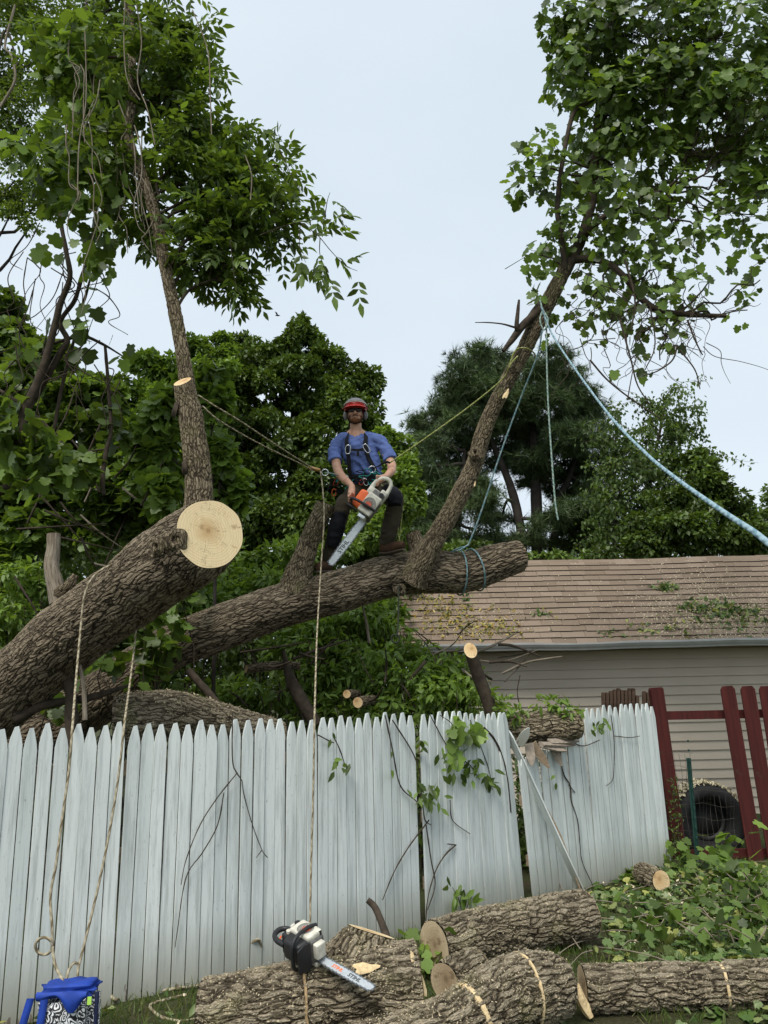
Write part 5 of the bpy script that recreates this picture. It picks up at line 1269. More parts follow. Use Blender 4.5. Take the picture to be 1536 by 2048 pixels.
a, b = P(1398, 1752, 8.05), P(1377, 1516, 8.05); L_ = np.linalg.norm(b - a); mb = MB()
prism(mb, [(-.022, 0), (.022, 0), (.022, L_), (-.022, L_)], -.004, .004); me = mb.mesh('flange', [TPG], False); place(me, 'flange', TP, a, A(1, 0, .05), b - a)
mb = MB(); prism(mb, [(-.004, 0), (.004, 0), (.004, L_), (-.004, L_)], -.02, -.005); place(mb.mesh('web', [TPG], False), 'web', TP, a, A(1, 0, .05), b - a)
mb = MB()
for k in range(14): box(mb, (0, -.026, .08 + k * .09), .016, .012, .02)
place(mb.mesh('studs', [TPG], False), 'studs', TP, a, A(1, 0, .05), b - a)['kind'] = 'stuff'
WIRE = simple('rusty_wire', (.07, .06, .05), .6, .5, var=.3)
WM = thing('wire_mesh', P(1390, 1740, 8.15) * A(1, 1, 0), 'torn thin wire garden mesh curling round the green post', 'mesh')
mb = MB()
for k in range(9):
    y = 1507 + k * 26
    tube_to(mb, A(*[P(x, y + 4 * math.sin(x * .05 + k) + rngo.normal() * 1.2, 8.12 + .05 * math.sin(x * .06 + k)) for x in np.linspace(1340, 1384 if k < 3 else 1470, 7)]), .0016, nseg=4, caps=False)
for k in range(15):
    x = 1341 + k * 9.0; y0 = 1507 if x < 1384 else 1590
    tube_to(mb, A(*[P(x + 3 * math.sin(y * .04 + k) + (y - y0) * .06, y, 8.12 + .05 * math.sin(y * .05 + k)) for y in np.linspace(y0, 1740, 7)]), .0016, nseg=4, caps=False)
mb.build('wires', WIRE, WM, kind='stuff')
RUB = simple('old_rubber', (.018, .018, .018), .8, var=.4, vs_=25, spec=.25, bump=.5)
TY = thing('scrap_tyre', P(1410, 1735, 8.9) * A(1, 1, 0), 'dark round tyre dusted with pale wood chips behind the red fence', 'tyre')
tc_ = P(1412, 1640, 8.9); R0 = M(63, 8.9)
th = np.linspace(0, 2 * np.pi, 56, endpoint=False); prof = [(.60, -.10), (.78, -.135), (.95, -.12), (1.0, -.07), (1.0, 0), (1.0, .07), (.95, .12), (.78, .135), (.6, .10), (.56, 0)]
rows = np.array([[tc_ + A(math.cos(t) * R0 * q, h * 1.5, math.sin(t) * R0 * q) for q, h in prof] for t in th])
mb = MB(); nq = len(prof); i = np.arange(56)[:, None]; j = np.arange(nq)[None]; i2, j2 = (i + 1) % 56, (j + 1) % nq
mb.add(rows.reshape(-1, 3), np.stack([i * nq + j, i2 * nq + j, i2 * nq + j2, i * nq + j2], -1).reshape(-1, 4)); mb.build('tyre_casing', RUB, TY)
mb = MB()
for t in np.linspace(0, 2 * np.pi, 40, endpoint=False):
    e = A(math.cos(t), 0, math.sin(t)); R_ = np.array([[-math.sin(t), 0, math.cos(t)], [0, 1, 0], [math.cos(t), 0, math.sin(t)]]).T
    for h in (-.07, .03): box(mb, tc_ + e * (R0 + .004) + A(0, h + .02, 0), .03, .075, .014, R_)
mb.build('tread_blocks', RUB, TY, smooth=False, kind='stuff')
mb = MB(); tube_to(mb, A(*[tc_ + A(math.cos(t), 0, math.sin(t)) * R0 * .5 for t in np.linspace(0, 2 * np.pi, 30)]), .03, nseg=8, nring=40); box(mb, tc_, R0 * .9, .02, R0 * .9); mb.build('wheel_rim', simple('dull_rim', (.03, .03, .028), .6, .3), TY)
CHIP = simple('wood_chip', (.66, .58, .40), .9, var=.25, vs_=40, spec=.1)
CHIP_T = (A([0, -.3, 0], [1, -.25, .08], [1, .25, 0], [0, .3, .05]), np.array([[0, 1, 2, 3]]))
def chips_to(mb, pos, nrm, size, rng):
    n = len(pos); leaves_to(mb, pos, rng.normal(size=(n, 3)), nrm + rng.normal(size=(n, 3)) * .3, size, CHIP_T)
mb = MB(); n = 900; t = rngo.uniform(.35, 2.75, n); h = rngo.uniform(-.15, .18, n); e = np.stack([np.cos(t), np.zeros(n), np.sin(t)], 1)
chips_to(mb, tc_ + e * (R0 + .016) + np.stack([np.zeros(n), h, np.zeros(n)], 1), e, rngo.uniform(.014, .035, n), rngo); mb.build('wood_chips', CHIP, TY, smooth=False, kind='stuff')

# ------------------------------------------------------------------ debris on the roof
def roof_hit(px, py, h=.026):
    d = _f + CR * ((px - 768.0) / FPX) + CU * ((1024.0 - py) / FPX); t = ((A(0, GE, ZE) - CAM) @ rn) / (d @ rn); return CAM + d * t + rn * h
rngr = np.random.default_rng(15)
def roof_scatter(spots, n):
    out = []
    for (x, y, sx, sy, w) in spots:
        for k in range(int(n * w)):
            px_, py_ = x + rngr.normal() * sx, y + rngr.normal() * sy
            if 1122 < py_ < 1284 and px_ > 780: out.append(roof_hit(px_, py_))
    return np.array(out)
p = roof_scatter(((1400, 1190, 50, 30, .16), (1470, 1240, 60, 26, .26), (1350, 1240, 60, 30, .14), (1560, 1220, 60, 40, .2), (1180, 1200, 160, 45, .07), (950, 1250, 70, 24, .10)), 6500)
mb = MB(); chips_to(mb, p, np.repeat(rn[None], len(p), 0), rngr.uniform(.008, .022, len(p)), rngr)
tag(mb.build('roof_sawdust', CHIP, smooth=False), 'pale wood chips scattered over the brown shingle roof', 'wood chips', kind='stuff')
p = roof_scatter(((900, 1240, 50, 22, .42), (960, 1262, 40, 14, .2), (870, 1200, 34, 20, .14), (1010, 1250, 40, 20, .07)), 1000)
mb = MB(); n = len(p); ax = rngr.normal(size=(n, 3)); leaves_to(mb, p, ax, rn + rngr.normal(size=(n, 3)) * .35, rngr.uniform(.04, .10, n), LEAF_ASH)
tag(mb.build('roof_leaves', G_YELLOW), 'yellowed fallen leaves gathered on the lower left of the roof', 'leaves', kind='stuff')
p = roof_scatter(((1330, 1178, 12, 4, .16), (1420, 1220, 26, 9, .3), (1480, 1226, 24, 7, .22), (1380, 1218, 12, 6, .1), (1210, 1270, 8, 3, .04), (1080, 1232, 8, 3, .04), (935, 1200, 8, 6, .06), (830, 1185, 12, 8, .08), (1440, 1250, 60, 14, .2), (1520, 1245, 40, 14, .14), (1300, 1265, 40, 8, .08)), 620)
mb = MB(); n = len(p); leaves_to(mb, p, rngr.normal(size=(n, 3)), rn + rngr.normal(size=(n, 3)) * .5, rngr.uniform(.06, .12, n), LEAF_ASH)
tag(mb.build('roof_sprigs', G_DEBRIS), 'green leaf sprigs lying on the right half of the roof', 'leaves', kind='stuff')

# ------------------------------------------------------------------ ground cover
rngg = np.random.default_rng(21)
def on_ground(n, x0, x1, y0, y1):
    x, y = rngg.uniform(x0, x1, n), rngg.uniform(y0, y1, n); return np.stack([x, y, gz(x, y)], 1)
GRASS = leaf_mat('grass_blade', [(.035, .070, .012), (.065, .115, .020), (.11, .165, .032), (.20, .20, .07)], trans=.3)
BLADE = (A([0, -.035, 0], [0, .035, 0], [.6, .022, .05], [1, 0, .22], [.6, -.022, .05]), np.array([[0, 1, 2], [0, 2, 4], [4, 2, 3]]))
def front_of_fence(p): 
    fy = np.interp(p[:, 0], _FD[:, 0], _FD[:, 1]); return p[:, 1] < fy - .02
g_ = np.vstack([on_ground(38000, -3.2, 4.6, 3.6, 6.2), on_ground(22000, .8, 5.2, 4.6, 9.5)])
dens = vnoise(g_ * [1, 1, 0], 1.4, 9, 2); keep = front_of_fence(g_) & (dens > -.55) | (g_[:, 0] > 3.0)
keep &= ~((g_[:, 0] > 1.6) & (rngg.random(len(g_)) < .3)); g_ = g_[keep]; n = len(g_)
ax = rngg.normal(size=(n, 3)) * .45 + A(0, 0, 1.0); mb = MB()
leaves_to(mb, g_, ax, rngg.normal(size=(n, 3)) + A(0, -.6, 0), rngg.uniform(.03, .085, n), BLADE)
tag(mb.build('grass', GRASS), 'short trampled lawn grass in front of the white fence', 'grass', kind='stuff')
# leaf litter at the right
L1 = on_ground(8200, 1.35, 5.2, 4.3, 9.0); w = np.exp(-((L1[:, 0] - 3.0) / 1.35) ** 2) * 1.2 * np.clip((L1[:, 1] - 3.8) / 1.2, .15, 1); L1 = L1[front_of_fence(L1) & (rngg.random(len(L1)) < w)]
L2 = on_ground(260, -3, 1.5, 3.8, 6.2); L2 = L2[front_of_fence(L2)]
for nm, L_, tm, szr, lab in (('leaf_litter', L1, LEAF_LOBED, (.03, .085), 'green leaf litter heaped on the ground at the right'), ('leaf_litter', L2, LEAF_ASH, (.04, .09), 'stray fallen leaves on the grass before the fence')):
    n = len(L_); mb = MB(); L_ = L_ + A(0, 0, 1) * rngg.uniform(.008, .05, (n, 1)); leaves_to(mb, L_, rngg.normal(size=(n, 3)) * [1, 1, .25], A(0, -.25, 1) + rngg.normal(size=(n, 3)) * .45, rngg.uniform(*szr, n), tm)
    tag(mb.build(nm, G_DEBRIS), lab, 'leaves', kind='stuff')
L3 = np.vstack([on_ground(1500, 1.6, 4.4, 5.0, 8.2), on_ground(350, -2.2, 2.2, 3.9, 5.5)]); w = np.exp(-(((L3[:, 0] - 2.9) / .7) ** 2 + ((L3[:, 1] - 6.9) / .9) ** 2)) + .28; L3 = L3[front_of_fence(L3) & (rngg.random(len(L3)) < w)]
mb = MB(); chips_to(mb, L3 + A(0, 0, .03), np.repeat(A(0, -.3, 1)[None], len(L3), 0), rngg.uniform(.008, .03, len(L3)), rngg)
tag(mb.build('ground_chips', CHIP, smooth=False), 'pale wood chips scattered on the ground near the fence end', 'wood chips', kind='stuff')
mb = MB()
for k in range(110):
    a = on_ground(1, 1.2, 4.8, 4.4, 8.4)[0] + A(0, 0, .04); an = rngg.uniform(0, 6.3); ln = rngg.uniform(.15, .7)
    if not front_of_fence(a[None])[0]: continue
    tube_to(mb, A(a, a + A(math.cos(an) * ln * .5, math.sin(an) * ln * .5, .05 * rngg.random()), a + A(math.cos(an) * ln, math.sin(an) * ln, .03 * rngg.normal())), A(.005, .004, .002), nseg=4, caps=False)
tag(mb.build('fallen_twigs', BARK_PALE), 'thin pale twigs strewn among the leaf litter', 'twigs', kind='stuff')
# leafy cut vines piled at the right edge
VP = thing('cut_vines', foot_of(P(1480, 1800, 6.2)), 'pile of cut grape vine with large drooping leaves at the right edge', 'vine')
sp_ = [(1240, 1750), (1452, 1650), (1430, 1680), (1490, 1650), (1400, 1690)]
pos, axx, nrr, szz = [], [], [], []
lb = MB()
for k in range(44):
    x0, y0 = rngg.uniform(1380, 1600), rngg.uniform(1780, 1890); b = PZ(x0, y0, .02)
    e = b + A(rngg.normal() * .25, rngg.normal() * .2, rngg.uniform(.06, .30) * (1.1 if x0 > 1450 else .4)); tp = twigs_to(lb, b, e, .006, .003, 5, .14, .1, 6, rngg)
    for q in range(2, 6):
        for s in range(2):
            pos.append(tp[q]); axx.append(rngg.normal(size=3) * .8 + A(0, 0, -.5)); nrr.append(A(0, -.7, .8) + rngg.normal(size=3) * .5); szz.append(rngg.uniform(.04, .105))
lb.build('stems', BARK_PALE, VP, kind='stuff')
single_leaves(VP, 'deb', LEAF_LOBED, G_VINE, A(*pos)[:300], A(*axx)[:300], A(*nrr)[:300], np.array(szz)[:300])
mb = MB(); leaves_to(mb, A(*pos)[300:], A(*axx)[300:], A(*nrr)[300:], np.array(szz)[300:], LEAF_LOBED); mb.build('small_leaves', G_VINE, VP, kind='stuff')
PP = thing('pale_pole', P(1400, 1965, 5.0), 'pale peeled branch lying behind the lower right log', 'branch')
stick(PP, [PZ(1380, 1975, .05), PZ(1450, 1955, .07), PZ(1560, 1940, .1)], A(.012, .022, .03), mat=BARK_PALE, name='bark', nseg=10)

# ------------------------------------------------------------------ vines and twigs hanging on the fence
def lean_off(x, y):
    b = .10 * (x - 850) / 190 if 850 < x < 1048 else .17 * max(0, 1 - (x - 1057) / 273) if x >= 1048 else 0
    return b * float(np.clip((1810 - y) / 370, 0, 1))
def fence_vine(label, lines, leaves_px, rad=.006, mat=None, leaf='ash', off=.035, size=.085, seed=1):
    rng = np.random.default_rng(seed); q0 = fence_hit(*lines[0][0], off); root = thing('hanging_vine', q0, label, 'vine', 'dry vines on the white fence')
    for ln in lines:
        pts = A(*[fence_hit(x, y, off + lean_off(x, y) + .01 * rng.random()) for x, y in ln]); mb = MB(); tube_to(mb, pts, np.linspace(rad, rad * .55, len(pts)), nseg=5, nring=5 * len(pts), bump=.2, bumpf=30); mb.build('stem', mat or BARK_TWIG, root)
    if leaves_px:
        n = len(leaves_px); pos = A(*[fence_hit(x, y, off + lean_off(x, y) + .05 * rng.random() + .02) for x, y in leaves_px]); ax = rng.normal(size=(n, 3)) * .55 + A(0, -.1, -.8); nr = A(0, -1, .35) + rng.normal(size=(n, 3)) * .4
        tm, mt = (LEAF_ASH, G_VINE) if leaf == 'ash' else (LEAF_LOBED, G_BRIGHT)
        single_leaves(root, 'fv' + leaf, tm, mt, pos, ax, nr, size * rng.uniform(.7, 1.3, n))
def cluster(x, y, n, s, seed):
    r = np.random.default_rng(seed); return [(x + r.normal() * s, y + r.normal() * s) for k in range(n)]
fence_vine('bare forked vine stem on the left white fence panel', [[(465, 1425), (465, 1520), (475, 1548), (484, 1562), (488, 1590), (505, 1650), (524, 1700), (535, 1715)], [(475, 1545), (435, 1595), (400, 1650), (372, 1720), (362, 1770)], [(448, 1585), (435, 1650), (405, 1705), (372, 1755), (355, 1860), (350, 1895)], [(524, 1700), (512, 1716)]], [], .0045, seed=3)
fence_vine('vine with a few leaves beside the centre rope on the fence', [[(636, 1470), (655, 1480), (668, 1486)], [(668, 1475), (680, 1500), (690, 1530)]], cluster(684, 1520, 8, 10, 4) + [(665, 1465), (662, 1478)], .006, seed=4)
fence_vine('leafy vine drooping from the brush left of the fence joint', [[(770, 1430), (785, 1500), (800, 1570), (830, 1600), (845, 1615)], [(858, 1640), (820, 1690), (790, 1740), (765, 1800)], [(845, 1610), (850, 1640), (862, 1650)], [(785, 1440), (832, 1520), (845, 1600)]], cluster(870, 1590, 18, 16, 5) + cluster(845, 1580, 10, 12, 6) + cluster(845, 1490, 7, 10, 7) + [(785, 1500), (782, 1540)], .0065, seed=5)
fence_vine('green vine spray hanging on the leaning fence panel', [[(860, 1430), (900, 1500), (940, 1530), (960, 1560)], [(900, 1600), (905, 1640), (940, 1668)], [(940, 1440), (975, 1530), (985, 1580)]], cluster(905, 1510, 10, 12, 8) + cluster(945, 1530, 16, 12, 9) + cluster(985, 1560, 12, 11, 10) + cluster(905, 1460, 10, 14, 11) + cluster(945, 1455, 6, 8, 12) + cluster(890, 1545, 6, 10, 13), .005, seed=6)
fence_vine('broad pale green leaves at the top of the leaning panel', [[(880, 1430), (905, 1450), (915, 1490)]], cluster(905, 1455, 6, 14, 31) + cluster(910, 1500, 4, 9, 32) + cluster(955, 1460, 4, 10, 33), .004, leaf='lobed', size=.12, seed=61)
fence_vine('dark bent stick hanging over the leaning fence panel', [[(968, 1455), (990, 1480), (1005, 1515), (1015, 1560), (1022, 1625)]], [], .011, seed=7)
fence_vine('curved dark stems at the foot of the fence joint', [[(912, 1690), (890, 1710), (870, 1745), (855, 1800), (852, 1850)], [(912, 1690), (895, 1688)], [(852, 1650), (862, 1720), (870, 1770), (855, 1820)]], [], .0065, seed=8)
fence_vine('young leafy shoot at the foot of the fence above the long log', [[(925, 1835), (918, 1800), (905, 1775)], [(925, 1835), (940, 1800), (945, 1785)]], cluster(915, 1790, 16, 13, 14) + cluster(938, 1810, 12, 11, 15), .004, size=.1, seed=9)
fence_vine('long thin vine trailing down the crushed fence panel', [[(1100, 1440), (1118, 1480), (1122, 1520), (1128, 1550), (1140, 1570), (1142, 1600), (1155, 1640), (1160, 1690), (1165, 1725), (1190, 1780)], [(1138, 1570), (1150, 1585)], [(1080, 1495), (1130, 1480), (1165, 1492), (1200, 1480)]], [(1112, 1565), (1110, 1550)], .0065, seed=10)
fence_vine('short vine hook with green sprig near the right fence end', [[(1222, 1430), (1228, 1480), (1228, 1530), (1225, 1560), (1212, 1572)], [(1228, 1472), (1260, 1475), (1280, 1472)]], cluster(1198, 1450, 16, 9, 16), .005, size=.075, seed=11)
# dead grape leaves climbing the red post
mb = MB(); n = 260; t = rngg.random(n); base = P(1345, 1560, 8.3) * (1 - t)[:, None] + P(1358, 1745, 8.3) * t[:, None] + rngg.normal(size=(n, 3)) * [.035, .02, .03]
leaves_to(mb, base, rngg.normal(size=(n, 3)), A(0, -1, 0) + rngg.normal(size=(n, 3)) * .5, rngg.uniform(.02, .05, n), LEAF_ASH); tag(mb.build('creeper', G_MAPLE), 'small dark creeper leaves along the red post foot', 'vine', kind='stuff')
# weeds
def weed(px, py, label, n, h, mat, size, seed, lobed=True):
    rng = np.random.default_rng(seed); b = PZ(px, py, .0); root = thing('weed', b, label, 'weed', 'weeds by the fences'); lb = MB(); pos, ax, nr = [], [], []
    for k in range(n):
        e = b + A(rng.normal() * .14, rng.normal() * .1, h * rng.uniform(.5, 1)); tp = twigs_to(lb, b + A(rng.normal() * .05, 0, 0), e, .004, .002, 4, .1, 0, 5, rng)
        for q in range(1, 5): pos.append(tp[q]); ax.append(rng.normal(size=3) + A(0, -.2, -.2)); nr.append(A(0, -.4, 1) + rng.normal(size=3) * .3)
    lb.build('stems', BARK_TWIG, root, kind='stuff'); single_leaves(root, 'wd' + mat.name, LEAF_LOBED if lobed else LEAF_ASH, mat, A(*pos), A(*ax), A(*nr), size * rng.uniform(.7, 1.3, len(pos)))
weed(232, 1985, 'small green weed at the fence foot right of the blue bag', 5, .16, G_VINE, .08, 51)
weed(1280, 1762, 'leafy weed patch around the short yellow faced log', 7, .14, G_VINE, .08, 52)
weed(1440, 1745, 'tall pale vine shoot in front of the red boards', 5, .5, G_BRIGHT, .10, 53)
weed(845, 1960, 'weed between the saw log and the long log', 8, .26, G_BRIGHT, .075, 54)
weed(1365, 1750, 'dark weeds at the foot of the red post', 8, .3, G_VINE, .09, 55)
weed(1480, 1790, 'bushy vine growth under the red boards', 10, .3, G_VINE, .12, 56)
# ------------------------------------------------------------------ chainsaws
PL_BLACK = simple('black_plastic', (.018, .018, .019), .5, var=.25, vs_=40)
PL_WHITE = simple('dirty_white_plastic', (.60, .57, .48), .5, var=.22, vs_=22)
PL_ORANGE = simple('orange_plastic', (.78, .13, .025), .45, var=.15, vs_=20)
PL_GREY = simple('grey_casting', (.16, .155, .145), .55, .4, var=.4, vs_=30)
STEEL = simple('bar_steel', (.62, .65, .66), .34, .55, var=.1, vs_=30)
CHROME = simple('polished_metal', (.72, .73, .74), .25, .9, var=.05)
INK = simple('dark_print', (.05, .055, .06), .6)
INK_O = simple('orange_print', (.75, .17, .05), .6)

def local_link(o, root):
    COL.objects.link(o); o.parent = root; return o

def rounded_box(name, c, s, bev, mat, root, seg=3, taper=None, R=None):
    mb = MB(); box(mb, (0, 0, 0), *s)
    me = mb.mesh(name, [mat], True)
    bm = bmesh.new(); bm.from_mesh(me)
    if taper:
        for v_ in bm.verts:
            if v_.co.z > 0: v_.co.x *= taper[0]; v_.co.y *= taper[1]
    bmesh.ops.bevel(bm, geom=bm.edges[:] + bm.verts[:], offset=bev, segments=seg, profile=.6, affect='EDGES')
    bm.to_mesh(me); bm.free()
    for p_ in me.polygons: p_.use_smooth = True
    o = bpy.data.objects.new(name, me); local_link(o, root); o.location = c
    if R is not None: o.rotation_euler = R
    return o

def local_tube(name, pts, r, mat, root, nseg=10, **kw):
    mb = MB(); tube_to(mb, A(*pts), r, nseg=nseg, nring=8 * len(pts), **kw); return local_link(bpy.data.objects.new(name, mb.mesh(name, [mat])), root)

def text_mesh(s, size, mat, name='lettering'):
    cu = bpy.data.curves.new(name, 'FONT'); cu.body = s; cu.size = size; cu.extrude = .0006; cu.offset = .0012; cu.align_x = 'CENTER'; cu.align_y = 'CENTER'
    o = bpy.data.objects.new('tmp', cu); COL.objects.link(o); dg = bpy.context.evaluated_depsgraph_get(); dg.update()
    me = bpy.data.meshes.new_from_object(o.evaluated_get(dg)); bpy.data.objects.remove(o); me.materials.clear(); me.materials.append(mat); return me

def chainsaw(M4, label, bar_len, held=True):
    root = bpy.data.objects.new('chainsaw', None); COL.objects.link(root); root.empty_display_size = .1; root.matrix_basis = M4; tag(root, label, 'chainsaw', 'chainsaws')
    top, side = (PL_ORANGE, PL_WHITE) if held else (PL_BLACK, PL_WHITE)
    rounded_box('crankcase', (-.135, 0, .065), (.27, .17, .13), .02, PL_GREY, root)
    rounded_box('top_cover', (-.115, .012, .172), (.21, .175, .11), .028, top, root, taper=(.8, .8))
    rounded_box('rear_housing', (-.225, .0, .12), (.10, .16, .12), .025, PL_WHITE if held else PL_BLACK, root)
    rounded_box('tank', (-.24, .0, .03), (.14, .14, .075), .02, PL_WHITE, root)
    sc_ = rounded_box('starter_cover', (-.115, .098, .072), (.21, .045, .142), .018, side, root)
    # fan grille: raised rings and spokes with a red disc
    def disc(name, c, r, th, mat, parent=root, n=28):
        mb = MB(); t = np.linspace(0, 2 * np.pi, n, endpoint=False); prism(mb, np.column_stack([np.cos(t) * r, np.sin(t) * r]), 0, th); o = local_link(bpy.data.objects.new(name, mb.mesh(name, [mat], False)), parent); o.location = c; return o
    mb = MB()
    for rr in (.026, .038, .05, .06):
        t = np.linspace(0, 2 * np.pi, 29); tube_to(mb, np.column_stack([-.115 + np.cos(t) * rr, np.full(29, .122), .074 + np.sin(t) * rr]), .0022, nseg=4, nring=40, caps=False)
    for a in np.linspace(0, np.pi, 12, endpoint=False): tube_to(mb, A([-.115 - .062 * math.cos(a), .1215, .074 - .062 * math.sin(a)], [-.115 + .062 * math.cos(a), .1215, .074 + .062 * math.sin(a)]), .0016, nseg=4, nring=3, caps=False)
    local_link(bpy.data.objects.new('fan_grille', mb.mesh('fan_grille', [PL_GREY])), root)['kind'] = 'stuff'
    disc('badge', (-.10, .1235, .08), .033, .003, simple('faded_red', (.55, .11, .06), .5))
    rounded_box('clutch_cover', (-.10, -.10, .05), (.22, .04, .10), .014, PL_WHITE if not held else PL_GREY, root)
    rounded_box('muffler', (.018, .01, .07), (.05, .11, .085), .012, CHROME if held else PL_WHITE, root)
    for k, (x_, z_) in enumerate(((-.25, .035), (-.03, .025))):
        disc('filler_cap', (x_, .068 if k == 0 else .086, z_), .022, .03, PL_BLACK)
    disc('primer_cap', (-.215, .086, .15), .018, .02, PL_WHITE)
    local_tube('rear_handle', [(-.25, -.01, .165), (-.33, -.01, .17), (-.40, -.01, .14), (-.425, -.01, .08), (-.39, -.01, .03), (-.29, -.01, .012)], A(.026, .02, .019, .02, .018, .022), PL_WHITE if held else PL_BLACK, root, 12)
    local_tube('trigger', [(-.33, -.01, .15), (-.345, -.01, .13), (-.35, -.01, .115)], .007, PL_BLACK if held else PL_ORANGE, root, 6)
    local_tube('front_handle', [(-.09, .118, -.005), (-.085, .14, .08), (-.075, .135, .19), (-.065, .09, .245), (-.06, 0, .255), (-.06, -.07, .245), (-.07, -.115, .18), (-.085, -.115, .10)], .0135, PL_BLACK, root, 12)
    gm = MB(); prism(gm, [(-.09, 0), (.09, 0), (.10, .06), (.08, .115), (-.075, .115), (-.10, .06)], -.006, .006)
    gd = local_link(bpy.data.objects.new('hand_guard', gm.mesh('hand_guard', [PL_BLACK], False)), root); gd.location = (.0, 0, .14); gd.rotation_euler = (0, 0, math.radians(90)); beveled(gd, .004)
    L_ = bar_len; h = .036
    t = np.linspace(-np.pi / 2, np.pi / 2, 11)
    out = [(-.06, -.026), (.06, -.032), (L_ * .5, -h)] + [(L_ - .032 + .032 * math.cos(a), .030 * math.sin(a)) for a in t] + [(L_ * .5, h), (.06, .032), (-.06, .026)]
    zb = .052
    bm_ = MB(); prism(bm_, out, -.0028, .0028); bar = local_link(bpy.data.objects.new('guide_bar', bm_.mesh('guide_bar', [STEEL], False)), root); bar.location = (0, -.075, zb)
    loop = spline(np.column_stack([A(*out)[:, 0], np.full(len(out), -.075), A(*out)[:, 1] + zb]), 96); mb = MB()
    tg_ = nrmz(np.gradient(loop, axis=0))
    for k in range(96):
        ex = tg_[k]; nz_ = nrmz(np.cross(ex, A(0, 1, 0))); R_ = np.column_stack([ex, A(0, 1, 0), nz_]); sgn = 1 if nz_ @ (loop[k] - A(L_ * .4, -.075, zb)) > 0 else -1
        box(mb, loop[k] + nz_ * sgn * .003, .010, .007, .009 if k % 3 else .018, R_)
    local_link(bpy.data.objects.new('chain', mb.mesh('chain', [simple('saw_chain', (.22, .23, .24), .4, .6, var=.4, vs_=60)], False)), root)['kind'] = 'stuff'
    if held: marks = [('STIHL', .058, INK, .62, 0)]
    else: marks = [('STIHL', .040, INK_O, .34, math.pi), ('STIHL', .046, INK, .66, math.pi)]
    for s, size, mt, u, rz in marks:
        o = local_link(bpy.data.objects.new('lettering', text_mesh(s, size, mt)), bar)
        # text lies in the bar's x-z plane, read from the starter (+y) side
        o.matrix_basis = Matrix.Translation((L_ * u, .0034, 0)) @ Matrix.Rotation(rz, 4, 'Y') @ Matrix(((-1, 0, 0, 0), (0, 0, 1, 0), (0, 1, 0, 0), (0, 0, 0, 1)))
    sm = MB(); prism(sm, [(0, -.03), (.012, -.022), (.002, -.012), (.014, 0), (.002, .012), (.012, .022), (0, .03)], -.004, .004); sp = local_link(bpy.data.objects.new('bumper_spike', sm.mesh('bumper_spike', [PL_GREY], False)), root); sp.location = (.012, -.06, .052)
    return root

def frame4(o, X, Yv):
    X = nrmz(X); Z = nrmz(np.cross(X, Yv)); Yv = np.cross(Z, X)
    return Matrix(((X[0], Yv[0], Z[0], o[0]), (X[1], Yv[1], Z[1], o[1]), (X[2], Yv[2], Z[2], o[2]), (0, 0, 0, 1)))
TC = -_f
SAW1 = frame4(P(738, 1040, 7.16), -.60 * CR - .80 * CU + .10 * TC, TC - .22 * CR - .12 * CU)
chainsaw(SAW1, 'orange and white chainsaw held by the climber, bar pointing down', .56, True)
so = P(650, 1890, 4.18)
SAW2 = frame4(so, A(.72, -.64, -.17), A(.20, -.50, .84)) @ Matrix.Scale(.68, 4)
chainsaw(SAW2, 'black and white chainsaw resting on the foreground log', .52, False)

# ------------------------------------------------------------------ ropes
def rope_mat(name, c1, c2, c3, f=70.0):
    t = NT(name); a = t.attr('bark').outputs['Vector']; s = t.n('SeparateXYZ', {0: a})
    ang = t.math('ARCTAN2', s.outputs[1], s.outputs[0])
    w = t.math('SINE', t.math('ADD', t.math('MULTIPLY', s.outputs[2], f * 6.28), t.math('MULTIPLY', ang, 2.0)))
    w2 = t.math('SINE', t.math('SUBTRACT', t.math('MULTIPLY', s.outputs[2], f * 6.28 * .37), t.math('MULTIPLY', ang, 1.0)))
    c = t.mix(t.n('MapRange', {'Value': w, 'From Min': -.4, 'From Max': .4}).outputs[0], c1, c2)
    c = t.mix(t.n('MapRange', {'Value': w2, 'From Min': .55, 'From Max': .75}).outputs[0], c, c3)
    t.set(col=c, rough=.85, spec=.15, normal=t.bump(w, .5, .003)); return t.m
TAN = rope_mat('tan_rope', (.40, .35, .25), (.31, .265, .175), (.17, .135, .08), 22)
BLUE = rope_mat('pale_blue_rope', (.29, .40, .44), (.25, .36, .41), (.16, .26, .31), 16)
TEAL = rope_mat('teal_rope', (.16, .26, .28), (.10, .19, .21), (.26, .33, .32), 22)
LIME = rope_mat('lime_rope', (.30, .33, .09), (.20, .23, .06), (.36, .36, .18), 30)
GREENW = rope_mat('pale_green_rope', (.27, .37, .32), (.18, .28, .24), (.36, .42, .37), 24)
def rope(name, label, strands, r, mat, group=None, nseg=8):
    p0 = np.asarray(strands[0][0], float); root = thing(name, p0, label, 'rope', group)
    for pts in strands:
        mb = MB(); tube_to(mb, A(*pts), r, nseg=nseg, nring=20 * len(pts)); mb.build('strand', mat, root)
    return root
def ring_pts(c, e1, e2, r, a0=0, a1=2 * np.pi, n=20): return [c + e1 * math.cos(a) * r + e2 * math.sin(a) * r for a in np.linspace(a0, a1, n)]
lc = P(88, 1892, 4.46)
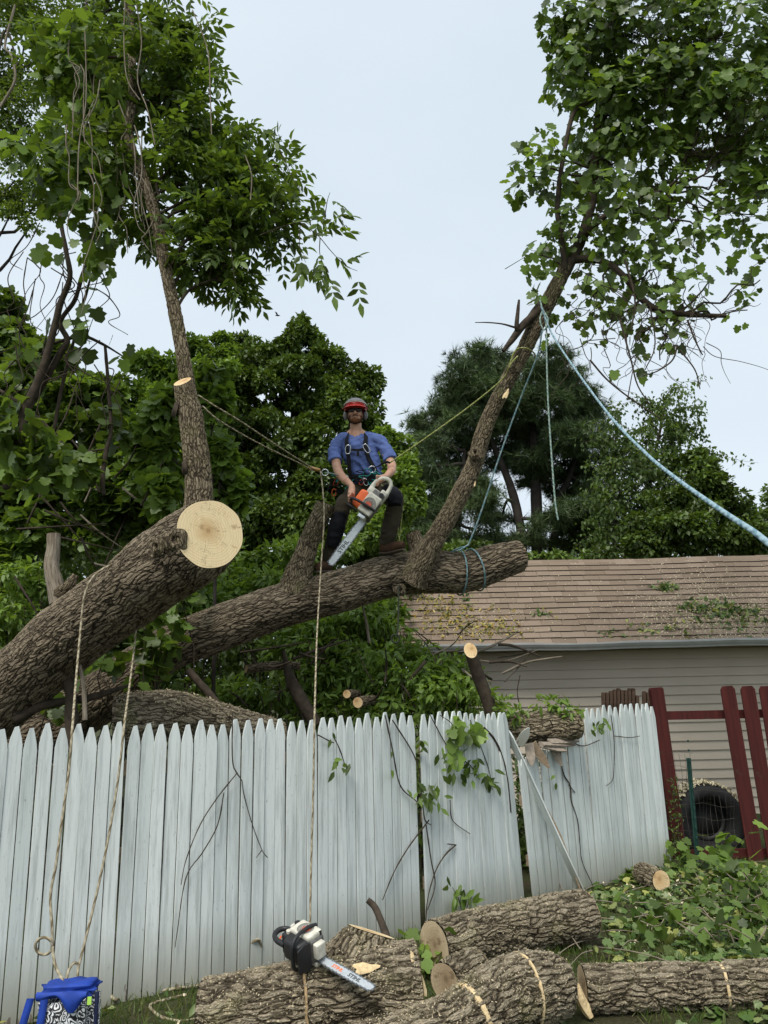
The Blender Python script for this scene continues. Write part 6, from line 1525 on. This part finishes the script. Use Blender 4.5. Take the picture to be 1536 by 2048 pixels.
rope('hanging_rope', 'tan rope over the big leaning trunk to the blue bag, with a small loop', [[P(225, 1128, 5.66), P(200, 1142, 5.60), P(182, 1160, 5.54), P(168, 1195, 5.50), P(161, 1260, 5.45), P(152, 1360, 5.2), P(145, 1452, 4.68), P(138, 1540, 4.62), P(124, 1640, 4.56), P(112, 1730, 4.52), P(101, 1790, 4.5), P(104, 1850, 4.47), P(105, 1888, 4.46)] +
     ring_pts(lc, CR, CU, M(15, 4.46), 0, 2 * np.pi, 14) + [P(106, 1905, 4.45), P(112, 1935, 4.42), P(126, 1962, 4.36), P(130, 1975, 4.33)]], .0078, TAN)
rope('hanging_rope', 'second tan rope slanting over the fence into the blue bag', [[P(278, 1255, 6.15), P(272, 1262, 5.95), P(268, 1300, 5.9), P(258, 1380, 5.5), P(250, 1438, 4.84), P(236, 1560, 4.76), P(214, 1690, 4.68), P(188, 1810, 4.6), P(162, 1915, 4.52), P(156, 1940, 4.5), P(155, 1958, 4.48)], [P(160, 1930, 4.51), P(148, 1926, 4.5), P(138, 1940, 4.47), P(133, 1958, 4.44)]], .0072, TAN)
rope('hanging_rope', 'long straight tan rope dropping from the climber past the fence', [[P(641, 942, 7.05), P(646, 985, 7.0), P(648, 1040, 7.0), P(641, 1150, 6.95), P(634, 1270, 6.4), P(630, 1400, 5.62), P(629, 1445, 5.42), P(626, 1600, 5.36), P(622, 1740, 5.3), P(620, 1860, 5.22), P(618, 1935, 5.1)]], .0070, TAN)
rope('ground_rope', 'tan rope lying in loops on the grass behind the saw log', [[PZ(523, 1936, .02), PZ(521, 1885, .19), PZ(505, 1884, .20), PZ(480, 1908, .12), PZ(450, 1942, .05), PZ(405, 1968, .03), PZ(345, 1978, .03), PZ(300, 1985, .02), PZ(250, 1993, .02), PZ(230, 2000, .03), PZ(217, 1984, .06), PZ(200, 1978, .08)], [PZ(418, 2030, .02), PZ(370, 2042, .02), PZ(325, 2035, .02), PZ(300, 2012, .02), PZ(330, 2000, .02), PZ(372, 1990, .02)]], .0085, TAN)
rope('climbing_line', 'doubled tan line from the climber to the sawn upright limb', [[P(396, 790, 5.52), P(430, 812, 5.6), P(480, 842, 5.8), P(560, 895, 6.3), P(620, 933, 6.85), P(628, 938, 6.95)], [P(405, 812, 5.52), P(440, 842, 5.62), P(520, 888, 6.1), P(600, 927, 6.7), P(625, 942, 6.95)]], .0062, TAN, 'climbing lines')
rope('climbing_line', 'lime green line from the climber up to the leafy right limb', [[P(779, 926, 7.45), P(860, 870, 7.42), P(940, 812, 7.35), P(1003, 760, 7.24), P(1018, 735, 7.15)], [P(1018, 735, 7.15), P(1030, 702, 7.12), P(1050, 696, 7.1), P(1068, 706, 7.2), P(1070, 716, 7.42)], [P(1018, 735, 7.12), P(1026, 722, 7.1), P(1036, 712, 7.12)]], .0075, LIME, 'climbing lines')
rope('rigging_rope', 'thick pale blue rope sweeping from the right limb to the right edge', [[P(1082, 612, 7.0), P(1092, 640, 7.0), P(1108, 675, 6.9), P(1150, 738, 6.2), P(1220, 832, 5.0), P(1290, 905, 4.0), P(1350, 955, 3.3), P(1430, 1012, 2.6), P(1500, 1058, 2.15), P(1600, 1118, 1.75), A(.89, 1.3, 1.9), A(.78, .5, 1.76), A(.66, -.6, 1.55), A(.5, -2.5, 1.25)]], .0088, BLUE, nseg=10)
rope('rigging_rope', 'dark blue sling from the right limb knotted round the trunk end', [[P(1084, 660, 7.02), P(1075, 710, 7.1), P(1040, 800, 7.3), P(1000, 910, 7.4), P(960, 1030, 7.45), P(936, 1092, 7.48)], [P(936, 1092, 7.48), P(915, 1097, 7.5), P(903, 1104, 7.52)], [P(936, 1090, 7.46), P(920, 1100, 7.44), P(912, 1102, 7.5)]], .0085, TEAL)
def wrap(px, label):
    i = np.argmin([abs(768 + FPX * ((g_.mean(0) - CAM) @ CR) / ((g_.mean(0) - CAM) @ _f) - px) for g_ in g2]); ring = g2[i]; c = ring.mean(0)
    rr = c + (ring - c) * (1 + .022 / np.linalg.norm(ring - c, axis=1).mean()); rr = rr[::6]; pts = np.vstack([rr, rr[:1]]) + A(.03, 0, 0) * np.sin(np.linspace(0, 6.28, len(rr) + 1))[:, None]
    return [list(pts)]
rope('rope_wrap', 'left loop of blue green rope round the trunk end', wrap(918, ''), .0085, TEAL, 'rope loops round the trunk end'); rope('rope_wrap', 'right loop of blue green rope round the trunk end', wrap(948, ''), .0085, TEAL, 'rope loops round the trunk end')
rope('rigging_rope', 'pale green rope hanging straight down beside the right limb', [[P(1080, 600, 7.05), P(1092, 650, 7.02), P(1093, 700, 7.02), P(1096, 800, 7.02), P(1103, 910, 7.02), P(1110, 1000, 7.02), P(1116, 1040, 7.02)], [P(1086, 620, 7.02), P(1096, 640, 7.0), P(1088, 660, 7.0), P(1080, 640, 7.0), P(1086, 618, 7.02)]], .0082, GREENW)
rope('hanging_rope', 'short dark rope hanging under the climber trunk against the roof', [[P(797, 1170, 7.35), P(797, 1230, 7.35), P(795, 1270, 7.35)] + ring_pts(P(791, 1277, 7.35), CR, CU, M(8, 7.35), .5, 6.6, 12)], .008, simple('dark_rope', (.04, .045, .03), .9))
# pulley where the lines meet left of the climber
PU = thing('rope_device', P(632, 940, 6.98), 'brass coloured rope friction device hanging left of the climber', 'rope device')
BRASS = simple('brass_metal', (.45, .25, .10), .4, .7, var=.2)
mb = MB(); tube_to(mb, A(P(618, 934, 6.96), P(628, 938, 6.96), P(640, 940, 6.98)), A(.012, .02, .014), nseg=10); mb.build('device_body', BRASS, PU)
mb = MB(); tube_to(mb, A(*ring_pts(P(650, 945, 7.0), CR, CU, .03)), .005, nseg=6, nring=30, caps=False); mb.build('shackle', CHROME, PU)

# ------------------------------------------------------------------ blue bag
BLUEC = simple('blue_nylon', (.010, .045, .30), .7, var=.25, vs_=14, bump=.3)
def pattern_mat():
    t = NT('doodle_print'); o = t.obj()
    nz_ = t.n('TexNoise', {'Vector': o, 'Scale': 16.0, 'Detail': 1.0}).outputs['Color']; p = t.n('VectorMath', {0: o, 1: t.n('VectorMath', {0: nz_, 1: (.06, .06, .06)}, operation='MULTIPLY').outputs[0]}, operation='ADD').outputs[0]
    v = t.n('TexVoronoi', {'Vector': p, 'Scale': 26.0}).outputs['Distance']; s = t.math('SINE', t.math('MULTIPLY', v, 24.0))
    e = t.n('TexVoronoi', {'Vector': p, 'Scale': 26.0}, feature='DISTANCE_TO_EDGE').outputs['Distance']
    f = t.math('MULTIPLY', t.math('GREATER_THAN', s, .05), t.math('GREATER_THAN', e, .035)); t.set(col=t.mix(f, (.012, .012, .014), (.75, .76, .76)), rough=.6); return t.m
bq = PZ(140, 2062, 0.0); bq = A(bq[0] + .0, 4.34, 0)
bq[0] = P(140, 2000, 4.34)[0]
BG = thing('gear_bag', bq, 'blue rope bag with black and white patterned front by the fence', 'bag')
def soft_box(name, c, s, bev, mat, parent, lev=2, noise_=.008, seed=0, taper=1.0, rz=.12):
    bm = bmesh.new(); bmesh.ops.create_cube(bm, size=1.0); bmesh.ops.scale(bm, vec=s, verts=bm.verts)
    for v_ in bm.verts:
        if v_.co.z > 0: v_.co.x *= taper; v_.co.y *= taper
    bmesh.ops.bevel(bm, geom=bm.edges[:], offset=bev, segments=2, affect='EDGES'); bmesh.ops.subdivide_edges(bm, edges=bm.edges[:], cuts=4, use_grid_fill=True)
    me = bpy.data.meshes.new(name); bm.to_mesh(me); bm.free(); co = np.empty(len(me.vertices) * 3); me.vertices.foreach_get('co', co); co = co.reshape(-1, 3)
    co += nrmz(co) * (noise_ * vnoise(co, 14, seed, 2))[:, None] + nrmz(co) * (noise_ * .8 * vnoise(co, 34, seed + 3, 2))[:, None]; me.vertices.foreach_set('co', co.ravel()); me.materials.append(mat)
    for p_ in me.polygons: p_.use_smooth = True
    o = bpy.data.objects.new(name, me); link(o, parent); o.location = c; o.rotation_euler = (0, 0, rz); return o
soft_box('bag_body', bq + A(0, 0, .13), (.30, .18, .27), .04, pattern_mat(), BG, taper=.90, noise_=.014)
soft_box('flap', bq + A(.0, -.005, .262), (.275, .17, .05), .022, BLUEC, BG, noise_=.024, seed=4)
fl = MB(); gx_, gz_ = np.meshgrid(np.linspace(-.13, .12, 16), np.linspace(0, 1, 8)); drop = .03 + .055 * np.exp(-((gx_ - .05) / .05) ** 2) + .012 * np.sin(gx_ * 40)
fv = np.stack([bq[0] + gx_, bq[1] - .10 - .012 * np.sin(gz_ * 3.1) - .004 * np.sin(gx_ * 60), bq[2] + .275 - gz_ * drop], -1).reshape(-1, 3); fl.add(fv, quad_grid(8, 16, False)); fl.build('flap_edge', BLUEC, BG)
for x_, dx in ((-.085, -.02), (-.155, -.05)):
    mb = MB(); pts = A(bq + A(x_, -.105, .25), bq + A(x_ + dx * .4, -.112, .16), bq + A(x_ + dx, -.115, .02)); t_, N_, B_ = frames(spline(pts, 12), (1, 0, 0)); sp_ = spline(pts, 12); ring = np.stack([sp_ + A(1, 0, 0) * a_ * .018 + A(0, 1, 0) * b_ * .004 for a_, b_ in ((1, 1), (1, -1), (-1, -1), (-1, 1))], 1); mb.add(ring.reshape(-1, 3), quad_grid(12, 4, True)); mb.build('strap', BLUEC, BG)
mb = MB(); tube_to(mb, A(bq + A(.155, -.06, .26), bq + A(.16, -.07, .15), bq + A(.158, -.06, .02)), .011, nseg=8); mb.build('side_piping', simple('dark_navy', (.01, .015, .05), .6), BG)
mb = MB(); box(mb, bq + A(.135, -.104, .235), .02, .004, .035); mb.build('side_tag', simple('lime_tag', (.45, .75, .12), .5), BG, smooth=False)
# ------------------------------------------------------------------ the climber
def ellipsoid(c, r, n=14, R=None):
    u = np.linspace(0, np.pi, n); w = np.linspace(0, 2 * np.pi, 2 * n, endpoint=False)
    v = np.array([[math.sin(a) * math.cos(b), math.sin(a) * math.sin(b), math.cos(a)] for a in u for b in w]) * np.asarray(r)
    if R is not None: v = v @ np.asarray(R).T
    return v + np.asarray(c), quad_grid(n, 2 * n, True)

def remeshed(name, shapes, voxel, mats, parent, smooth=4, disp=None):
    """one continuous skin over overlapping tubes and ellipsoids"""
    mb = MB()
    for kind, *a in shapes:
        if kind == 't':
            pts, r = a[0], a[1]; kw = a[2] if len(a) > 2 else {}
            tube_to(mb, A(*pts), np.asarray(r, float), nseg=20, nring=6 * len(pts), **kw)
        else:
            v, f = ellipsoid(*a); mb.add(v, f)
    me = mb.mesh('tmp', [], False); o = bpy.data.objects.new('tmp', me); COL.objects.link(o)
    m = o.modifiers.new('r', 'REMESH'); m.mode = 'VOXEL'; m.voxel_size = voxel; m.use_smooth_shade = True
    if smooth: s = o.modifiers.new('s', 'SMOOTH'); s.iterations = smooth; s.factor = .5
    dg = bpy.context.evaluated_depsgraph_get(); dg.update(); out = bpy.data.meshes.new_from_object(o.evaluated_get(dg)); bpy.data.objects.remove(o)
    out.name = name; co = np.empty(len(out.vertices) * 3); out.vertices.foreach_get('co', co); co = co.reshape(-1, 3)
    if disp is not None:
        no = np.empty(len(out.vertices) * 3); out.vertices.foreach_get('normal', no); co = co + no.reshape(-1, 3) * disp(co)[:, None]; out.vertices.foreach_set('co', co.ravel()); out.update()
    out.materials.clear()
    for m_ in (mats if isinstance(mats, list) else [mats]): out.materials.append(m_)
    out.polygons.foreach_set('use_smooth', np.ones(len(out.polygons), bool))
    ob = bpy.data.objects.new(name, out); link(ob, parent); return ob

def skin_mat():
    t = NT('skin'); o = t.obj(); n1 = t.noise(o, 18, 4, .6); n2 = t.noise(o, 120, 3, .6)
    c = t.ramp(n1, [(.3, (.46, .235, .15)), (.7, (.62, .36, .245))]); t.set(col=c, rough=.55, spec=.35, normal=t.bump(n2, .15, .002)); t.b.inputs['Subsurface Weight'].default_value = .08; t.b.inputs['Subsurface Radius'].default_value = (.02, .008, .004); return t.m
SKIN = skin_mat()
def cloth_mat(name, c, var=.2, dark=None):
    t = NT(name); o = t.obj(); n1 = t.noise(o, 7, 4, .6); n2 = t.noise(t.map(o, (1, 1, 1)), 420, 2, .6)
    col = t.ramp(n1, [(.3, tuple(x * (1 - var) for x in c)), (.7, tuple(min(1, x * (1 + var)) for x in c))]); t.set(col=col, rough=.9, spec=.12, normal=t.bump(n2, .2, .002)); return t.m
SHIRT = cloth_mat('blue_cotton', (.115, .165, .38), .28); PANTS = cloth_mat('olive_canvas', (.058, .049, .033)); CHAPS = cloth_mat('black_nylon', (.014, .014, .017), .3); BOOT = cloth_mat('brown_leather', (.085, .048, .030), .35)
WEB = cloth_mat('black_webbing', (.018, .018, .020)); HAIR = cloth_mat('reddish_beard', (.12, .050, .022), .35)

MAN = thing('person', P(725, 1130, 7.55), 'climber in red helmet, blue T-shirt and harness crouching on the trunk with a chainsaw', 'person')
def sawp(x, y, z):
    q = SAW1 @ Vector((x, y, z)); return A(q[0], q[1], q[2])
def sawv(x, y, z): return sawp(x, y, z) - sawp(0, 0, 0)
# front-handle grip (viewer's left hand) and rear-handle grip (viewer's right hand)
GL, GLa = sawp(-.0615, .035, .254), nrmz(sawv(0, 1, .02)); GRp, GRa = sawp(-.35, -.01, .168), nrmz(sawv(-1, 0, -.12))
wristL, wristR = P(704, 972, 7.24), P(772, 953, 7.36)
def hand(grip, ax, wrist, hr, flip=1):
    n = nrmz(wrist - grip); ax = nrmz(ax - n * (ax @ n)) * flip; m = np.cross(ax, n); sh = []
    back = grip + n * (hr + .030)
    sh.append(('t', [wrist, wrist * .55 + back * .45, back + m * .004], [.029, .034, .036], {'up': ax, 'aspect': [1, 1.15, 1.25]}))
    for i, (o_, ln) in enumerate(zip((-.031, -.010, .011, .031), (.92, 1.06, 1.0, .82))):
        R_ = hr + .009; c = grip + ax * o_
        pts = [back + ax * o_ * .95 + m * .006]
        for a in (25, 70, 115, 150 * min(1, ln)): pts.append(c + (n * math.cos(math.radians(a)) + m * math.sin(math.radians(a))) * R_ * (1.18 if a == 70 else 1.05))
        sh.append(('t', pts, A(.0115, .0105, .0098, .0092, .0075)))
    c = grip + ax * -.036
    pts = [wrist * .4 + back * .6 - m * .016 + ax * -.012] + [c + (n * math.cos(math.radians(a)) + m * math.sin(math.radians(a))) * (hr + .011) for a in (-38, -85, -128)]
    sh.append(('t', pts, A(.0155, .0125, .011, .0085))); return sh
shL, shR = P(678, 884, 7.72), P(756, 883, 7.72); elL, elR = P(673, 931, 7.56), P(784, 931, 7.58)
hd = P(711, 828, 7.68)
headR = None
body = [('t', [P(713, 880, 7.72), P(712, 862, 7.71), P(711, 846, 7.69)], [.08, .064, .060]), ('t', [P(690, 880, 7.73), P(712, 866, 7.72), P(738, 880, 7.73)], [.05, .06, .05]),
        ('e', hd + A(0, .012, .018), (.078, .096, .100)), ('e', hd + A(0, -.012, -.058), (.062, .074, .060)), ('e', hd + A(0, -.062, -.092), (.030, .026, .024)),
        ('e', hd + A(0, -.090, -.018), (.017, .024, .024)), ('e', hd + A(0, -.098, -.030), (.018, .017, .013)), ('e', hd + A(-.08, .012, -.012), (.012, .022, .032)), ('e', hd + A(.08, .012, -.012), (.012, .022, .032)),
        ('e', hd + A(0, -.086, -.062), (.028, .014, .010)), ('e', hd + A(-.04, -.066, -.028), (.026, .022, .024)), ('e', hd + A(.04, -.066, -.028), (.026, .022, .024)),
        ('t', [P(734, 985, 7.76), P(730, 945, 7.74), P(720, 905, 7.73), P(715, 878, 7.73)], [.13, .14, .16, .10], {'up': A(0, 1, 0), 'aspect': .62}),
        ('t', [P(700, 885, 7.73), shL, P(671, 908, 7.66), elL], [.05, .058, .052, .046]), ('t', [P(735, 885, 7.73), shR, P(773, 908, 7.66), elR], [.05, .058, .052, .046]),
        ('t', [elL, P(681, 950, 7.43), wristL], [.046, .045, .029]), ('t', [elR, P(782, 943, 7.48), wristR], [.046, .044, .029]),
        ('t', [P(716, 985, 7.76), P(690, 1012, 7.42), P(668, 1075, 7.5), P(655, 1118, 7.58)], [.07, .05, .045, .035]), ('t', [P(756, 985, 7.76), P(789, 1000, 7.38), P(780, 1048, 7.42), P(771, 1086, 7.5)], [.07, .05, .045, .035])]
body += hand(GL, GLa, wristL, .0135, 1) + hand(GRp, GRa, wristR, .0195, -1)
remeshed('body', body, .0042, SKIN, MAN, smooth=3)
# T-shirt with folds
def folds(c): return .007 * vnoise(c * [1, 1, 1.6], 16, 3, 2) + .011 * np.sin((c[:, 0] * .7 + c[:, 2] * 1.0) * 58 + 5 * vnoise(c, 7, 2)) * np.clip(vnoise(c, 5, 8) + .35, 0, 1)
remeshed('t_shirt', [('t', [P(734, 968, 7.75), P(732, 950, 7.74), P(726, 925, 7.73), P(719, 900, 7.73), P(715, 879, 7.74), P(714, 869, 7.74)], [.175, .172, .175, .188, .165, .082], {'up': A(0, 1, 0), 'aspect': A(.68, .68, .66, .62, .58, .7)}),
        ('t', [P(702, 876, 7.74), shL, P(669, 906, 7.66), P(671, 924, 7.60)], [.070, .070, .070, .072]), ('t', [P(726, 875, 7.74), shR, P(775, 906, 7.66), P(781, 921, 7.62)], [.070, .070, .070, .072])], .007, SHIRT, MAN, smooth=4, disp=folds)
def pfold(c): return .006 * vnoise(c * [1, 1, 1.5], 14, 5, 2) + .006 * np.sin(c[:, 2] * 75 + 5 * vnoise(c, 8, 2)) * np.clip(vnoise(c, 6, 4) + .2, 0, 1)
kL, kR = P(686, 1012, 7.38), P(790, 999, 7.34)
remeshed('trousers', [('e', P(735, 978, 7.76), (.175, .135, .115)), ('t', [P(716, 985, 7.76), P(700, 998, 7.56), kL, P(675, 1050, 7.45), P(664, 1090, 7.53), P(656, 1122, 7.58)], [.10, .098, .083, .083, .078, .072]),
        ('t', [P(757, 982, 7.76), P(776, 988, 7.55), kR, P(786, 1030, 7.39), P(779, 1062, 7.44), P(771, 1088, 7.5)], [.10, .10, .086, .086, .082, .072])], .008, PANTS, MAN, smooth=4, disp=pfold)
# black protective panels on knee and shin
remeshed('shin_panel', [('t', [P(682, 1026, 7.36), P(676, 1050, 7.37), P(668, 1078, 7.42), P(664, 1092, 7.45)], [.066, .075, .073, .058])], .008, CHAPS, MAN, smooth=3, disp=pfold)
remeshed('knee_panel', [('t', [P(776, 985, 7.47), P(788, 994, 7.30), P(790, 1012, 7.27)], [.088, .082, .065])], .008, CHAPS, MAN, smooth=3, disp=pfold)
def boot(an, toe, label):
    d = nrmz((toe - an) * A(1, 1, .4)); remeshed('boot', [('t', [an + A(0, 0, .06), an, an - A(0, 0, .05)], [.058, .06, .055]), ('t', [an - d * .05 - A(0, 0, .055), an + d * .06 - A(0, 0, .05), toe - d * .06, toe], [.042, .05, .047, .034])], .007, BOOT, MAN, smooth=3)
    mb = MB(); tube_to(mb, A(an - d * .06 - A(0, 0, .105), an + d * .05 - A(0, 0, .105), toe - A(0, 0, .045)), A(.04, .044, .036), nseg=14, aspect=.3, up=A(0, 0, 1)); mb.build('boot_sole', simple('sole_rubber', (.10, .075, .055), .8), MAN)
boot(P(771, 1086, 7.5), P(808, 1090, 7.36), '')
boot(P(654, 1122, 7.58), P(634, 1134, 7.40), '')
# beard, hair, sunglasses
remeshed('beard', [('e', hd + A(0, -.022, -.088), (.058, .064, .040)), ('e', hd + A(0, -.066, -.102), (.033, .030, .030)), ('e', hd + A(-.055, -.012, -.06), (.016, .04, .04)), ('e', hd + A(.055, -.012, -.06), (.016, .04, .04)), ('t', [hd + A(-.03, -.086, -.058), hd + A(0, -.103, -.046), hd + A(.03, -.086, -.058)], [.006, .008, .006])], .005, HAIR, MAN, smooth=2)
LENS = simple('dark_lens', (.006, .006, .008), .12, spec=.7)
for s in (-1, 1):
    mb = MB(); v, f = ellipsoid(hd + A(s * .034, -.088, .010), (.031, .014, .020)); mb.add(v, f); mb.build('sunglass_lens', LENS, MAN)
mb = MB(); tube_to(mb, A(hd + A(-.082, .02, .012), hd + A(-.062, -.075, .016), hd + A(0, -.104, .018), hd + A(.062, -.075, .016), hd + A(.082, .02, .012)), .0045, nseg=8); mb.build('sunglass_frame', LENS, MAN)
# helmet with raised visor and ear cups
HM = thing('safety_helmet', hd + A(0, 0, .03), 'red safety helmet with raised grey visor and ear cups on the climber', 'helmet')
HRED = simple('helmet_red', (.50, .030, .022), .35, var=.12, vs_=12); HGREY = simple('visor_grey', (.17, .165, .17), .5, var=.2, vs_=60)
def dome(c, r, a0=0, a1=90, n=12, m=32, thick=.0):
    u = np.radians(np.linspace(a0, a1, n)); w = np.linspace(0, 2 * np.pi, m, endpoint=False)
    return np.array([[math.sin(a) * math.cos(b), math.sin(a) * math.sin(b), math.cos(a)] for a in u for b in w]) * np.asarray(r) + c
hc = hd + A(0, .008, .045)
mb = MB(); v = dome(hc, (.118, .140, .112), 2, 100); mb.add(v, quad_grid(12, 32, True)); v2 = dome(hc, (.110, .132, .104), 2, 100); mb.add(v2, quad_grid(12, 32, True)[:, ::-1]); mb.build('shell', HRED, HM)
mb = MB(); th = np.linspace(math.radians(200), math.radians(340), 22); rows = []
for q, dz in ((1.0, .012), (1.12, .004), (1.30, -.012), (1.31, -.017), (1.12, -.004), (.98, .0)): rows.append(np.stack([hc[0] + np.cos(th) * .118 * q, hc[1] + np.sin(th) * .140 * q, np.full(22, hc[2] + dz - .002)], 1))
mb.add(np.vstack(rows), quad_grid(6, 22, False)); mb.build('peak', HRED, HM)
mb = MB(); u = np.radians(np.linspace(12, 62, 10)); w = np.radians(np.linspace(192, 348, 26)); vg = lambda k: np.array([[math.sin(a) * math.cos(b) * .132 * k, math.sin(a) * math.sin(b) * .156 * k, math.cos(a) * .128 * k] for a in u for b in w]) + hc
mb.add(vg(1.0), quad_grid(10, 26, False)); mb.add(vg(.98), quad_grid(10, 26, False)[:, ::-1]); mb.build('visor', HGREY, HM)
mb = MB(); tube_to(mb, A(*[hc + A(math.cos(b) * .121, math.sin(b) * .146, .045) for b in np.radians(np.linspace(185, 355, 20))]), .007, nseg=8, nring=40); mb.build('visor_rim', simple('pale_grey_plastic', (.45, .43, .40), .5), HM)
for s in (-1, 1):
    mb = MB(); v, f = ellipsoid(hd + A(s * .104, .01, -.014), (.026, .04, .05)); mb.add(v, f); mb.build('ear_cup', HGREY if s > 0 else simple('ear_cup_shell', (.22, .20, .20), .5), HM)
    mb = MB(); tube_to(mb, A(hd + A(s * .1, .008, .03), hc + A(s * .116, .005, .03), hc + A(s * .106, .0, .05)), .006, nseg=6); mb.build('ear_cup_arm', PL_BLACK, HM)
    mb = MB(); tube_to(mb, A(hc + A(s * .094, -.02, -.01), hd + A(s * .082, -.03, -.06), hd + A(s * .045, -.058, -.118), hd + A(0, -.066, -.132)), .005, nseg=6); mb.build('chin_strap', WEB, HM)
# harness
HA = thing('climbing_harness', P(733, 962, 7.6), 'black and teal climbing harness with metal clips on the climber', 'harness')
def strap(pts, w, name='strap', mat=None, th=.006, up=None):
    sp_ = spline(A(*pts), 8 * len(pts)); t_ = nrmz(np.gradient(sp_, axis=0)); out = nrmz(sp_ - (P(722, 915, 7.76) * A(1, 1, 0) + sp_ * A(0, 0, 1))); s_ = nrmz(np.cross(t_, out))
    ring = np.stack([sp_ + s_ * a_ * w / 2 + out * b_ * th for a_, b_ in ((1, 1), (-1, 1), (-1, -1), (1, -1))], 1); mb = MB(); mb.add(ring.reshape(-1, 3), quad_grid(len(sp_), 4, True)); mb.add(ring[0], [[0, 1, 2, 3]]); mb.add(ring[-1], [[3, 2, 1, 0]]); return mb.build(name, mat or WEB, HA, smooth=False)
strap([P(698, 866, 7.73), P(694, 873, 7.63), P(693, 890, 7.585), P(697, 915, 7.58), P(700, 945, 7.60), P(705, 962, 7.61)], .042)
strap([P(730, 866, 7.73), P(732, 873, 7.63), P(731, 890, 7.585), P(737, 915, 7.585), P(750, 938, 7.60), P(756, 955, 7.62)], .042)
strap([P(700, 899, 7.575), P(714, 900, 7.565), P(731, 898, 7.575)], .024, 'chest_strap'); strap([P(716, 900, 7.56), P(716, 912, 7.56)], .022, 'chest_strap')
bc = P(734, 962, 7.75)
strap([bc + A(math.cos(a) * .195, math.sin(a) * .150, 0) for a in np.linspace(.2, 2 * np.pi + .1, 24)], .07, 'belt', up=A(0, 0, 1))
strap([P(700, 972, 7.64), P(694, 990, 7.55), P(706, 1004, 7.56)], .05, 'leg_loop'); strap([P(764, 972, 7.64), P(772, 985, 7.52), P(764, 1000, 7.55)], .05, 'leg_loop')
TEALC = simple('teal_cord', (.015, .22, .20), .7, var=.3); REDC = simple('red_cord', (.50, .06, .03), .6)
def carabiner(c, ang, mat=CHROME, a=.038, b=.020):
    e1 = CR * math.cos(ang) + CU * math.sin(ang); e2 = -CR * math.sin(ang) + CU * math.cos(ang); mb = MB()
    tube_to(mb, A(*[c + e1 * math.copysign(abs(math.cos(t)) ** .7, math.cos(t)) * a + e2 * math.copysign(abs(math.sin(t)) ** .7, math.sin(t)) * b for t in np.linspace(0, 2 * np.pi, 22)]), .0052, nseg=6, nring=44, caps=False); mb.build('carabiner', mat, HA)
carabiner(P(696, 899, 7.545), 1.45, a=.045, b=.026); carabiner(P(733, 897, 7.545), 2.15, a=.048, b=.024); carabiner(P(744, 939, 7.55), .3, a=.032, b=.032)
carabiner(P(672, 965, 7.6), 1.2, REDC, a=.035); carabiner(P(668, 985, 7.58), 1.5, simple('orange_clip', (.6, .10, .03), .4, .3), a=.035); carabiner(P(690, 958, 7.58), .8); carabiner(P(724, 963, 7.56), 1.0, REDC); carabiner(P(731, 964, 7.56), 2.0)
rngh = np.random.default_rng(3)
for k in range(11):
    c = P(rngh.uniform(716, 770), rngh.uniform(945, 968), 7.56 + rngh.uniform(-.02, .02)); pts = [c + rngh.normal(size=3) * [.045, .015, .025] for q in range(5)]; mb = MB(); tube_to(mb, A(*pts), .0055, nseg=6, nring=28); mb.build('cord', TEALC if k % 3 else WEB, HA)
for k in range(8):
    c = P(rngh.uniform(662, 700), rngh.uniform(950, 985), 7.58 + rngh.uniform(-.03, .03)); pts = [c + rngh.normal(size=3) * [.035, .015, .04] for q in range(5)]; mb = MB(); tube_to(mb, A(*pts), .005, nseg=6, nring=28); mb.build('cord', TEALC if k % 2 else WEB, HA)
mb = MB(); tube_to(mb, A(P(650, 945, 7.0), P(668, 948, 7.3), P(690, 955, 7.55)), .0065, nseg=8); mb.build('lanyard', GREENW, HA)
mb = MB(); tube_to(mb, A(P(744, 938, 7.55), P(757, 932, 7.48), P(772, 924, 7.44), P(780, 926, 7.45)), A(.006, .007, .012, .010), nseg=8); mb.build('lanyard', WEB, HA)
mb = MB(); tube_to(mb, A(P(766, 955, 7.48), P(785, 972, 7.38), P(800, 982, 7.34), P(805, 1000, 7.36), P(803, 1040, 7.4), P(798, 1086, 7.42)), .0065, nseg=8); mb.build('rope_tail', LIME, HA)
mb = MB(); tube_to(mb, A(P(760, 968, 7.5), P(790, 990, 7.28), P(802, 1020, 7.36), P(796, 1060, 7.4), P(800, 1084, 7.42)), .005, nseg=8); mb.build('rope_tail', LIME, HA)
# small bird crossing the sky
BD = thing('bird', P(555, 631, 26), 'tiny dark bird flying above the maple', 'bird'); mb = MB(); c = P(555, 631, 26)
tube_to(mb, A(c - CR * .09, c - CR * .03, c + CR * .03, c + CR * .1), A(.005, .024, .028, .006), nseg=8); mb.build('body', PL_BLACK, BD)
for s in (-1, 1):
    mb = MB(); mb.add(A(c - CR * .03, c + CR * .03, c + CU * .05 + A(0, s * .12, 0) + CR * .0, c + CU * .07 + A(0, s * .17, 0) - CR * .08), [[0, 1, 2, 3]]); mb.build('wing', PL_BLACK, BD, smooth=False)
